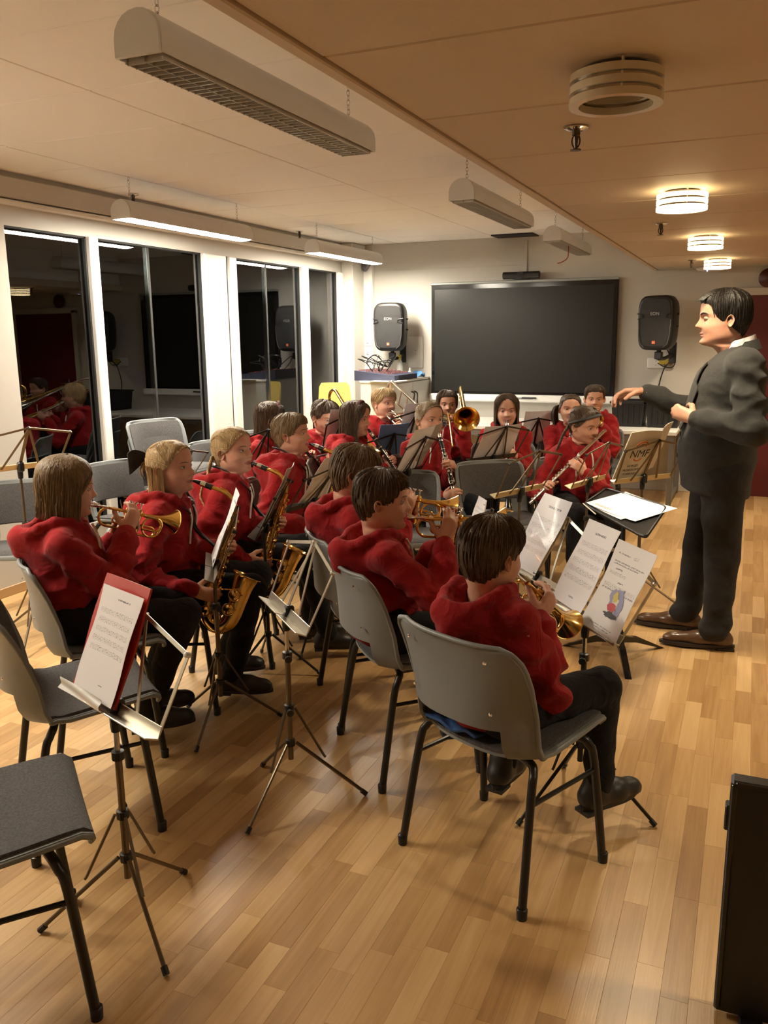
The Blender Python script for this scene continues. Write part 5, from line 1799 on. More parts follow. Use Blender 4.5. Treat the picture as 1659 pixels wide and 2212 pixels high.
def hoodie(J, root, h, seed=0.0, fat=1.0, m=None, strings=True):
    s, f = J.s, fat
    pt = lambda r, q, u: J.hip + J.R * r * s + J.F * q * s + J.U * u
    L = J.L
    allp = [pt(0, 0, -.05), J.neck] + J.sh + J.elb + J.wr
    lo, hi = sdf_box(allp, .17)
    S = Sdf(lo, hi, h)
    R3 = np.stack((J.R, J.F, J.U), 1).T
    S.ell(pt(0, -.010, -.012), (.150 * s * f, .124 * s * f, .080 * s), R3, k=.02)
    S.ell(pt(0, .004, L * .24), (.142 * s * f, .118 * s * f, .14 * s), R3, k=.05)
    S.ell(pt(0, -.004, L * .52), (.134 * s * f, .108 * s * f, .15 * s), R3, k=.06)
    S.ell(pt(0, -.012, L * .76), (.140 * s * f, .100 * s * f, .095 * s), R3, k=.05)
    S.cap(J.sh[0] * .82 + J.sh[1] * .18 + J.U * .006, J.sh[1] * .82 + J.sh[0] * .18 + J.U * .006, .050 * s, k=.05)
    S.cap(J.neck - J.U * .07, J.neck - J.U * .005, .080 * s, .056 * s, k=.03)
    for i in range(2):
        sg = (-1, 1)[i]
        sh = J.sh[i] - J.U * .006 - J.R * sg * .012
        S.cap(sh, J.elb[i], .055 * s, .053 * s, k=.035, fold=.0055, freq=62, ph=seed + i * 2)
        v = nrm(J.wr[i] - J.elb[i])
        w1 = J.wr[i] - v * .040 * s
        S.cap(J.elb[i], w1, .053 * s, .050 * s, k=.022, fold=.0060, freq=75, ph=seed + 1 + i)
        S.cap(w1, J.wr[i] - v * .002, .0375 * s, .0345 * s, k=.008)
    c = J.neck + J.U * .006
    # hood: collar that crosses in front, a standing rim and the pouch hanging behind
    ring = [(-.012, .088, -.066), (-.046, .080, -.030), (-.078, .042, .006), (-.096, -.018, .018), (-.088, -.080, .006), (-.052, -.124, -.014), (0, -.142, -.022), (.052, -.124, -.014), (.088, -.080, .006), (.096, -.018, .018), (.078, .042, .006), (.046, .080, -.030), (.012, .088, -.066)]
    q = [c + J.R * a * s * .95 + J.F * b * s * .95 + J.U * e * s for a, b, e in ring]
    S.ell(c - J.F * .088 * s - J.U * .048 * s, (.108 * s, .068 * s, .070 * s), R3, k=.02)
    S.cap(c - J.F * .105 * s - J.U * .045 * s, c - J.F * .165 * s - J.U * .085 * s, .055 * s, .022 * s, k=.03)
    S.ell(c - J.F * .068 * s + J.U * .030 * s, (.076 * s, .064 * s, .070 * s), R3, k=.012, cut=True)
    for a, b in zip(q[:-1], q[1:]):
        S.cap(a, b, .0175 * s, k=.010)
    S.cap(J.neck - J.U * .02, J.neck + J.U * .16, .054 * s, .060 * s, k=.010, cut=True)
    V, Q = S.surface(1)
    N = normals(V, Q)
    # drapery: broad folds over the trunk, tighter ones near elbows and waist
    el = np.minimum(np.linalg.norm(V - J.elb[0], axis=1), np.linalg.norm(V - J.elb[1], axis=1))
    u = (V - J.hip) @ J.U
    ridge = lambda P, sc, sd: 1 - 2.2 * np.abs(fnoise(P, sc, sd))
    ar = np.minimum(np.linalg.norm(V - J.sh[0] + J.U * .05, axis=1), np.linalg.norm(V - J.sh[1] + J.U * .05, axis=1))
    wgt = .0016 + .0105 * np.exp(-(el / .13) ** 2) + .0090 * np.exp(-((u - .07) / .09) ** 2) + .0055 * np.exp(-(ar / .12) ** 2)
    V = V + N * (wgt * ridge(V * np.array((1, 1, 1.7)), 24, seed + 3))[:, None] + N * (.0045 * fnoise(V * np.array((1, 1, .8)), 15, seed))[:, None]
    # ribbed hem band drawn in
    band = np.clip(1 - np.abs(u + .030) / .022, 0, 1) * (np.abs((V - J.hip) @ J.R) < .17)
    V = V - N * (.006 * band)[:, None]
    o = quads('hoodie', to_base(V, J.base), Q, m or M_red, root)
    if strings:
        for sg in (-1, 1):
            P0 = c + J.R * sg * .040 * s + J.F * .094 * s - J.U * .040 * s
            P = [P0 + J.F * .010, P0 - J.U * .045 + J.F * .022 + J.R * sg * .008, P0 - J.U * .095 + J.F * .018 + J.R * sg * .012, P0 - J.U * .15 + J.F * .016 + J.R * sg * (.012 + .006 * math.sin(seed))]
            MB().tube(to_base(smooth_path(P, 3), J.base), .0046 * s, n=6).build('drawstring', M_cord, o)
    return o

def trousers(J, root, h, m, seed=0.0, wide=1.0):
    s = J.s
    lo, hi = sdf_box(J.hips + J.knee + J.ankle + [J.hip + np.array((0, 0, .08))], .13)
    S = Sdf(lo, hi, h)
    S.cap(J.hip - J.R * .05 * s, J.hip + J.R * .05 * s, .098 * s, k=.03)
    S.cap(J.hip + J.U * .06, J.hip + J.U * .02, .085 * s, k=.04)
    for i in range(2):
        S.cap(J.hips[i] - J.fwd * .02, J.knee[i], .082 * s * wide, .060 * s * wide, k=.03, fold=.0025, freq=55, ph=seed + i)
        v = nrm(J.ankle[i] - J.knee[i])
        S.cap(J.knee[i], J.ankle[i] + v * .005, .059 * s * wide, .047 * s * wide, k=.025, fold=.003, freq=60, ph=seed + 2 + i)
    V, Q = S.surface(1)
    N = normals(V, Q)
    V = V + N * (.0032 * fnoise(V, 28, seed + 5))[:, None]
    return quads('trousers', to_base(V, J.base), Q, m, root)

def shoes(J, root, h, m=None, sole=None, size=.225, laces=True, ext=0.0):
    for i in range(2):
        f = J.foot[i]
        a = J.ankle[i]
        sd = np.array((f[1], -f[0], 0))
        z = a[2] - .078
        at = lambda x, y, zz: np.array((a[0], a[1], z)) + f * (x * size) + sd * y * size + np.array((0, 0, zz))
        pts = [at(-.30, 0, 0), at(.80 + ext, 0, .1)]
        lo, hi = sdf_box(pts, .07)
        S = Sdf(lo, hi, h)
        S.cap(at(-.16, 0, .036), at(.30, .01, .034), .036, .040, k=.02)
        S.cap(at(.30, .01, .034), at(.60 + ext * .8, .02, .027), .040, .031 - ext * .03, k=.02)
        S.cap(at(.60 + ext * .8, .02, .026), at(.66 + ext, .02, .024), .031 - ext * .03, .026 - ext * .03, k=.02)
        S.cap(at(-.10, 0, .05), at(-.04, 0, .088), .036, .041, k=.03)
        S.plane_cut((a[0], a[1], z + .012), (0, 0, -1))
        V, Q = S.surface(1)
        o = quads('shoe', to_base(V, J.base), Q, m or M_shoe, root)
        out = []
        for q in np.linspace(0, 2 * PI, 25)[:-1]:
            x, y = math.cos(q), math.sin(q)
            X = .235 + x * (.55 + ext * .5) + ext * .5
            Y = y * (.165 if x > .1 else .145) * (1 - (.35 * max(0, x - .5) ** 1.2) * (1 + 3 * ext)) + .01 * (x > 0)
            out.append((X * size, Y * size))
        b = np.array((a[0], a[1], z)) - J.base
        MB().prism(out, .016, o=b, X=f, Y=-sd).prism([(-.30 * size, -.13 * size), (-.02 * size, -.135 * size), (-.02 * size, .135 * size), (-.30 * size, .13 * size)], .012, o=b - np.array((0, 0, .0095)), X=f, Y=-sd).build('sole', sole or M_sole, o, smooth=30)
        if laces:
            L = MB()
            for k in range(4):
                x = .10 + k * .085
                L.tube([to_base(at(x, -.085, .071 - k * .004), J.base), to_base(at(x + .03, 0, .083 - k * .006), J.base), to_base(at(x, .085, .071 - k * .004), J.base)], .0028, n=5)
            L.build('lace', mat('shoe_lace', (.06, .055, .05), .8), o)

def body_mesh(J, name, label, skin, hands, h, adult=False, brow=None, iris=None, lids=.55, look=(0, 0), cat='person', hl=.150, hh=.0042, group=None):
    mb = MB()
    head_mesh(mb, J.head, adult=adult, lids=lids, look=look)
    for i, hd_ in enumerate(hands):
        if hd_ is None: continue
        W, d, n, kw = hd_
        hand_mesh(mb, W, d, n, (-1, 1)[i], hl, h=hh, arm=J.elb[i] - np.asarray(W), **kw)
    # the rest of the body, under the clothes
    lo, hi = sdf_box([J.hip, J.neck] + J.sh + J.elb + J.wr + J.hips + J.knee + J.ankle, .12)
    S = Sdf(lo, hi, .018)
    s = J.s
    S.cap(J.hip, J.neck - J.U * .12, .07 * s, .055 * s, k=.03)
    S.cap(J.neck - J.U * .12, J.neck + J.U * .02, .05 * s, .038 * s, k=.02)
    for i in range(2):
        S.cap(J.neck - J.U * .09, J.sh[i] - J.U * .02, .032 * s, .026 * s, k=.02)
        S.cap(J.sh[i] - J.U * .02, J.elb[i], .026 * s, .024 * s, k=.02)
        S.cap(J.elb[i], J.wr[i], .029 * s, .024 * s, k=.02)
        S.cap(J.hip, J.hips[i], .06 * s, k=.02)
        S.cap(J.hips[i], J.knee[i], .052 * s, .040 * s, k=.02)
        S.cap(J.knee[i], J.ankle[i], .038 * s, .030 * s, k=.02)
    V, Q = S.surface(0)
    mb.add(V, Q.tolist(), 0)
    mb.V = [v - J.base for v in mb.V]
    o = mb.build(name, [skin, M_lip, M_eye, iris or M_iris, brow or HAIRS['dkblond']], smooth=60, label=label, cat=cat, group=group)
    o.location = J.base
    return o

def mb_base(mb, J):
    mb.V = [v - J.base for v in mb.V]
    return mb

# ---- hair styles
def do_hair(J, root, style, key, seed, rng, hk):
    hd = J.head
    m = HAIRS3[key]
    fr = hk.get('fringe', .80)
    if style == 'short':
        low = hair_low(fr, hk.get('nape', .12), hk.get('side', .40))
        mb = hair_cap(hd, low, seed, thick=hk.get('thick', .045), vol=hk.get('vol', 1.0))
        short_locks(mb, hd, rng, hk.get('n', 330), low, length=hk.get('len', .34), lift=hk.get('lift', .010), base=hk.get('thick', .045), sweep=hk.get('sweep', 0), r=.015)
        if fr < .79:
            for _ in range(70):
                th = rng.uniform(-.95, .95)
                q = np.linspace(0, 1, 6)
                P = dome(.965 + (fr - .02 - .965) * q, th + hk.get('sweep', .15) * q * .8, .055 - .02 * q)
                lock(mb, hd, P, .015)
        return mb_base(mb, J).build('hair', m, root, smooth=70)
    loose = style in ('bob', 'long')
    low = [fr, fr - .01, fr - .10, .60, .48, .44, .36, .22, .06, .05] if not loose else [fr, fr - .04, fr - .20, .56, .42, .18, -.02, -.10, -.10, -.10]
    mb = hair_cap(hd, low, seed, thick=hk.get('thick', .026 if not loose else .040), vol=hk.get('vol', .9), mess=.5)
    def hanging(tgt, N, drop, open_, t_hi, rr=(.010, .019)):
        for _ in range(N):
            th = rng.uniform(-PI, PI)
            if abs(th) < open_: continue
            t0 = rng.uniform(.45, t_hi)
            end = -drop * rng.uniform(.86, 1.05)
            wob = rng.normal(0, .010, 2)
            P = []
            for q in np.linspace(0, 1, 9):
                t = t0 + (end - t0) * q
                if t > .25:
                    p = surf(min(t, .97), th, .050 + .028 * q)
                else:
                    p = surf(.25, th, .080)
                    k = (.25 - t)
                    p[0] *= 1 - .10 * k + hk.get('flare', 0) * k
                    p[1] = p[1] * (1 - .10 * k) + hk.get('back', -.02) * k
                    p[2] = t
                p[:2] += wob * q + rng.normal(0, .004, 2)
                P.append(p)
            lock(tgt, hd_free(J, hd), P, rng.uniform(*rr), n=4)
    if loose:
        hanging(mb, hk.get('n', 620), hk.get('drop', .35), hk.get('open', 1.0), .97)
        for _ in range(110):
            sg = 1 if rng.random() < .5 else -1
            q = np.linspace(0, 1, 7)
            th0, th1 = sg * rng.uniform(.02, .9), sg * rng.uniform(hk.get('open', 1.0) - .02, 1.35)
            t1 = rng.uniform(.30, .60)
            lock(mb, hd, dome(.975 + (t1 - .975) * q, th0 + (th1 - th0) * q ** .65, .045 + .01 * np.sin(PI * q)), .014)
    else:
        t1 = hk.get('tie', .62)
        for _ in range(300):
            th = rng.uniform(-2.6, 2.6)
            t0 = max(float(np.interp(abs(th), LINE_A, low)) + .01, rng.uniform(.1, .6))
            q = np.linspace(0, 1, 7)
            P = dome(np.minimum(.975, t0 + (t1 - t0) * q + .30 * np.sin(PI * q) * (1 if abs(th) < 1.2 else .25)), th + (math.copysign(PI, th) - th) * q * .92, .022 + .016 * np.sin(PI * q))
            lock(mb, hd, P, .013)
    if hk.get('loose'):
        hanging(mb, hk.get('nl', 200), hk['loose'], 1.5, .55)
    o = mb_base(mb, J).build('hair', m, root, smooth=70)
    if style == 'ponytail':
        tl = MB()
        t = hk.get('tie', .62)
        for _ in range(110):
            dx, dy = rng.normal(0, .035), rng.normal(0, .03)
            P = [(dx * .4, -.44, t + dy * .3)]
            for q in np.linspace(.2, 1, 6):
                P.append((dx * (1 + 1.5 * q) + hk.get('tail_x', 0) * q, -.50 - .10 * math.sin(q * 2.4) + dy + .05 * q, t - hk.get('drop', .75) * q * rng.uniform(.92, 1.05)))
            lock(tl, hd_free(J, hd), P, .018, n=4)
        mb_base(tl, J).build('ponytail', m, o, smooth=70)
    if style in ('braid', 'pigtails'):
        for sx in hk.get('sides', (0,)):
            tl = MB()
            path = hk['path'] if 'path' in hk else [(0, -.46, .30), (0, -.50, .12), (0, -.47, -.1), (0, -.45, -.4), (0, -.44, -.75)]
            pts = [np.array((p[0] * (sx or 1), p[1], p[2])) for p in smooth_path(path, 8)]
            if style == 'braid':
                n = len(pts)
                for ph in range(3):
                    P = []
                    for i, p in enumerate(pts):
                        a = i * .95 + ph * 2.094
                        w = .034 * (1 - .35 * i / n)
                        P.append(p + np.array((math.cos(a) * w, math.sin(2 * a) * w * .45, 0)))
                    tl.tube(hd_free(J, hd)(np.array(P)), [.034 * hd.H * (1 - .4 * i / n) for i in range(n)], n=6, m=(0, 2, 1)[ph])
                e = pts[-1]
                for _ in range(24):
                    d_ = rng.normal(0, .02, 2)
                    lock(tl, hd_free(J, hd), [e, e + np.array((d_[0], d_[1], -.10)), e + np.array((2 * d_[0], 2 * d_[1], -.22))], .010)
            else:
                for _ in range(70):
                    d_ = rng.normal(0, .045, 2)
                    P = [p + np.array((d_[0], d_[1], 0)) * (.25 + min(1, i / 8)) for i, p in enumerate(pts[::2])]
                    lock(tl, hd_free(J, hd), P, .020, n=4)
            mb_base(tl, J).build('braid' if style == 'braid' else 'bunch', m, o, smooth=70)
            if style == 'pigtails':
                MB().tube(hd(np.array([pts[0] + np.array((math.cos(a) * .045, 0, math.sin(a) * .045)) for a in np.linspace(0, 6.28, 13)[:-1]])) - J.base, .005, n=6, closed=True).build('hair_tie', M_cord, o)
    return o
def hd_free(J, hd):
    """Head placement without the neck bend: hanging hair falls straight down in the world from the head."""
    def f(P):
        P = np.asarray(P, float)
        q = P.reshape(-1, 3)
        up = np.clip((q[:, 2] - .0) / .25, 0, 1)[:, None]
        rig = hd.A + ((q - hd.piv) * hd.H) @ hd.R.T
        q2 = q.copy(); q2[:, 2] = np.maximum(q[:, 2], .12)
        anch = hd.A + ((q2 - hd.piv) * hd.H) @ hd.R.T
        anch[:, 2] += np.minimum(q[:, 2] - .12, 0) * hd.H
        # keep clear of the back of the hood
        k = np.clip(-(q[:, 2]) / .5, 0, 1)[:, None]
        anch = anch - J.F * (.055 * k) * (q[:, 1:2] < 0) + J.F * (.04 * k) * (q[:, 1:2] >= 0)
        return (rig * up + anch * (1 - up)).reshape(P.shape)
    f.H = hd.H
    return f

# ---- instruments in the hands
def place(o, O, a, Z=None, roll=0.0, k=1.0):
    """Puts an instrument with its origin at O, its +Y along a, and returns the local-to-world function."""
    a = nrm(a)
    X = nrm(np.cross(a, (0, 0, 1.0) if Z is None else Z))
    U = np.cross(X, a)
    q = math.radians(roll)
    X, U = X * math.cos(q) + U * math.sin(q), U * math.cos(q) - X * math.sin(q)
    o.matrix_world = Matrix(((X[0] * k, a[0] * k, U[0] * k, O[0]), (X[1] * k, a[1] * k, U[1] * k, O[1]), (X[2] * k, a[2] * k, U[2] * k, O[2]), (0, 0, 0, 1)))
    Rm = np.stack((X, a, U), 1)
    pt = lambda x, y, z: np.asarray(O) + Rm @ np.array((x * (1 + k) / 2, y * k, z * (1 + k) / 2), float)
    vec = lambda x, y, z: Rm @ np.array((x, y, z), float)
    return pt, vec
def aim(hd, pitch):
    a, p = math.radians(hd), math.radians(pitch)
    return np.array((math.cos(a) * math.cos(p), math.sin(a) * math.cos(p), math.sin(p)))
def grips(kind, pt, vec):
    """(left, right) hands: wrist, finger direction, palm normal, finger pose."""
    if kind == 'cornet':
        return ((pt(-.058, .150, -.128), vec(.10, .55, .72), vec(1, 0, 0), dict(curl=(.75, .85, .5))),
                (pt(.058, .150, -.080), vec(-.12, .22, .90), vec(-1, .0, 0), dict(curl=((.75, .55, .3), (.78, .55, .3), (.80, .5, .3), (.6, .5, .3)), spread=.12)))
    if kind == 'sax':
        return ((pt(-.068, .105, -.275), vec(.28, .92, .10), vec(1, -.2, 0), dict(curl=(.75, .7, .4))),
                (pt(.074, .062, -.455), vec(-.22, .93, -.15), vec(-1, -.2, 0), dict(curl=(.7, .65, .4))))
    if kind == 'clarinet':
        return ((pt(-.066, .262, -.052), vec(.36, -.10, .85), vec(1, 0, -.3), dict(curl=(.75, .6, .35))),
                (pt(.066, .455, -.052), vec(-.36, -.10, .85), vec(-1, 0, -.3), dict(curl=(.75, .6, .35))))
    if kind == 'flute':
        return ((pt(.225, .085, -.075), vec(.15, -.22, .85), vec(0, -1, .1), dict(curl=(.9, .8, .5))),
                (pt(.44, -.040, -.060), vec(.05, .36, .80), vec(0, 1, -.3), dict(curl=(.85, .6, .4))))
    if kind == 'trombone':
        return ((pt(-.075, .03, -.085), vec(.25, .55, .75), vec(1, 0, -.2), dict(curl=(.8, .85, .5))),
                (pt(.105, .19, -.075), vec(-.15, .45, .80), vec(-1, .1, 0), dict(curl=(.85, .85, .5))))

def player(label, cx, cy, d, inst=None, aimd=None, ilabel=None, hair=('short', 'brown', {}), skin=None, trous=None, seed=1, near=1.0, strings=True, fat=1.0, lids=.75, look=(0, 0), brow=None, iris=None, roll=0.0, hands=None, mouth_off=(0, 0, 0), itop=None, isc=None, **kw):
    rng = np.random.default_rng(seed)
    J = seated(cx, cy, d, **kw)
    M = J.head((0, .462, .203)) + np.asarray(mouth_off)
    gr = None
    if inst:
        mk = {'cornet': cornet, 'sax': saxophone, 'clarinet': clarinet, 'flute': flute, 'trombone': trombone}[inst]
        io = mk(ilabel) if not itop else itop(ilabel)
        a = aim(*aimd)
        pt, vec = place(io, M, a, roll=roll, k=isc or {'cornet': .86}.get(inst, 1.0))
        gr = grips(inst, pt, vec)
    if hands is not None:
        gr = hands(J)
    J.wr, J.elb = [], []
    for i, sg in enumerate((-1, 1)):
        W = np.asarray(gr[i][0])
        J.wr.append(W)
        J.elb.append(two_bone(J.sh[i], W, J.l1, J.l2, np.array((0, 0, -1.0)) + (J.R * sg * .22 - J.F * .75 if inst in ('sax', 'clarinet') else J.R * sg * .42 - J.F * .10)))
    hv = .0085 + .0035 * (1 - near)
    root = body_mesh(J, 'person', label, skin or M_skin, gr, hv, lids=lids, look=look, brow=brow or HAIRS[hair[1] if hair[1] != 'blond' else 'dkblond'], iris=iris, hh=.0040 if near > .5 else .005, group='players of the school band')
    hoodie(J, root, hv, seed, fat, strings=strings)
    trousers(J, root, hv * 1.2, trous or M_trous, seed)
    shoes(J, root, .0085, laces=near > .3)
    do_hair(J, root, hair[0], hair[1], seed, rng, hair[2])
    if inst == 'sax':
        st = MB()
        k = pt(0, .165, -.30)
        nk = J.neck
        for sg in (-1, 1):
            P = [k, J.hip + J.U * J.L * .62 + J.F * .135 + J.R * sg * .012, J.hip + J.U * J.L * .82 + J.F * .118 + J.R * sg * .036, nk + J.R * sg * .062 * J.s + J.F * .075 - J.U * .02, nk + J.R * sg * .072 * J.s + J.U * .045 - J.F * .01, nk - J.F * .08 + J.U * .05]
            st.tube(to_base(smooth_path(P, 4), J.base), 1.0, n=4, flat=(.010, .002), up=J.F)
        st.build('neck_strap', M_strap, root)
    return J, root
# ---------------------------------------------------------------- the conductor
def conductor():
    J = Joints()
    d = 190
    a = math.radians(d)
    J.d, J.s, J.H = d, 1.25, .248
    J.fwd = np.array((math.cos(a), math.sin(a), 0)); J.rt = np.array((math.sin(a), -math.cos(a), 0))
    J.base = np.array((-.12, 4.43, 0))
    J.hip = np.array((-.115, 4.43, .88))
    J.neck = np.array((-.060, 4.425, 1.475))
    J.U = nrm(np.array((.035, 0, 1))); J.R = J.rt
    J.F = np.cross(J.U, J.R)
    J.F = J.F if J.F @ J.fwd > 0 else -J.F
    J.L = float((J.neck - J.hip) @ J.U)
    J.sh = [J.neck - J.U * .075 + J.R * sg * .195 for sg in (-1, 1)]
    J.A = J.neck + np.array((-.066, -.004, .070))
    J.head = Head(J.A, J.H, 192, -3, 0, nrm(J.U + .45 * J.F), J.F)
    wl, wr = np.array((-.235, 4.235, 1.150)), np.array((-.500, 4.575, 1.252))
    J.wr = [wl, wr]
    J.elb = [two_bone(J.sh[0], wl, .30, .27, (.5, -.35, -.8)), two_bone(J.sh[1], wr, .30, .27, (.25, .3, -.9))]
    J.hips = [J.hip + J.rt * sg * .10 for sg in (-1, 1)]
    J.knee = [np.array((-.075, 4.345, .47)), np.array((-.185, 4.535, .47))]
    J.ankle = [np.array((-.075, 4.333, .088)), np.array((-.235, 4.572, .088))]
    J.foot = [nrm(np.array((-.27, -.032, 0))), nrm(np.array((-1, -.02, 0)))]
    hands = ((wl, nrm(np.array((-.9, .15, .35))), nrm(np.array((.2, .9, -.3))), dict(curl=(1.25, 1.4, .8), thumb=(.8, .9))),
             (wr, nrm(np.array((-1, -.02, -.02))), nrm(np.array((.0, -.35, -.9))), dict(curl=(.55, .6, .4), thumb=(.5, .4))))
    root = body_mesh(J, 'person', 'conductor in grey suit standing with right arm stretched out', skin_mat('ruddy', (.44, .26, .18)), hands, .01, adult=True, lids=.10, hl=.188, hh=.0045, brow=HAIRS['black'])
    # jacket
    s = 1.0
    P = lambda r, f, u: J.hip + J.R * r + J.F * f + J.U * u
    lo, hi = sdf_box([P(0, 0, -.14), J.neck] + J.sh + J.elb + J.wr, .24)
    S = Sdf(lo, hi, .0095)
    R3 = np.stack((J.R, J.F, J.U), 1).T
    S.cap(P(0, .012, -.20), P(0, .018, .06), .158, .166, k=.03, flat=(J.R, 1.18))
    S.ell(P(0, .028, .13), (.200, .178, .19), R3, k=.06)
    S.ell(P(0, .006, .33), (.205, .160, .20), R3, k=.08)
    S.ell(P(0, -.020, .46), (.205, .138, .12), R3, k=.07)
    S.cap(J.sh[0] * .92 + J.sh[1] * .08, J.sh[1] * .92 + J.sh[0] * .08, .072, k=.06)
    S.cap(J.neck - J.U * .11, J.neck - J.U * .045, .11, .080, k=.05)
    for i in range(2):
        S.cap(J.sh[i], J.elb[i], .078, .066, k=.045, fold=.010, freq=52, ph=1.0 + i)
        v = nrm(J.wr[i] - J.elb[i])
        S.cap(J.elb[i], J.wr[i] - v * .012, .066, .048, k=.03, fold=.006, freq=46, ph=2 + i)
    S.cap(J.neck - J.U * .03, J.neck + J.U * .2, .074, .085, k=.01, cut=True)
    S.plane_cut(P(0, 0, -.105), nrm(-J.U + .10 * J.F), k=.006)
    V, Q = S.surface(1)
    N = normals(V, Q)
    el = np.minimum(np.linalg.norm(V - J.elb[0], axis=1), np.linalg.norm(V - J.elb[1], axis=1))
    ar = np.minimum(np.linalg.norm(V - J.sh[0] + J.U * .10, axis=1), np.linalg.norm(V - J.sh[1] + J.U * .10, axis=1))
    V = V + N * ((.0012 + .0075 * np.exp(-(el / .17) ** 2) + .006 * np.exp(-(ar / .14) ** 2)) * (1 - 2.2 * np.abs(fnoise(V * np.array((1, 1, 2.0)), 19, 2))))[:, None] + N * (.003 * fnoise(V, 13, 5))[:, None]
    loc = np.stack(((V - J.hip) @ J.R, (V - J.hip) @ J.F, (V - J.hip) @ J.U), 1)
    loc = loc[loc[:, 1] > 0]
    def front(r, u, up):
        d = np.hypot(loc[:, 0] - r, (loc[:, 2] - u))
        q = loc[(d < .022) & (np.abs(loc[:, 0]) < .19)]
        return P(r, (float(np.median(q[:, 1])) if len(q) else .12) + up, u)
    jk = quads('jacket', to_base(V, J.base), Q, M_suit, root)
    fl = lambda f: f - .008
    lap = MB()
    for sg in (-1, 1):
        G = []
        for q in np.linspace(0, 1, 12):
            u = .20 + .325 * q
            x0 = .008 + .062 * q ** 1.1
            wd = (.030 + .055 * math.sin(PI * min(1, q * .85 + .1))) * (1.0 if q < .72 else .62 + .1 * (q - .72))
            row = []
            for k in np.linspace(0, 1, 5):
                x = x0 + wd * k
                row.append(front(sg * x, u, .010 + .003 * k))
            G.append(row)
        # over the shoulder to the collar at the back
        G = np.array(G)
        if sg < 0: G = G[:, ::-1]
        lap.grid(G, thick=.005)
        c = []
        for t in np.linspace(0, 1, 8):
            an = t * 2.7
            row = []
            for k in (0, .5, 1):
                rr = .070 + .022 * k
                row.append(J.neck + J.R * sg * math.sin(an) * rr + J.F * (math.cos(an) * rr * 1.0 - .005) + J.U * (.030 - .045 * k - .018 * math.cos(an)))
            c.append(row)
        c = np.array(c)
        if sg > 0: c = c[:, ::-1]
        lap.grid(c, thick=.005)
    mb_base(lap, J).build('lapel', M_suit, jk, smooth=60)
    bt = MB()
    for u in (.175, .07):
        bt.lathe([(.011, 0), (.011, .004), (.001, .005)], 12, o=front(-.01, u, .001), axis=J.F)
    mb_base(bt, J).build('button', M_black, jk)
    # shirt: front and collar
    sh = MB()
    G = []
    for q in np.linspace(0, 1, 8):
        u = .22 + .33 * q
        G.append([front(x * (.01 + .072 * q), u, .006) for x in np.linspace(1, -1, 7)])
    sh.grid(np.array(G), thick=.004)
    for sg in (-1, 1):
        c = []
        for t in np.linspace(.10, 1, 10):
            an = t * PI
            lift = .052 - .045 * (1 + math.cos(an)) / 2
            c.append([J.neck + J.R * sg * math.sin(an) * r_ + J.F * (math.cos(an) * r_ * 1.02 + .008) + J.U * z for r_, z in ((.062, lift + .014), (.069, lift - .012), (.072, lift - .034))])
        c = np.array(c)
        if sg < 0: c = c[:, ::-1]
        sh.grid(c, thick=.004)
        tip = J.neck + J.F * .078 + J.R * sg * .022 - J.U * .002
        sh.add([tip, tip + J.R * sg * .030 - J.F * .012 + J.U * .014, tip + J.R * sg * .020 + J.F * .004 - J.U * .045, tip + J.F * .006], [(0, 1, 2), (0, 2, 1)])
    v = nrm(J.wr[1] - J.elb[1])
    sh.tube([J.wr[1] - v * .03, J.wr[1] + v * .004], .042, n=16)
    mb_base(sh, J).build('shirt', M_shirt, root, smooth=60)
    te = MB()
    te.box(J.neck + J.F * .085 - J.U * .018, (.034, .024, .032), rot=np.stack((J.R, J.F, J.U), 1), b=.008)
    G = []
    for q in np.linspace(0, 1, 7):
        p = front(0, .53 - .30 * q, .011)
        w_ = .016 + .020 * q
        G.append([p + J.R * x * w_ + J.F * (.004 * (1 - abs(x))) for x in (-1, 0, 1)])
    te.grid(np.array(G), thick=.004)
    mb_base(te, J).build('tie', M_tie, root, smooth=60)
    # trousers
    lo, hi = sdf_box(J.hips + J.knee + J.ankle, .17)
    S = Sdf(lo, hi, .0105)
    S.cap(J.hip - J.R * .06 + J.U * .03, J.hip + J.R * .06 + J.U * .03, .135, k=.04)
    for i in range(2):
        S.cap(J.hips[i], J.knee[i], .112, .082, k=.04, fold=.003, freq=30, ph=i)
        S.cap(J.knee[i], J.ankle[i] + np.array((0, 0, .012)), .082, .066, k=.03, fold=.0035, freq=38, ph=i + 2)
        S.cap(J.ankle[i] + np.array((0, 0, .03)), J.ankle[i] + J.foot[i] * .03 + np.array((0, 0, .005)), .064, .060, k=.02)
    S.plane_cut((0, 0, .045), (0, 0, -1))
    V, Q = S.surface(1)
    N = normals(V, Q)
    low = np.exp(-((V[:, 2] - .12) / .10) ** 2)
    V = V + N * ((.003 + .006 * low) * fnoise(V * np.array((1, 1, 1.8)), 24, 7))[:, None]
    quads('trousers', to_base(V, J.base), Q, M_suitp, root)
    shoes(J, root, .008, M_brshoe, M_heel, size=.285, ext=.16)
    rng = np.random.default_rng(5)
    low = hair_low(.79, .08, .38)
    mb = hair_cap(J.head, low, 3, thick=.042)
    short_locks(mb, J.head, rng, 420, low, length=.32, lift=.012, base=.042, r=.013)
    for _ in range(60):
        th = rng.uniform(-.75, .75)
        q = np.linspace(0, 1, 6)
        P_ = dome(.94 - .13 * q, th + .1 * q, .05 + .03 * q)
        P_[:, 1] += .05 * q ** 2
        lock(mb, J.head, P_, .012)
    mb_base(mb, J).build('hair', HAIRS3['black'], root, smooth=70)
conductor()
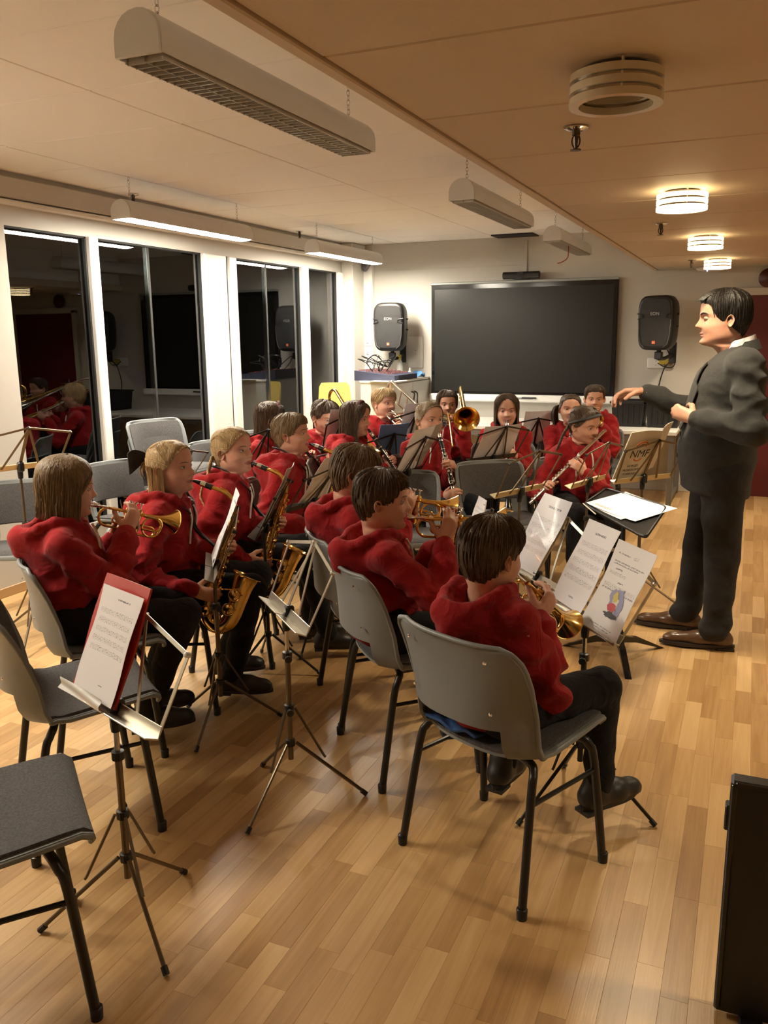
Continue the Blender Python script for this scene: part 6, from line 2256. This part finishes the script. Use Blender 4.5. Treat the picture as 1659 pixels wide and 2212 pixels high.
# ================================================================ PLACEMENT
# empty and occupied chairs: x, y, heading of the sitter in degrees from +X
CH = dict(c17=(-.598, 2.28, 65), c16=(-1.095, 2.76, 44), c15=(-1.40, 3.13, 38), c1=(-2.228, 2.42, 44))
def seat_chair(x, y, d, label):
    return chair(x, y, d - 90, label)
seat_chair(*CH['c17'], 'grey chair nearest the front, under the boy seen from behind')
seat_chair(*CH['c16'], 'grey chair under the boy cornet player second from the front')
seat_chair(*CH['c15'], 'grey chair under the cornet player with glasses')
seat_chair(*CH['c1'], 'grey chair under the bob-haired cornet girl')
seat_chair(-1.935, 1.977, 52, 'empty grey chair behind the stand with the red folder')
seat_chair(-1.59, 1.30, 50, 'empty grey chair cut off by the lower left corner')

def E(x, y, d, label, dz=0):
    o = chair(x, y, d - 90, label)
    o.location.z = dz
    return o
# chairs under the other players
for x, y, d, t in ((-2.22, 2.90, 24, 'grey chair under the saxophone girl with the black bow'), (-2.27, 3.40, 28, 'grey chair under the saxophone girl with the plait'),
                   (-2.30, 4.02, 22, 'grey chair under the saxophone boy'), (-2.85, 4.72, 10, 'grey chair by the window under the long-haired girl'),
                   (-2.72, 5.22, -30, 'grey chair under the curly boy with the trombone'), (-2.36, 4.95, 5, 'grey chair under the clarinet girl with the patterned hairband'),
                   (-2.62, 6.05, -30, 'grey chair under the blond trombone boy'), (-1.90, 5.12, -35, 'grey chair under the clarinet girl with pulled-back hair'),
                   (-2.22, 6.42, -60, 'grey chair under the trombone player facing the room'), (-1.58, 5.85, -70, 'grey chair under the long-haired clarinet girl below the screen'),
                   (-1.22, 6.30, -78, 'grey chair under the clarinet girl with bunches'), (-1.17, 7.05, -85, 'grey chair under the boy at the very back'),
                   (-.95, 5.28, -62, 'grey chair under the flute girl')):
    seat_chair(x, y, d, t)
E(-3.58, 4.26, -12, 'empty grey chair by the windows behind the bob-haired girl')
for k in range(3):
    E(-3.70 - .015 * k, 4.86 + .01 * k, -18, ('bottom chair of the grey stack by the windows', 'middle chair of the grey stack by the windows', 'top chair of the grey stack by the windows')[k], .105 * k)
E(-3.62, 3.38, -50, 'empty grey chair against the white wall at the left edge')
E(-3.62, 5.42, -15, 'empty grey chair by the windows behind the two saxophone girls')
E(-3.70, 6.05, -20, 'empty grey chair by the third window behind the long-haired girl')
E(-1.78, 4.36, -66, 'empty grey chair with dark pad behind the child with glasses')
E(-1.35, 4.96, -50, 'empty grey chair in the middle, behind the empty bronze stand')
E(-1.55, 6.75, -75, 'empty grey chair between the two clarinet girls at the back')

P17 = player('boy seen from behind in red hoodie on the nearest chair, playing cornet', *CH['c17'], 'cornet', (60, -40), 'cornet held by the boy on the nearest chair', ('short', 'brown', dict(fringe=.80)), seed=2, T=.375, s=.94, H=.205, neckl=.055, lean=-3, bend=4, slide=-.075, head=(60, -6, 0), shin=.36, thigh=.37, legs=((14, -.09, .02), (12, .03, -.02)))
P16 = player('boy in red hoodie seen from behind left, second from the front, playing cornet', *CH['c16'], 'cornet', (27, -4), 'cornet of the boy on the second chair, pointing right', ('short', 'brown', dict(fringe=.74)), seed=3, T=.40, s=.94, H=.205, lean=-9, slide=-.085, head=(22, -4, 0), shin=.36, thigh=.36, legs=((10, -.06, 0), (10, -.10, 0)))
P15 = player('child with glasses and light brown bowl cut behind the second cornet boy', *CH['c15'], 'cornet', (26, -12), 'cornet of the child with glasses, bell just above the next one', ('short', 'ltbrown', dict(fringe=.68, thick=.06, side=.30, nape=.02, len=.42)), seed=4, T=.425, s=.95, H=.205, lean=-6, slide=-.085, head=(24, -16, 0), legs=((8, -.05, 0), (8, .02, 0)))
P1 = player('girl with chin-length bob in red hoodie playing cornet at the left', *CH['c1'], 'cornet', (62, -20), 'cornet held by the bob-haired girl', ('bob', 'dkblond', dict(drop=.06, open=1.05, fringe=.86, flare=.16, thick=.06, vol=1.1)), seed=5, T=.425, s=1.0, H=.212, lean=-7, slide=-.085, head=(48, -8, 0), thigh=.38, shin=.40, legs=((4, -.13, 0), (4, -.16, 0)))
P2 = player('blonde girl with black bow and half ponytail playing alto saxophone', -2.22, 2.90, 24, 'sax', (18, -4), 'alto saxophone of the girl with the black bow', ('ponytail', 'blond', dict(tie=.66, drop=.40, fringe=.86, loose=.66, nl=420)), seed=6, T=.425, s=1.0, H=.21, lean=4, head=(8, 2, 0), lids=.8, slide=-.07, legs=((4, -.16, 0), (4, -.10, 0)), roll=16, shin=.40, thigh=.39)
P3 = player('blonde girl with side plait playing alto saxophone, between the bow girl and the boy', -2.27, 3.40, 28, 'sax', (10, -4), 'alto saxophone of the girl with the plait', ('braid', 'blond', dict(tie=.45, fringe=.85, path=[(.30, -.34, .38), (.42, -.37, .15), (.54, -.34, -.15), (.60, -.22, -.45), (.62, -.06, -.75)])), seed=7, T=.43, s=1.0, H=.21, lean=4, head=(0, 2, 0), lids=.8, legs=((6, .02, 0), (2, .10, 0)), roll=16, shin=.40, thigh=.39)
P4 = player('blond boy with short hair playing alto saxophone', -2.30, 4.02, 22, 'sax', (8, -4), 'alto saxophone of the blond boy, half hidden by a stand', ('short', 'dkblond', dict(fringe=.74, sweep=.2)), seed=8, T=.44, s=1.0, H=.21, lean=4, head=(14, 3, 0), lids=.8, legs=((6, -.1, 0), (6, -.1, 0)), roll=16, shin=.40, thigh=.38)
P5 = player('long-haired girl in red hoodie by the window, face turned away', -2.85, 4.72, 10, 'clarinet', (40, -48), 'clarinet of the long-haired girl by the window, mostly hidden', ('long', 'brown', dict(drop=.85, open=1.0, fringe=.86)), seed=9, near=.4, T=.44, H=.21, lean=3, head=(38, -6, 0), shin=.40)
P6 = player('curly-haired boy in red hoodie looking down at his trombone', -2.72, 5.22, -30, 'trombone', (-32, -40), 'trombone of the curly boy, slide pointing down', ('short', 'brown', dict(fringe=.76, thick=.06, lift=.03, len=.16)), seed=10, near=.4, T=.42, H=.21, lean=6, head=(-30, -14, 0), fat=1.1)
P7 = player('girl with patterned hairband and brown hair playing clarinet', -2.36, 4.95, 5, 'clarinet', (8, -55), 'clarinet of the girl with the patterned hairband', ('long', 'brown', dict(drop=.25, open=.95, fringe=.84)), seed=11, near=.4, T=.44, H=.21, lean=4, head=(2, -6, 0), brow=HAIRS['dkbrown'])
P8 = player('blond boy in red hoodie with yellow wristband playing a silvery trombone', -2.62, 6.05, -30, 'trombone', (-36, -24), 'silver trombone of the blond boy near the cabinet', ('short', 'blond', dict(fringe=.74, sweep=.4)), seed=12, near=.3, T=.45, H=.21, lean=4, head=(-24, 0, 0), itop=lambda l: trombone(l, M_silver))
P9 = player('girl with smooth pulled-back hair playing clarinet in the middle', -1.90, 5.12, -35, 'clarinet', (-44, -58), 'clarinet of the girl with pulled-back hair', ('ponytail', 'dkblond', dict(tie=.62, drop=.6, fringe=.88)), seed=13, near=.4, T=.43, H=.21, lean=4, head=(-36, 0, 0), trous=M_jean, brow=HAIRS['dkbrown'], legs=((4, -.05, 0), (8, -.02, 0)), shin=.40)
P10 = player('dark-haired child with gold trombone bell facing the room', -2.22, 6.42, -60, 'trombone', (-68, -17), 'gold trombone with bell facing the room', ('short', 'dkbrown', dict(fringe=.80, side=.22, nape=.0, thick=.05)), seed=14, near=.3, T=.42, H=.205, lean=2, head=(-64, -2, 0), skin=M_skin2, iris=M_irisb, brow=HAIRS['black'], roll=0, trous=M_jean)
P11 = player('girl with long straight brown hair playing clarinet below the screen', -1.58, 5.85, -70, 'clarinet', (-72, -58), 'clarinet of the long-haired girl below the screen', ('long', 'brown', dict(drop=.55, open=.98, fringe=.88)), seed=15, near=.4, T=.44, H=.21, lean=4, head=(-72, -4, 0), brow=HAIRS['dkbrown'])
P12 = player('girl with dark hair in two bunches playing clarinet at the back', -1.22, 6.30, -78, 'clarinet', (-76, -58), 'clarinet of the girl with bunches', ('pigtails', 'dkbrown', dict(tie=.7, fringe=.86, sides=(-1, 1), path=[(.38, -.12, .62), (.50, -.14, .52), (.54, -.14, .30), (.52, -.12, .05), (.50, -.10, -.15)])), seed=16, near=.3, T=.42, H=.20, lean=3, head=(-74, 0, 0), brow=HAIRS['dkbrown'], iris=M_irisb)
P13 = player('boy with short brown hair half hidden at the very back', -1.17, 7.05, -85, 'cornet', (-80, -10), 'cornet of the boy at the very back, mostly hidden', ('short', 'brown', dict(fringe=.80)), seed=17, near=.2, T=.44, H=.205, lean=2, head=(-78, -4, 0))
P14 = player('girl with black hairband and plait playing a silver flute', -.95, 5.28, -62, 'flute', (-40, 0), 'silver flute slanting down in the hands of the hairband girl', ('braid', 'brown', dict(tie=.5, fringe=.88, path=[(.25, -.34, .40), (.40, -.34, .22), (.58, -.30, .02), (.75, -.24, -.25), (.85, -.2, -.5)])), seed=18, near=.5, T=.42, H=.21, lean=5, head=(-30, -14, -6), roll=-36, brow=HAIRS['dkbrown'])

# ---- stands
ST = {}
def st(key, *a, **k):
    ST[key] = music_stand(*a, **k)
    return ST[key]
st('S1', -1.435, 1.57, -111, .625, 'music stand in the left foreground carrying the red folder', tilt=24, foot=.235, hub=.33)
st('S2', -1.35, 2.30, -133, .665, 'empty nickel music stand in the middle of the floor', tilt=24, foot=.25, hub=.33, leg0=-95)
st('S3', -1.89, 2.68, -146, .675, 'music stand before the bob-haired girl, its sheet seen edge-on', tilt=24, foot=.24, hub=.30, leg0=-80, colour='bronze')
st('S4', -2.0, 3.24, -160, .70, 'music stand before the saxophone girls, two tall sheets on it', tilt=28, foot=.25, hub=.30, leg0=-110, colour='dark')
st('S5', -1.98, 3.68, 170, .735, 'music stand before the saxophone boy, dark arms across the sheet', tilt=38, foot=.26, leg0=-80, colour='dark')
st('S16', -.69, 3.0, -140, .665, 'nickel music stand with the glossy plastic sleeve', tilt=30, foot=.26, leg0=-100)
st('S17', -.435, 2.62, -142, .655, 'music stand before the nearest boy with two printed sheets', tilt=28, foot=.25, hub=.36, leg0=-128, colour='nickel', pole_mat=M_sdark)
st('SP7', -1.85, 4.62, 176, .755, 'dark music stand before the hairband clarinet girl', tilt=30, leg0=20, colour='dark')
st('SP9', -1.07, 4.25, 158, .755, 'empty bronze music stand before the empty middle chair', tilt=28, leg0=40, colour='bronze', ledge=M_ledge)
st('SP11', -1.53, 5.34, 150, .76, 'dark music stand before the clarinet girl below the screen', tilt=30, leg0=20, colour='dark')
st('S13', -.79, 4.65, 164, .755, 'empty bronze music stand right before the flute girl', tilt=26, leg0=50, colour='bronze', ledge=M_ledge)
st('S14', -.52, 4.82, 141, .76, 'bronze music stand holding the open cream booklet', tilt=26, leg0=10, colour='bronze', ledge=M_ledge)
st('S6', -3.33, 3.12, 160, .93, 'tall bronze music stand at the left edge', tilt=35, leg0=-60, colour='bronze', ledge=M_ledge)
st('S8', -3.05, 3.95, 185, .72, 'bronze music stand among the empty chairs behind the bob-haired girl', tilt=35, leg0=-60, colour='bronze')
st('SP5', -2.72, 4.33, 165, .80, 'dark music stand behind the saxophone boy', tilt=30, leg0=30, colour='dark')
st('SP6', -2.57, 5.10, 155, .80, 'dark music stand before the curly boy', tilt=25, foot=.18, w=.12, leg0=30, colour='dark')
st('SP8', -2.26, 5.68, 150, .80, 'dark music stand before the blond trombone boy', tilt=25, leg0=30, colour='dark')
st('SPB', -2.27, 5.28, 150, .68, 'dark music stand holding the blue folder', tilt=25, leg0=30, colour='dark')
st('SP12', -1.52, 6.45, 120, .70, 'dark music stand between the two back clarinet girls', tilt=25, leg0=30, colour='dark')

st('SPC', -1.08, 3.50, -148, .665, 'music stand hidden behind the head of the nearest boy', tilt=30, foot=.18, w=.10, hgt=.15, leg0=-100, colour='dark')
sheet('music_sheet', ST['SPC'], 'curled sheet seen edge-on before the empty middle chair', P_music, -.03, .004, w=.14, h=.17, curl=.03)
sheet('music_sheet', ST['S16'], 'printed sheet in a glossy plastic sleeve', P_gloss, -.10, .004, w=.222, h=.305, curl=.006)
sheet('music_sheet', ST['S17'], 'creased music sheet, left one on the nearest stand', P_music, -.13, .004, curl=.008)
sheet('worksheet', ST['S17'], 'sheet with the coloured drawing on the nearest stand', P_text, .11, -.02, curl=.012, lift=.010)
sheet('music_sheet', ST['S3'], 'sheet seen edge-on before the bob-haired girl', P_music, -.02, .004, back=P_back)
sheet('music_sheet', ST['S4'], 'music sheet with dark back before the saxophone girls', P_music, -.06, .004, back=P_old)
sheet('music_sheet', ST['S5'], 'white sheet before the saxophone boy', P_music, 0, .004, w=.23, back=P_plain)
sheet('music_sheet', ST['SP7'], 'white sheet crossed by dark arms before the hairband girl', P_music, .02, .004, w=.29, back=P_plain)
sheet('music_sheet', ST['SP7'], 'greyish page leaning left of the white sheet', P_old, -.14, .004, back=P_old, lift=.012)
sheet('music_sheet', ST['SP11'], 'wide white sheet below the screen clarinet girl', P_music, 0, .004, w=.33, h=.24, back=P_plain)
sheet('music_sheet', ST['SP6'], 'white sheet before the curly boy', P_music, 0, .004, back=P_plain)
sheet('music_sheet', ST['SP8'], 'white sheet before the blond trombone boy', P_music, 0, .004, back=P_plain)
sheet('music_sheet', ST['SP12'], 'sheet behind the shoulder of the long-haired clarinet girl', P_music, 0, .004, back=P_plain)
M_bluef = mat('blue_folder', (.10, .22, .42), .35)
sheet('folder', ST['SPB'], 'translucent blue folder before the trombone boy', M_bluef, 0, .004, w=.24, h=.31, thick=.004, group='folders', cat='folder')
M_redf = mat('red_folder', (.45, .022, .018), .35)
f_ = sheet('folder', ST['S1'], 'red folder standing on the left foreground stand', M_redf, -.09, .004, w=.235, h=.315, thick=.006, curl=.004, lift=.012, group='folders', cat='folder')
sheet('music_sheet', ST['S1'], 'music page in front of the red folder', P_fold, -.075, .006, w=.20, h=.285, curl=.004, lift=.026)
sheet('plastic_sleeve', ST['S1'], 'clear plastic edge on the ledge of the left foreground stand', mat('clear_plastic', (.6, .6, .58), .1), -.12, -.012, w=.22, h=.03, curl=.004, lift=.034, cat='sleeve')

# ---- conductor's desk: wide black plate on a post with three flat feet
cd = empty('conductor_stand', (-.51, 4.04, 0), label='heavy black conductor stand with a wide flat desk', cat='music stand')
A = np.array([(-.728, 4.209, .700), (-.364, 3.611, .700), (-.316, 4.017, .752), (-.659, 4.452, .752)]) - np.array((-.51, 4.04, 0))
c0 = A.mean(0)
ex = nrm((A[1] + A[2]) / 2 - (A[0] + A[3]) / 2); ey = (A[3] + A[2]) / 2 - (A[0] + A[1]) / 2; ez = nrm(np.cross(ex, ey)); ey = np.cross(ez, ex)
cr = [(A[i] - c0) for i in range(4)]
poly = []
for i in range(4):
    p0, p1, p2 = [np.array((cr[k % 4] @ ex, cr[k % 4] @ ey)) for k in (i - 1, i, i + 1)]
    for t in np.linspace(0, 1, 5):
        a_, b_ = p1 + (p0 - p1) * .10, p1 + (p2 - p1) * .10
        poly.append(tuple(a_ * (1 - t) ** 2 + 2 * p1 * t * (1 - t) + b_ * t * t))
MB().prism(poly, .006, o=c0, X=ex, Y=ey).build('desk_plate', M_black, cd, smooth=0)
MB().tube([c0 + ez * .012 + ex * a_ + ey * b_ for a_, b_ in poly], .005, n=6, closed=True).build('desk_rim', M_black, cd)
MB().tube([(0, 0, .10), (0, 0, .46)], .016, n=12).tube([(0, 0, .40), c0 - np.array((0, 0, .015))], .011, n=12).build('post', M_black, cd)
MB().lathe([(.001, -.01), (.03, -.008), (.03, .03), (.018, .06), (.016, .10)], 14, o=(0, 0, .08)).build('hub', M_black, cd)
for a_ in (168, 288, 48):
    c_, s_ = math.cos(math.radians(a_)), math.sin(math.radians(a_))
    MB().prism([(.015, .075), (.10, .060), (.27, .0), (.285, .0), (.12, .082), (.015, .105)], .030, o=np.array((c_, s_, 0)) * 0 + np.array((s_, -c_, 0)) * -.015, X=(c_, s_, 0), Y=(0, 0, 1)).build('foot', M_blackg, cd, smooth=30)
def flat_page(name, org, X, Y, w, h, lift, label, mt, rot=0, cat='paper', group='pages on the conductor desk', curl=.004):
    cr_, sr_ = math.cos(rot), math.sin(rot)
    X2, Y2 = X * cr_ + Y * sr_, Y * cr_ - X * sr_
    Z = np.cross(X, Y)
    G = np.array([[org + X2 * (u * w) + Y2 * (v * h) + Z * (lift + curl * (2 * abs(u)) ** 2) for u in np.linspace(-.5, .5, 7)] for v in np.linspace(-.5, .5, 7)])
    me = MB().grid(G, thick=.0008).mesh(name, mt, smooth=80)
    uvl = me.uv_layers.new(name='UVMap')
    for p_ in me.polygons:
        for li in p_.loop_indices:
            q = me.loops[li].vertex_index % 49
            uvl.data[li].uv = ((q % 7) / 6, (q // 7) / 6)
    o_ = bpy.data.objects.new(name, me)
    C.objects.link(o_)
    return tag(o_, label, cat, group)
P_lilac = paper_material('lilac_print_page', [(.08, .16, 'text', .05, .4)], tint=(.86, .85, .84))
cw = c0 + np.array((-.51, 4.04, 0))
flat_page('paper_sheet', cw + ex * .02 + ey * .028, ex, ey, .44, .215, .012, 'upper white page spread on the conductor desk', P_lilac, .05)
flat_page('paper_sheet', cw - ex * .04 + ey * .020, ex, ey, .40, .215, .008, 'white page under the top one on the conductor desk', P_lilac, -.03)
bt = MB().tube([cw - ex * .24 - ey * .10 + ez * .012, cw - ex * .02 - ey * .135 + ez * .012], .003, n=6)
bt.build('baton', mat('baton_white', (.7, .66, .55), .4), smooth=60, label='thin pale baton on the near edge of the conductor desk', cat='baton')

# ---- booklet with printed cover on the stand beside the flute girl
bk = empty('booklet', (0, 0, 0), label='open cream booklet with orange and black emblem on its cover', cat='booklet')
root_, dk_, (X_, U_, N_) = ST['S14']
bk.matrix_world = dk_.matrix_world.copy()
M_cover = paper_material('cream_cover', [], tint=(.80, .73, .58))
def leaf(name, u0, u1, h, lift0, lift1, m):
    G = np.array([[X_ * u + U_ * (.004 + v * h) + N_ * (lift0 + (lift1 - lift0) * q + .012 * math.sin(PI * q)) for q, u in zip(np.linspace(0, 1, 7), np.linspace(u0, u1, 7))] for v in np.linspace(0, 1, 5)])
    return MB().grid(G, thick=.003).build(name, m, bk, smooth=80)
# seen from behind the stand: the cover lies against the arms, the other leaf swings out
leaf('cover', .215, -.005, .300, .010, .004, M_cover)
leaf('inner_leaf', -.005, -.150, .300, .010, .085, mat('page_cream', (.70, .66, .58), .6))
leaf('page_block', .205, .0, .292, .022, .016, mat('page_cream'))
M_ink = mat('print_black', (.015, .015, .015), .5)
M_ora = mat('print_orange', (.62, .16, .03), .5)
zb = -.0045
o_ = text_mesh('NMF', .066, 'lettering', M_ink, bk, tuple(X_ * .105 + U_ * .150 + N_ * (zb + .004)), tuple(-X_), tuple(U_))
for k_, t_ in enumerate(('NORGES', 'MUSIKKORPS', 'FORBUND')):
    text_mesh(t_, .020, 'lettering', M_ink, bk, tuple(X_ * .120 + U_ * (.088 - .026 * k_) + N_ * (zb + .005)), tuple(-X_), tuple(U_))
ar = MB()
for r_, a0, a1 in ((.050, .55, 2.6), (.034, .55, 2.6)):
    ar.tube(arc(X_ * .105 + U_ * .195 + N_ * (zb + .006), r_, a0, a1, 14, -X_, U_), 1.0, n=4, flat=(.0045, .0008), up=N_)
ar.tube(arc(X_ * .105 + U_ * .160 + N_ * (zb + .006), .034, PI + .6, 2 * PI - .6, 12, -X_, U_), 1.0, n=4, flat=(.0045, .0008), up=N_)
ar.build('emblem_arcs', M_ora, bk)
for k_ in range(5):
    pass

# ---- drawing on the worksheet of the nearest stand
root_, dk_, (X_, U_, N_) = ST['S17']
ws = [o_ for o_ in bpy.data.objects if o_.name.startswith('worksheet')][0]
def blot(name, u, v, pts, m, lift):
    z = lambda a_, b_: .010 + .012 * (4 * ((a_ - .11) / .21) ** 2 * .6 + ((b_ + .02) / .297) ** 2 * .9) + .003 * math.sin(7 * (b_ + .02) / .297 + (len(ws['label']) % 7) * .9 + 4 * (a_ - .11) / .21) + lift
    q = [(u + a_, v + b_) for a_, b_ in pts]
    cn = (u + np.mean([p_[0] for p_ in pts]), v + np.mean([p_[1] for p_ in pts]))
    V_ = [X_ * a_ + U_ * b_ + N_ * z(a_, b_) for a_, b_ in q] + [X_ * cn[0] + U_ * cn[1] + N_ * z(*cn)]
    n_ = len(q)
    return MB().add(V_, [(i_, (i_ + 1) % n_, n_) for i_ in range(n_)]).build(name, m, ws, smooth=80)
rb_ = random.Random(4)
def blob(rx, ry, n=18, j=.25):
    return [(math.cos(t) * rx * rb_.uniform(1 - j, 1 + j), math.sin(t) * ry * rb_.uniform(1 - j, 1 + j)) for t in np.linspace(0, 2 * PI, n + 1)[:-1]]
blot('drawing_blue', .118, .105, blob(.040, .036), mat('ink_blue', (.30, .31, .48), .6), .0012)
blot('drawing_blue', .145, .085, blob(.018, .035), mat('ink_blue'), .0013)
blot('drawing_pale', .115, .085, blob(.022, .022), mat('ink_pale', (.72, .68, .60), .6), .0018)
blot('drawing_yellow', .108, .110, blob(.014, .018), mat('ink_yellow', (.60, .50, .12), .6), .0022)
blot('drawing_red', .110, .075, blob(.022, .014), mat('ink_red', (.50, .06, .07), .6), .0024)
blot('drawing_black', .118, .052, blob(.034, .010), mat('ink_black', (.03, .03, .035), .6), .0026)

# ---- things worn or carried
def on_head(P_, name, mb, m, smooth=60):
    mb.V = [v - P_[0].base for v in mb.V]
    return mb.build(name, m, P_[1], smooth=smooth)
def band(P_, name, m, r, off=.035):
    """Ribbon from above the forehead down behind the ears."""
    hd = P_[0].head
    ths = np.linspace(-2.7, 2.7, 33)
    pts = dome(.62 + .24 * np.cos(ths * .9), ths, off)
    return on_head(P_, name, MB().tube(hd(pts), 1.0, n=4, flat=(r * .5, r * 1.6), up=hd.dir((0, .4, 1))), m)
def arch_band(P_, name, m, y_, r, off=.055):
    """Alice band: over the top from ear to ear."""
    hd = P_[0].head
    pts = []
    for a_ in np.linspace(-1.35, 1.35, 25):
        z_, x_ = .50 + math.cos(a_) * (.50 + off), math.sin(a_) * (.345 + off)
        pts.append((x_, y_ + .10 * math.cos(a_), z_))
    return on_head(P_, name, MB().tube(hd(np.array(pts)), 1.0, n=6, flat=(r * .7, r * 1.5), up=hd.dir((0, 1, 0))), m)
def bow(P_, c_, s_, m):
    hd = P_[0].head
    mb = MB()
    for sg in (-1, 1):
        G = []
        for q in np.linspace(0, 1, 7):
            ht = .25 + .75 * math.sin(q * 1.9)
            G.append([np.array(c_) + np.array((sg * q * s_ * .75, -.04 * math.sin(3 * q) - .55 * s_ * q, (v - .5) * s_ * ht - .25 * s_ * q * q)) for v in np.linspace(0, 1, 5)])
        G = np.array(G)
        mb.grid(hd(G if sg > 0 else G[:, ::-1]), thick=.004)
        mb.tube(hd(np.array([c_, np.array(c_) + np.array((sg * .3 * s_, -.03, -.7 * s_)), np.array(c_) + np.array((sg * .35 * s_, .0, -1.3 * s_))])), 1.0, n=4, flat=(.012, .002))
    mb.ball(hd(np.array([c_]))[0], .012, 8)
    return on_head(P_, 'hair_bow', mb, m)
M_velvet = mat('black_velvet', (.008, .008, .009), .9, sheen=.3)
M_pat = mat('patterned_band', (.16, .03, .03), .7, var=.9, vscale=90, col2=(.012, .01, .01))
bow(P2, (0, -.50, .70), .44, M_velvet)
band(P14, 'hairband', M_velvet, .006)
bow(P14, (-.30, .25, .80), .13, M_velvet)
arch_band(P7, 'hairband', M_pat, .06, .008)
arch_band(P5, 'hairband', M_pat, .10, .006)
gl = MB()
hd_ = P15[0].head
for sg in (-1, 1):
    gl.tube(hd_(np.array([(sg * .155 + math.cos(a_) * .105, .435, .49 + math.sin(a_) * .085) for a_ in np.linspace(0, 2 * PI, 21)[:-1]])), .0016, n=5, closed=True)
    gl.tube(hd_(np.array([(sg * .26, .43, .51), (sg * .37, .25, .51), (sg * .385, -.02, .49)])), .0016, n=5)
gl.tube(hd_(np.array([(-.05, .44, .50), (0, .455, .515), (.05, .44, .50)])), .0016, n=5)
on_head(P15, 'glasses', gl, mat('glasses_frame', (.02, .02, .025), .3))
J8 = P8[0]
v_ = nrm(J8.wr[1] - J8.elb[1])
wb = MB().tube([J8.wr[1] - v_ * .002, J8.wr[1] + v_ * .014], .034, n=18)
wb.V = [q - J8.base for q in wb.V]
wb.build('wristband', mat('yellow_band', (.70, .45, .04), .5), P8[1])
bc = MB()
G = np.array([[(u * .10 - .05, v * .030, .006 * math.sin(u * 4 + v * 2) + .004 * math.sin(v * 3 + u * 7)) for u in np.linspace(-1, 1, 18)] for v in np.linspace(-1, 1, 7)])
bc.grid(G, thick=.008)
o_ = bc.build('blue_jacket', mat('blue_garment', (.02, .07, .22), .8), smooth=60, label='blue garment squeezed at the back of the nearest chair seat', cat='garment')
o_.location = (-.598 - .165 * math.cos(math.radians(65)), 2.28 - .165 * math.sin(math.radians(65)), .462)
o_.rotation_euler = (0, 0, math.radians(-25))
tg = MB().prism([(-.02, -.03), (.02, -.03), (.02, .025), (0, .035), (-.02, .025)], .001, X=(.9, .42, 0), Y=(.1, -.2, .97))
o_ = tg.build('paper_tag', mat('paper_white'), smooth=0, label='white tag hanging from the cornet of the second boy', cat='tag')
o_.location = (-1.02, 3.02, .80)
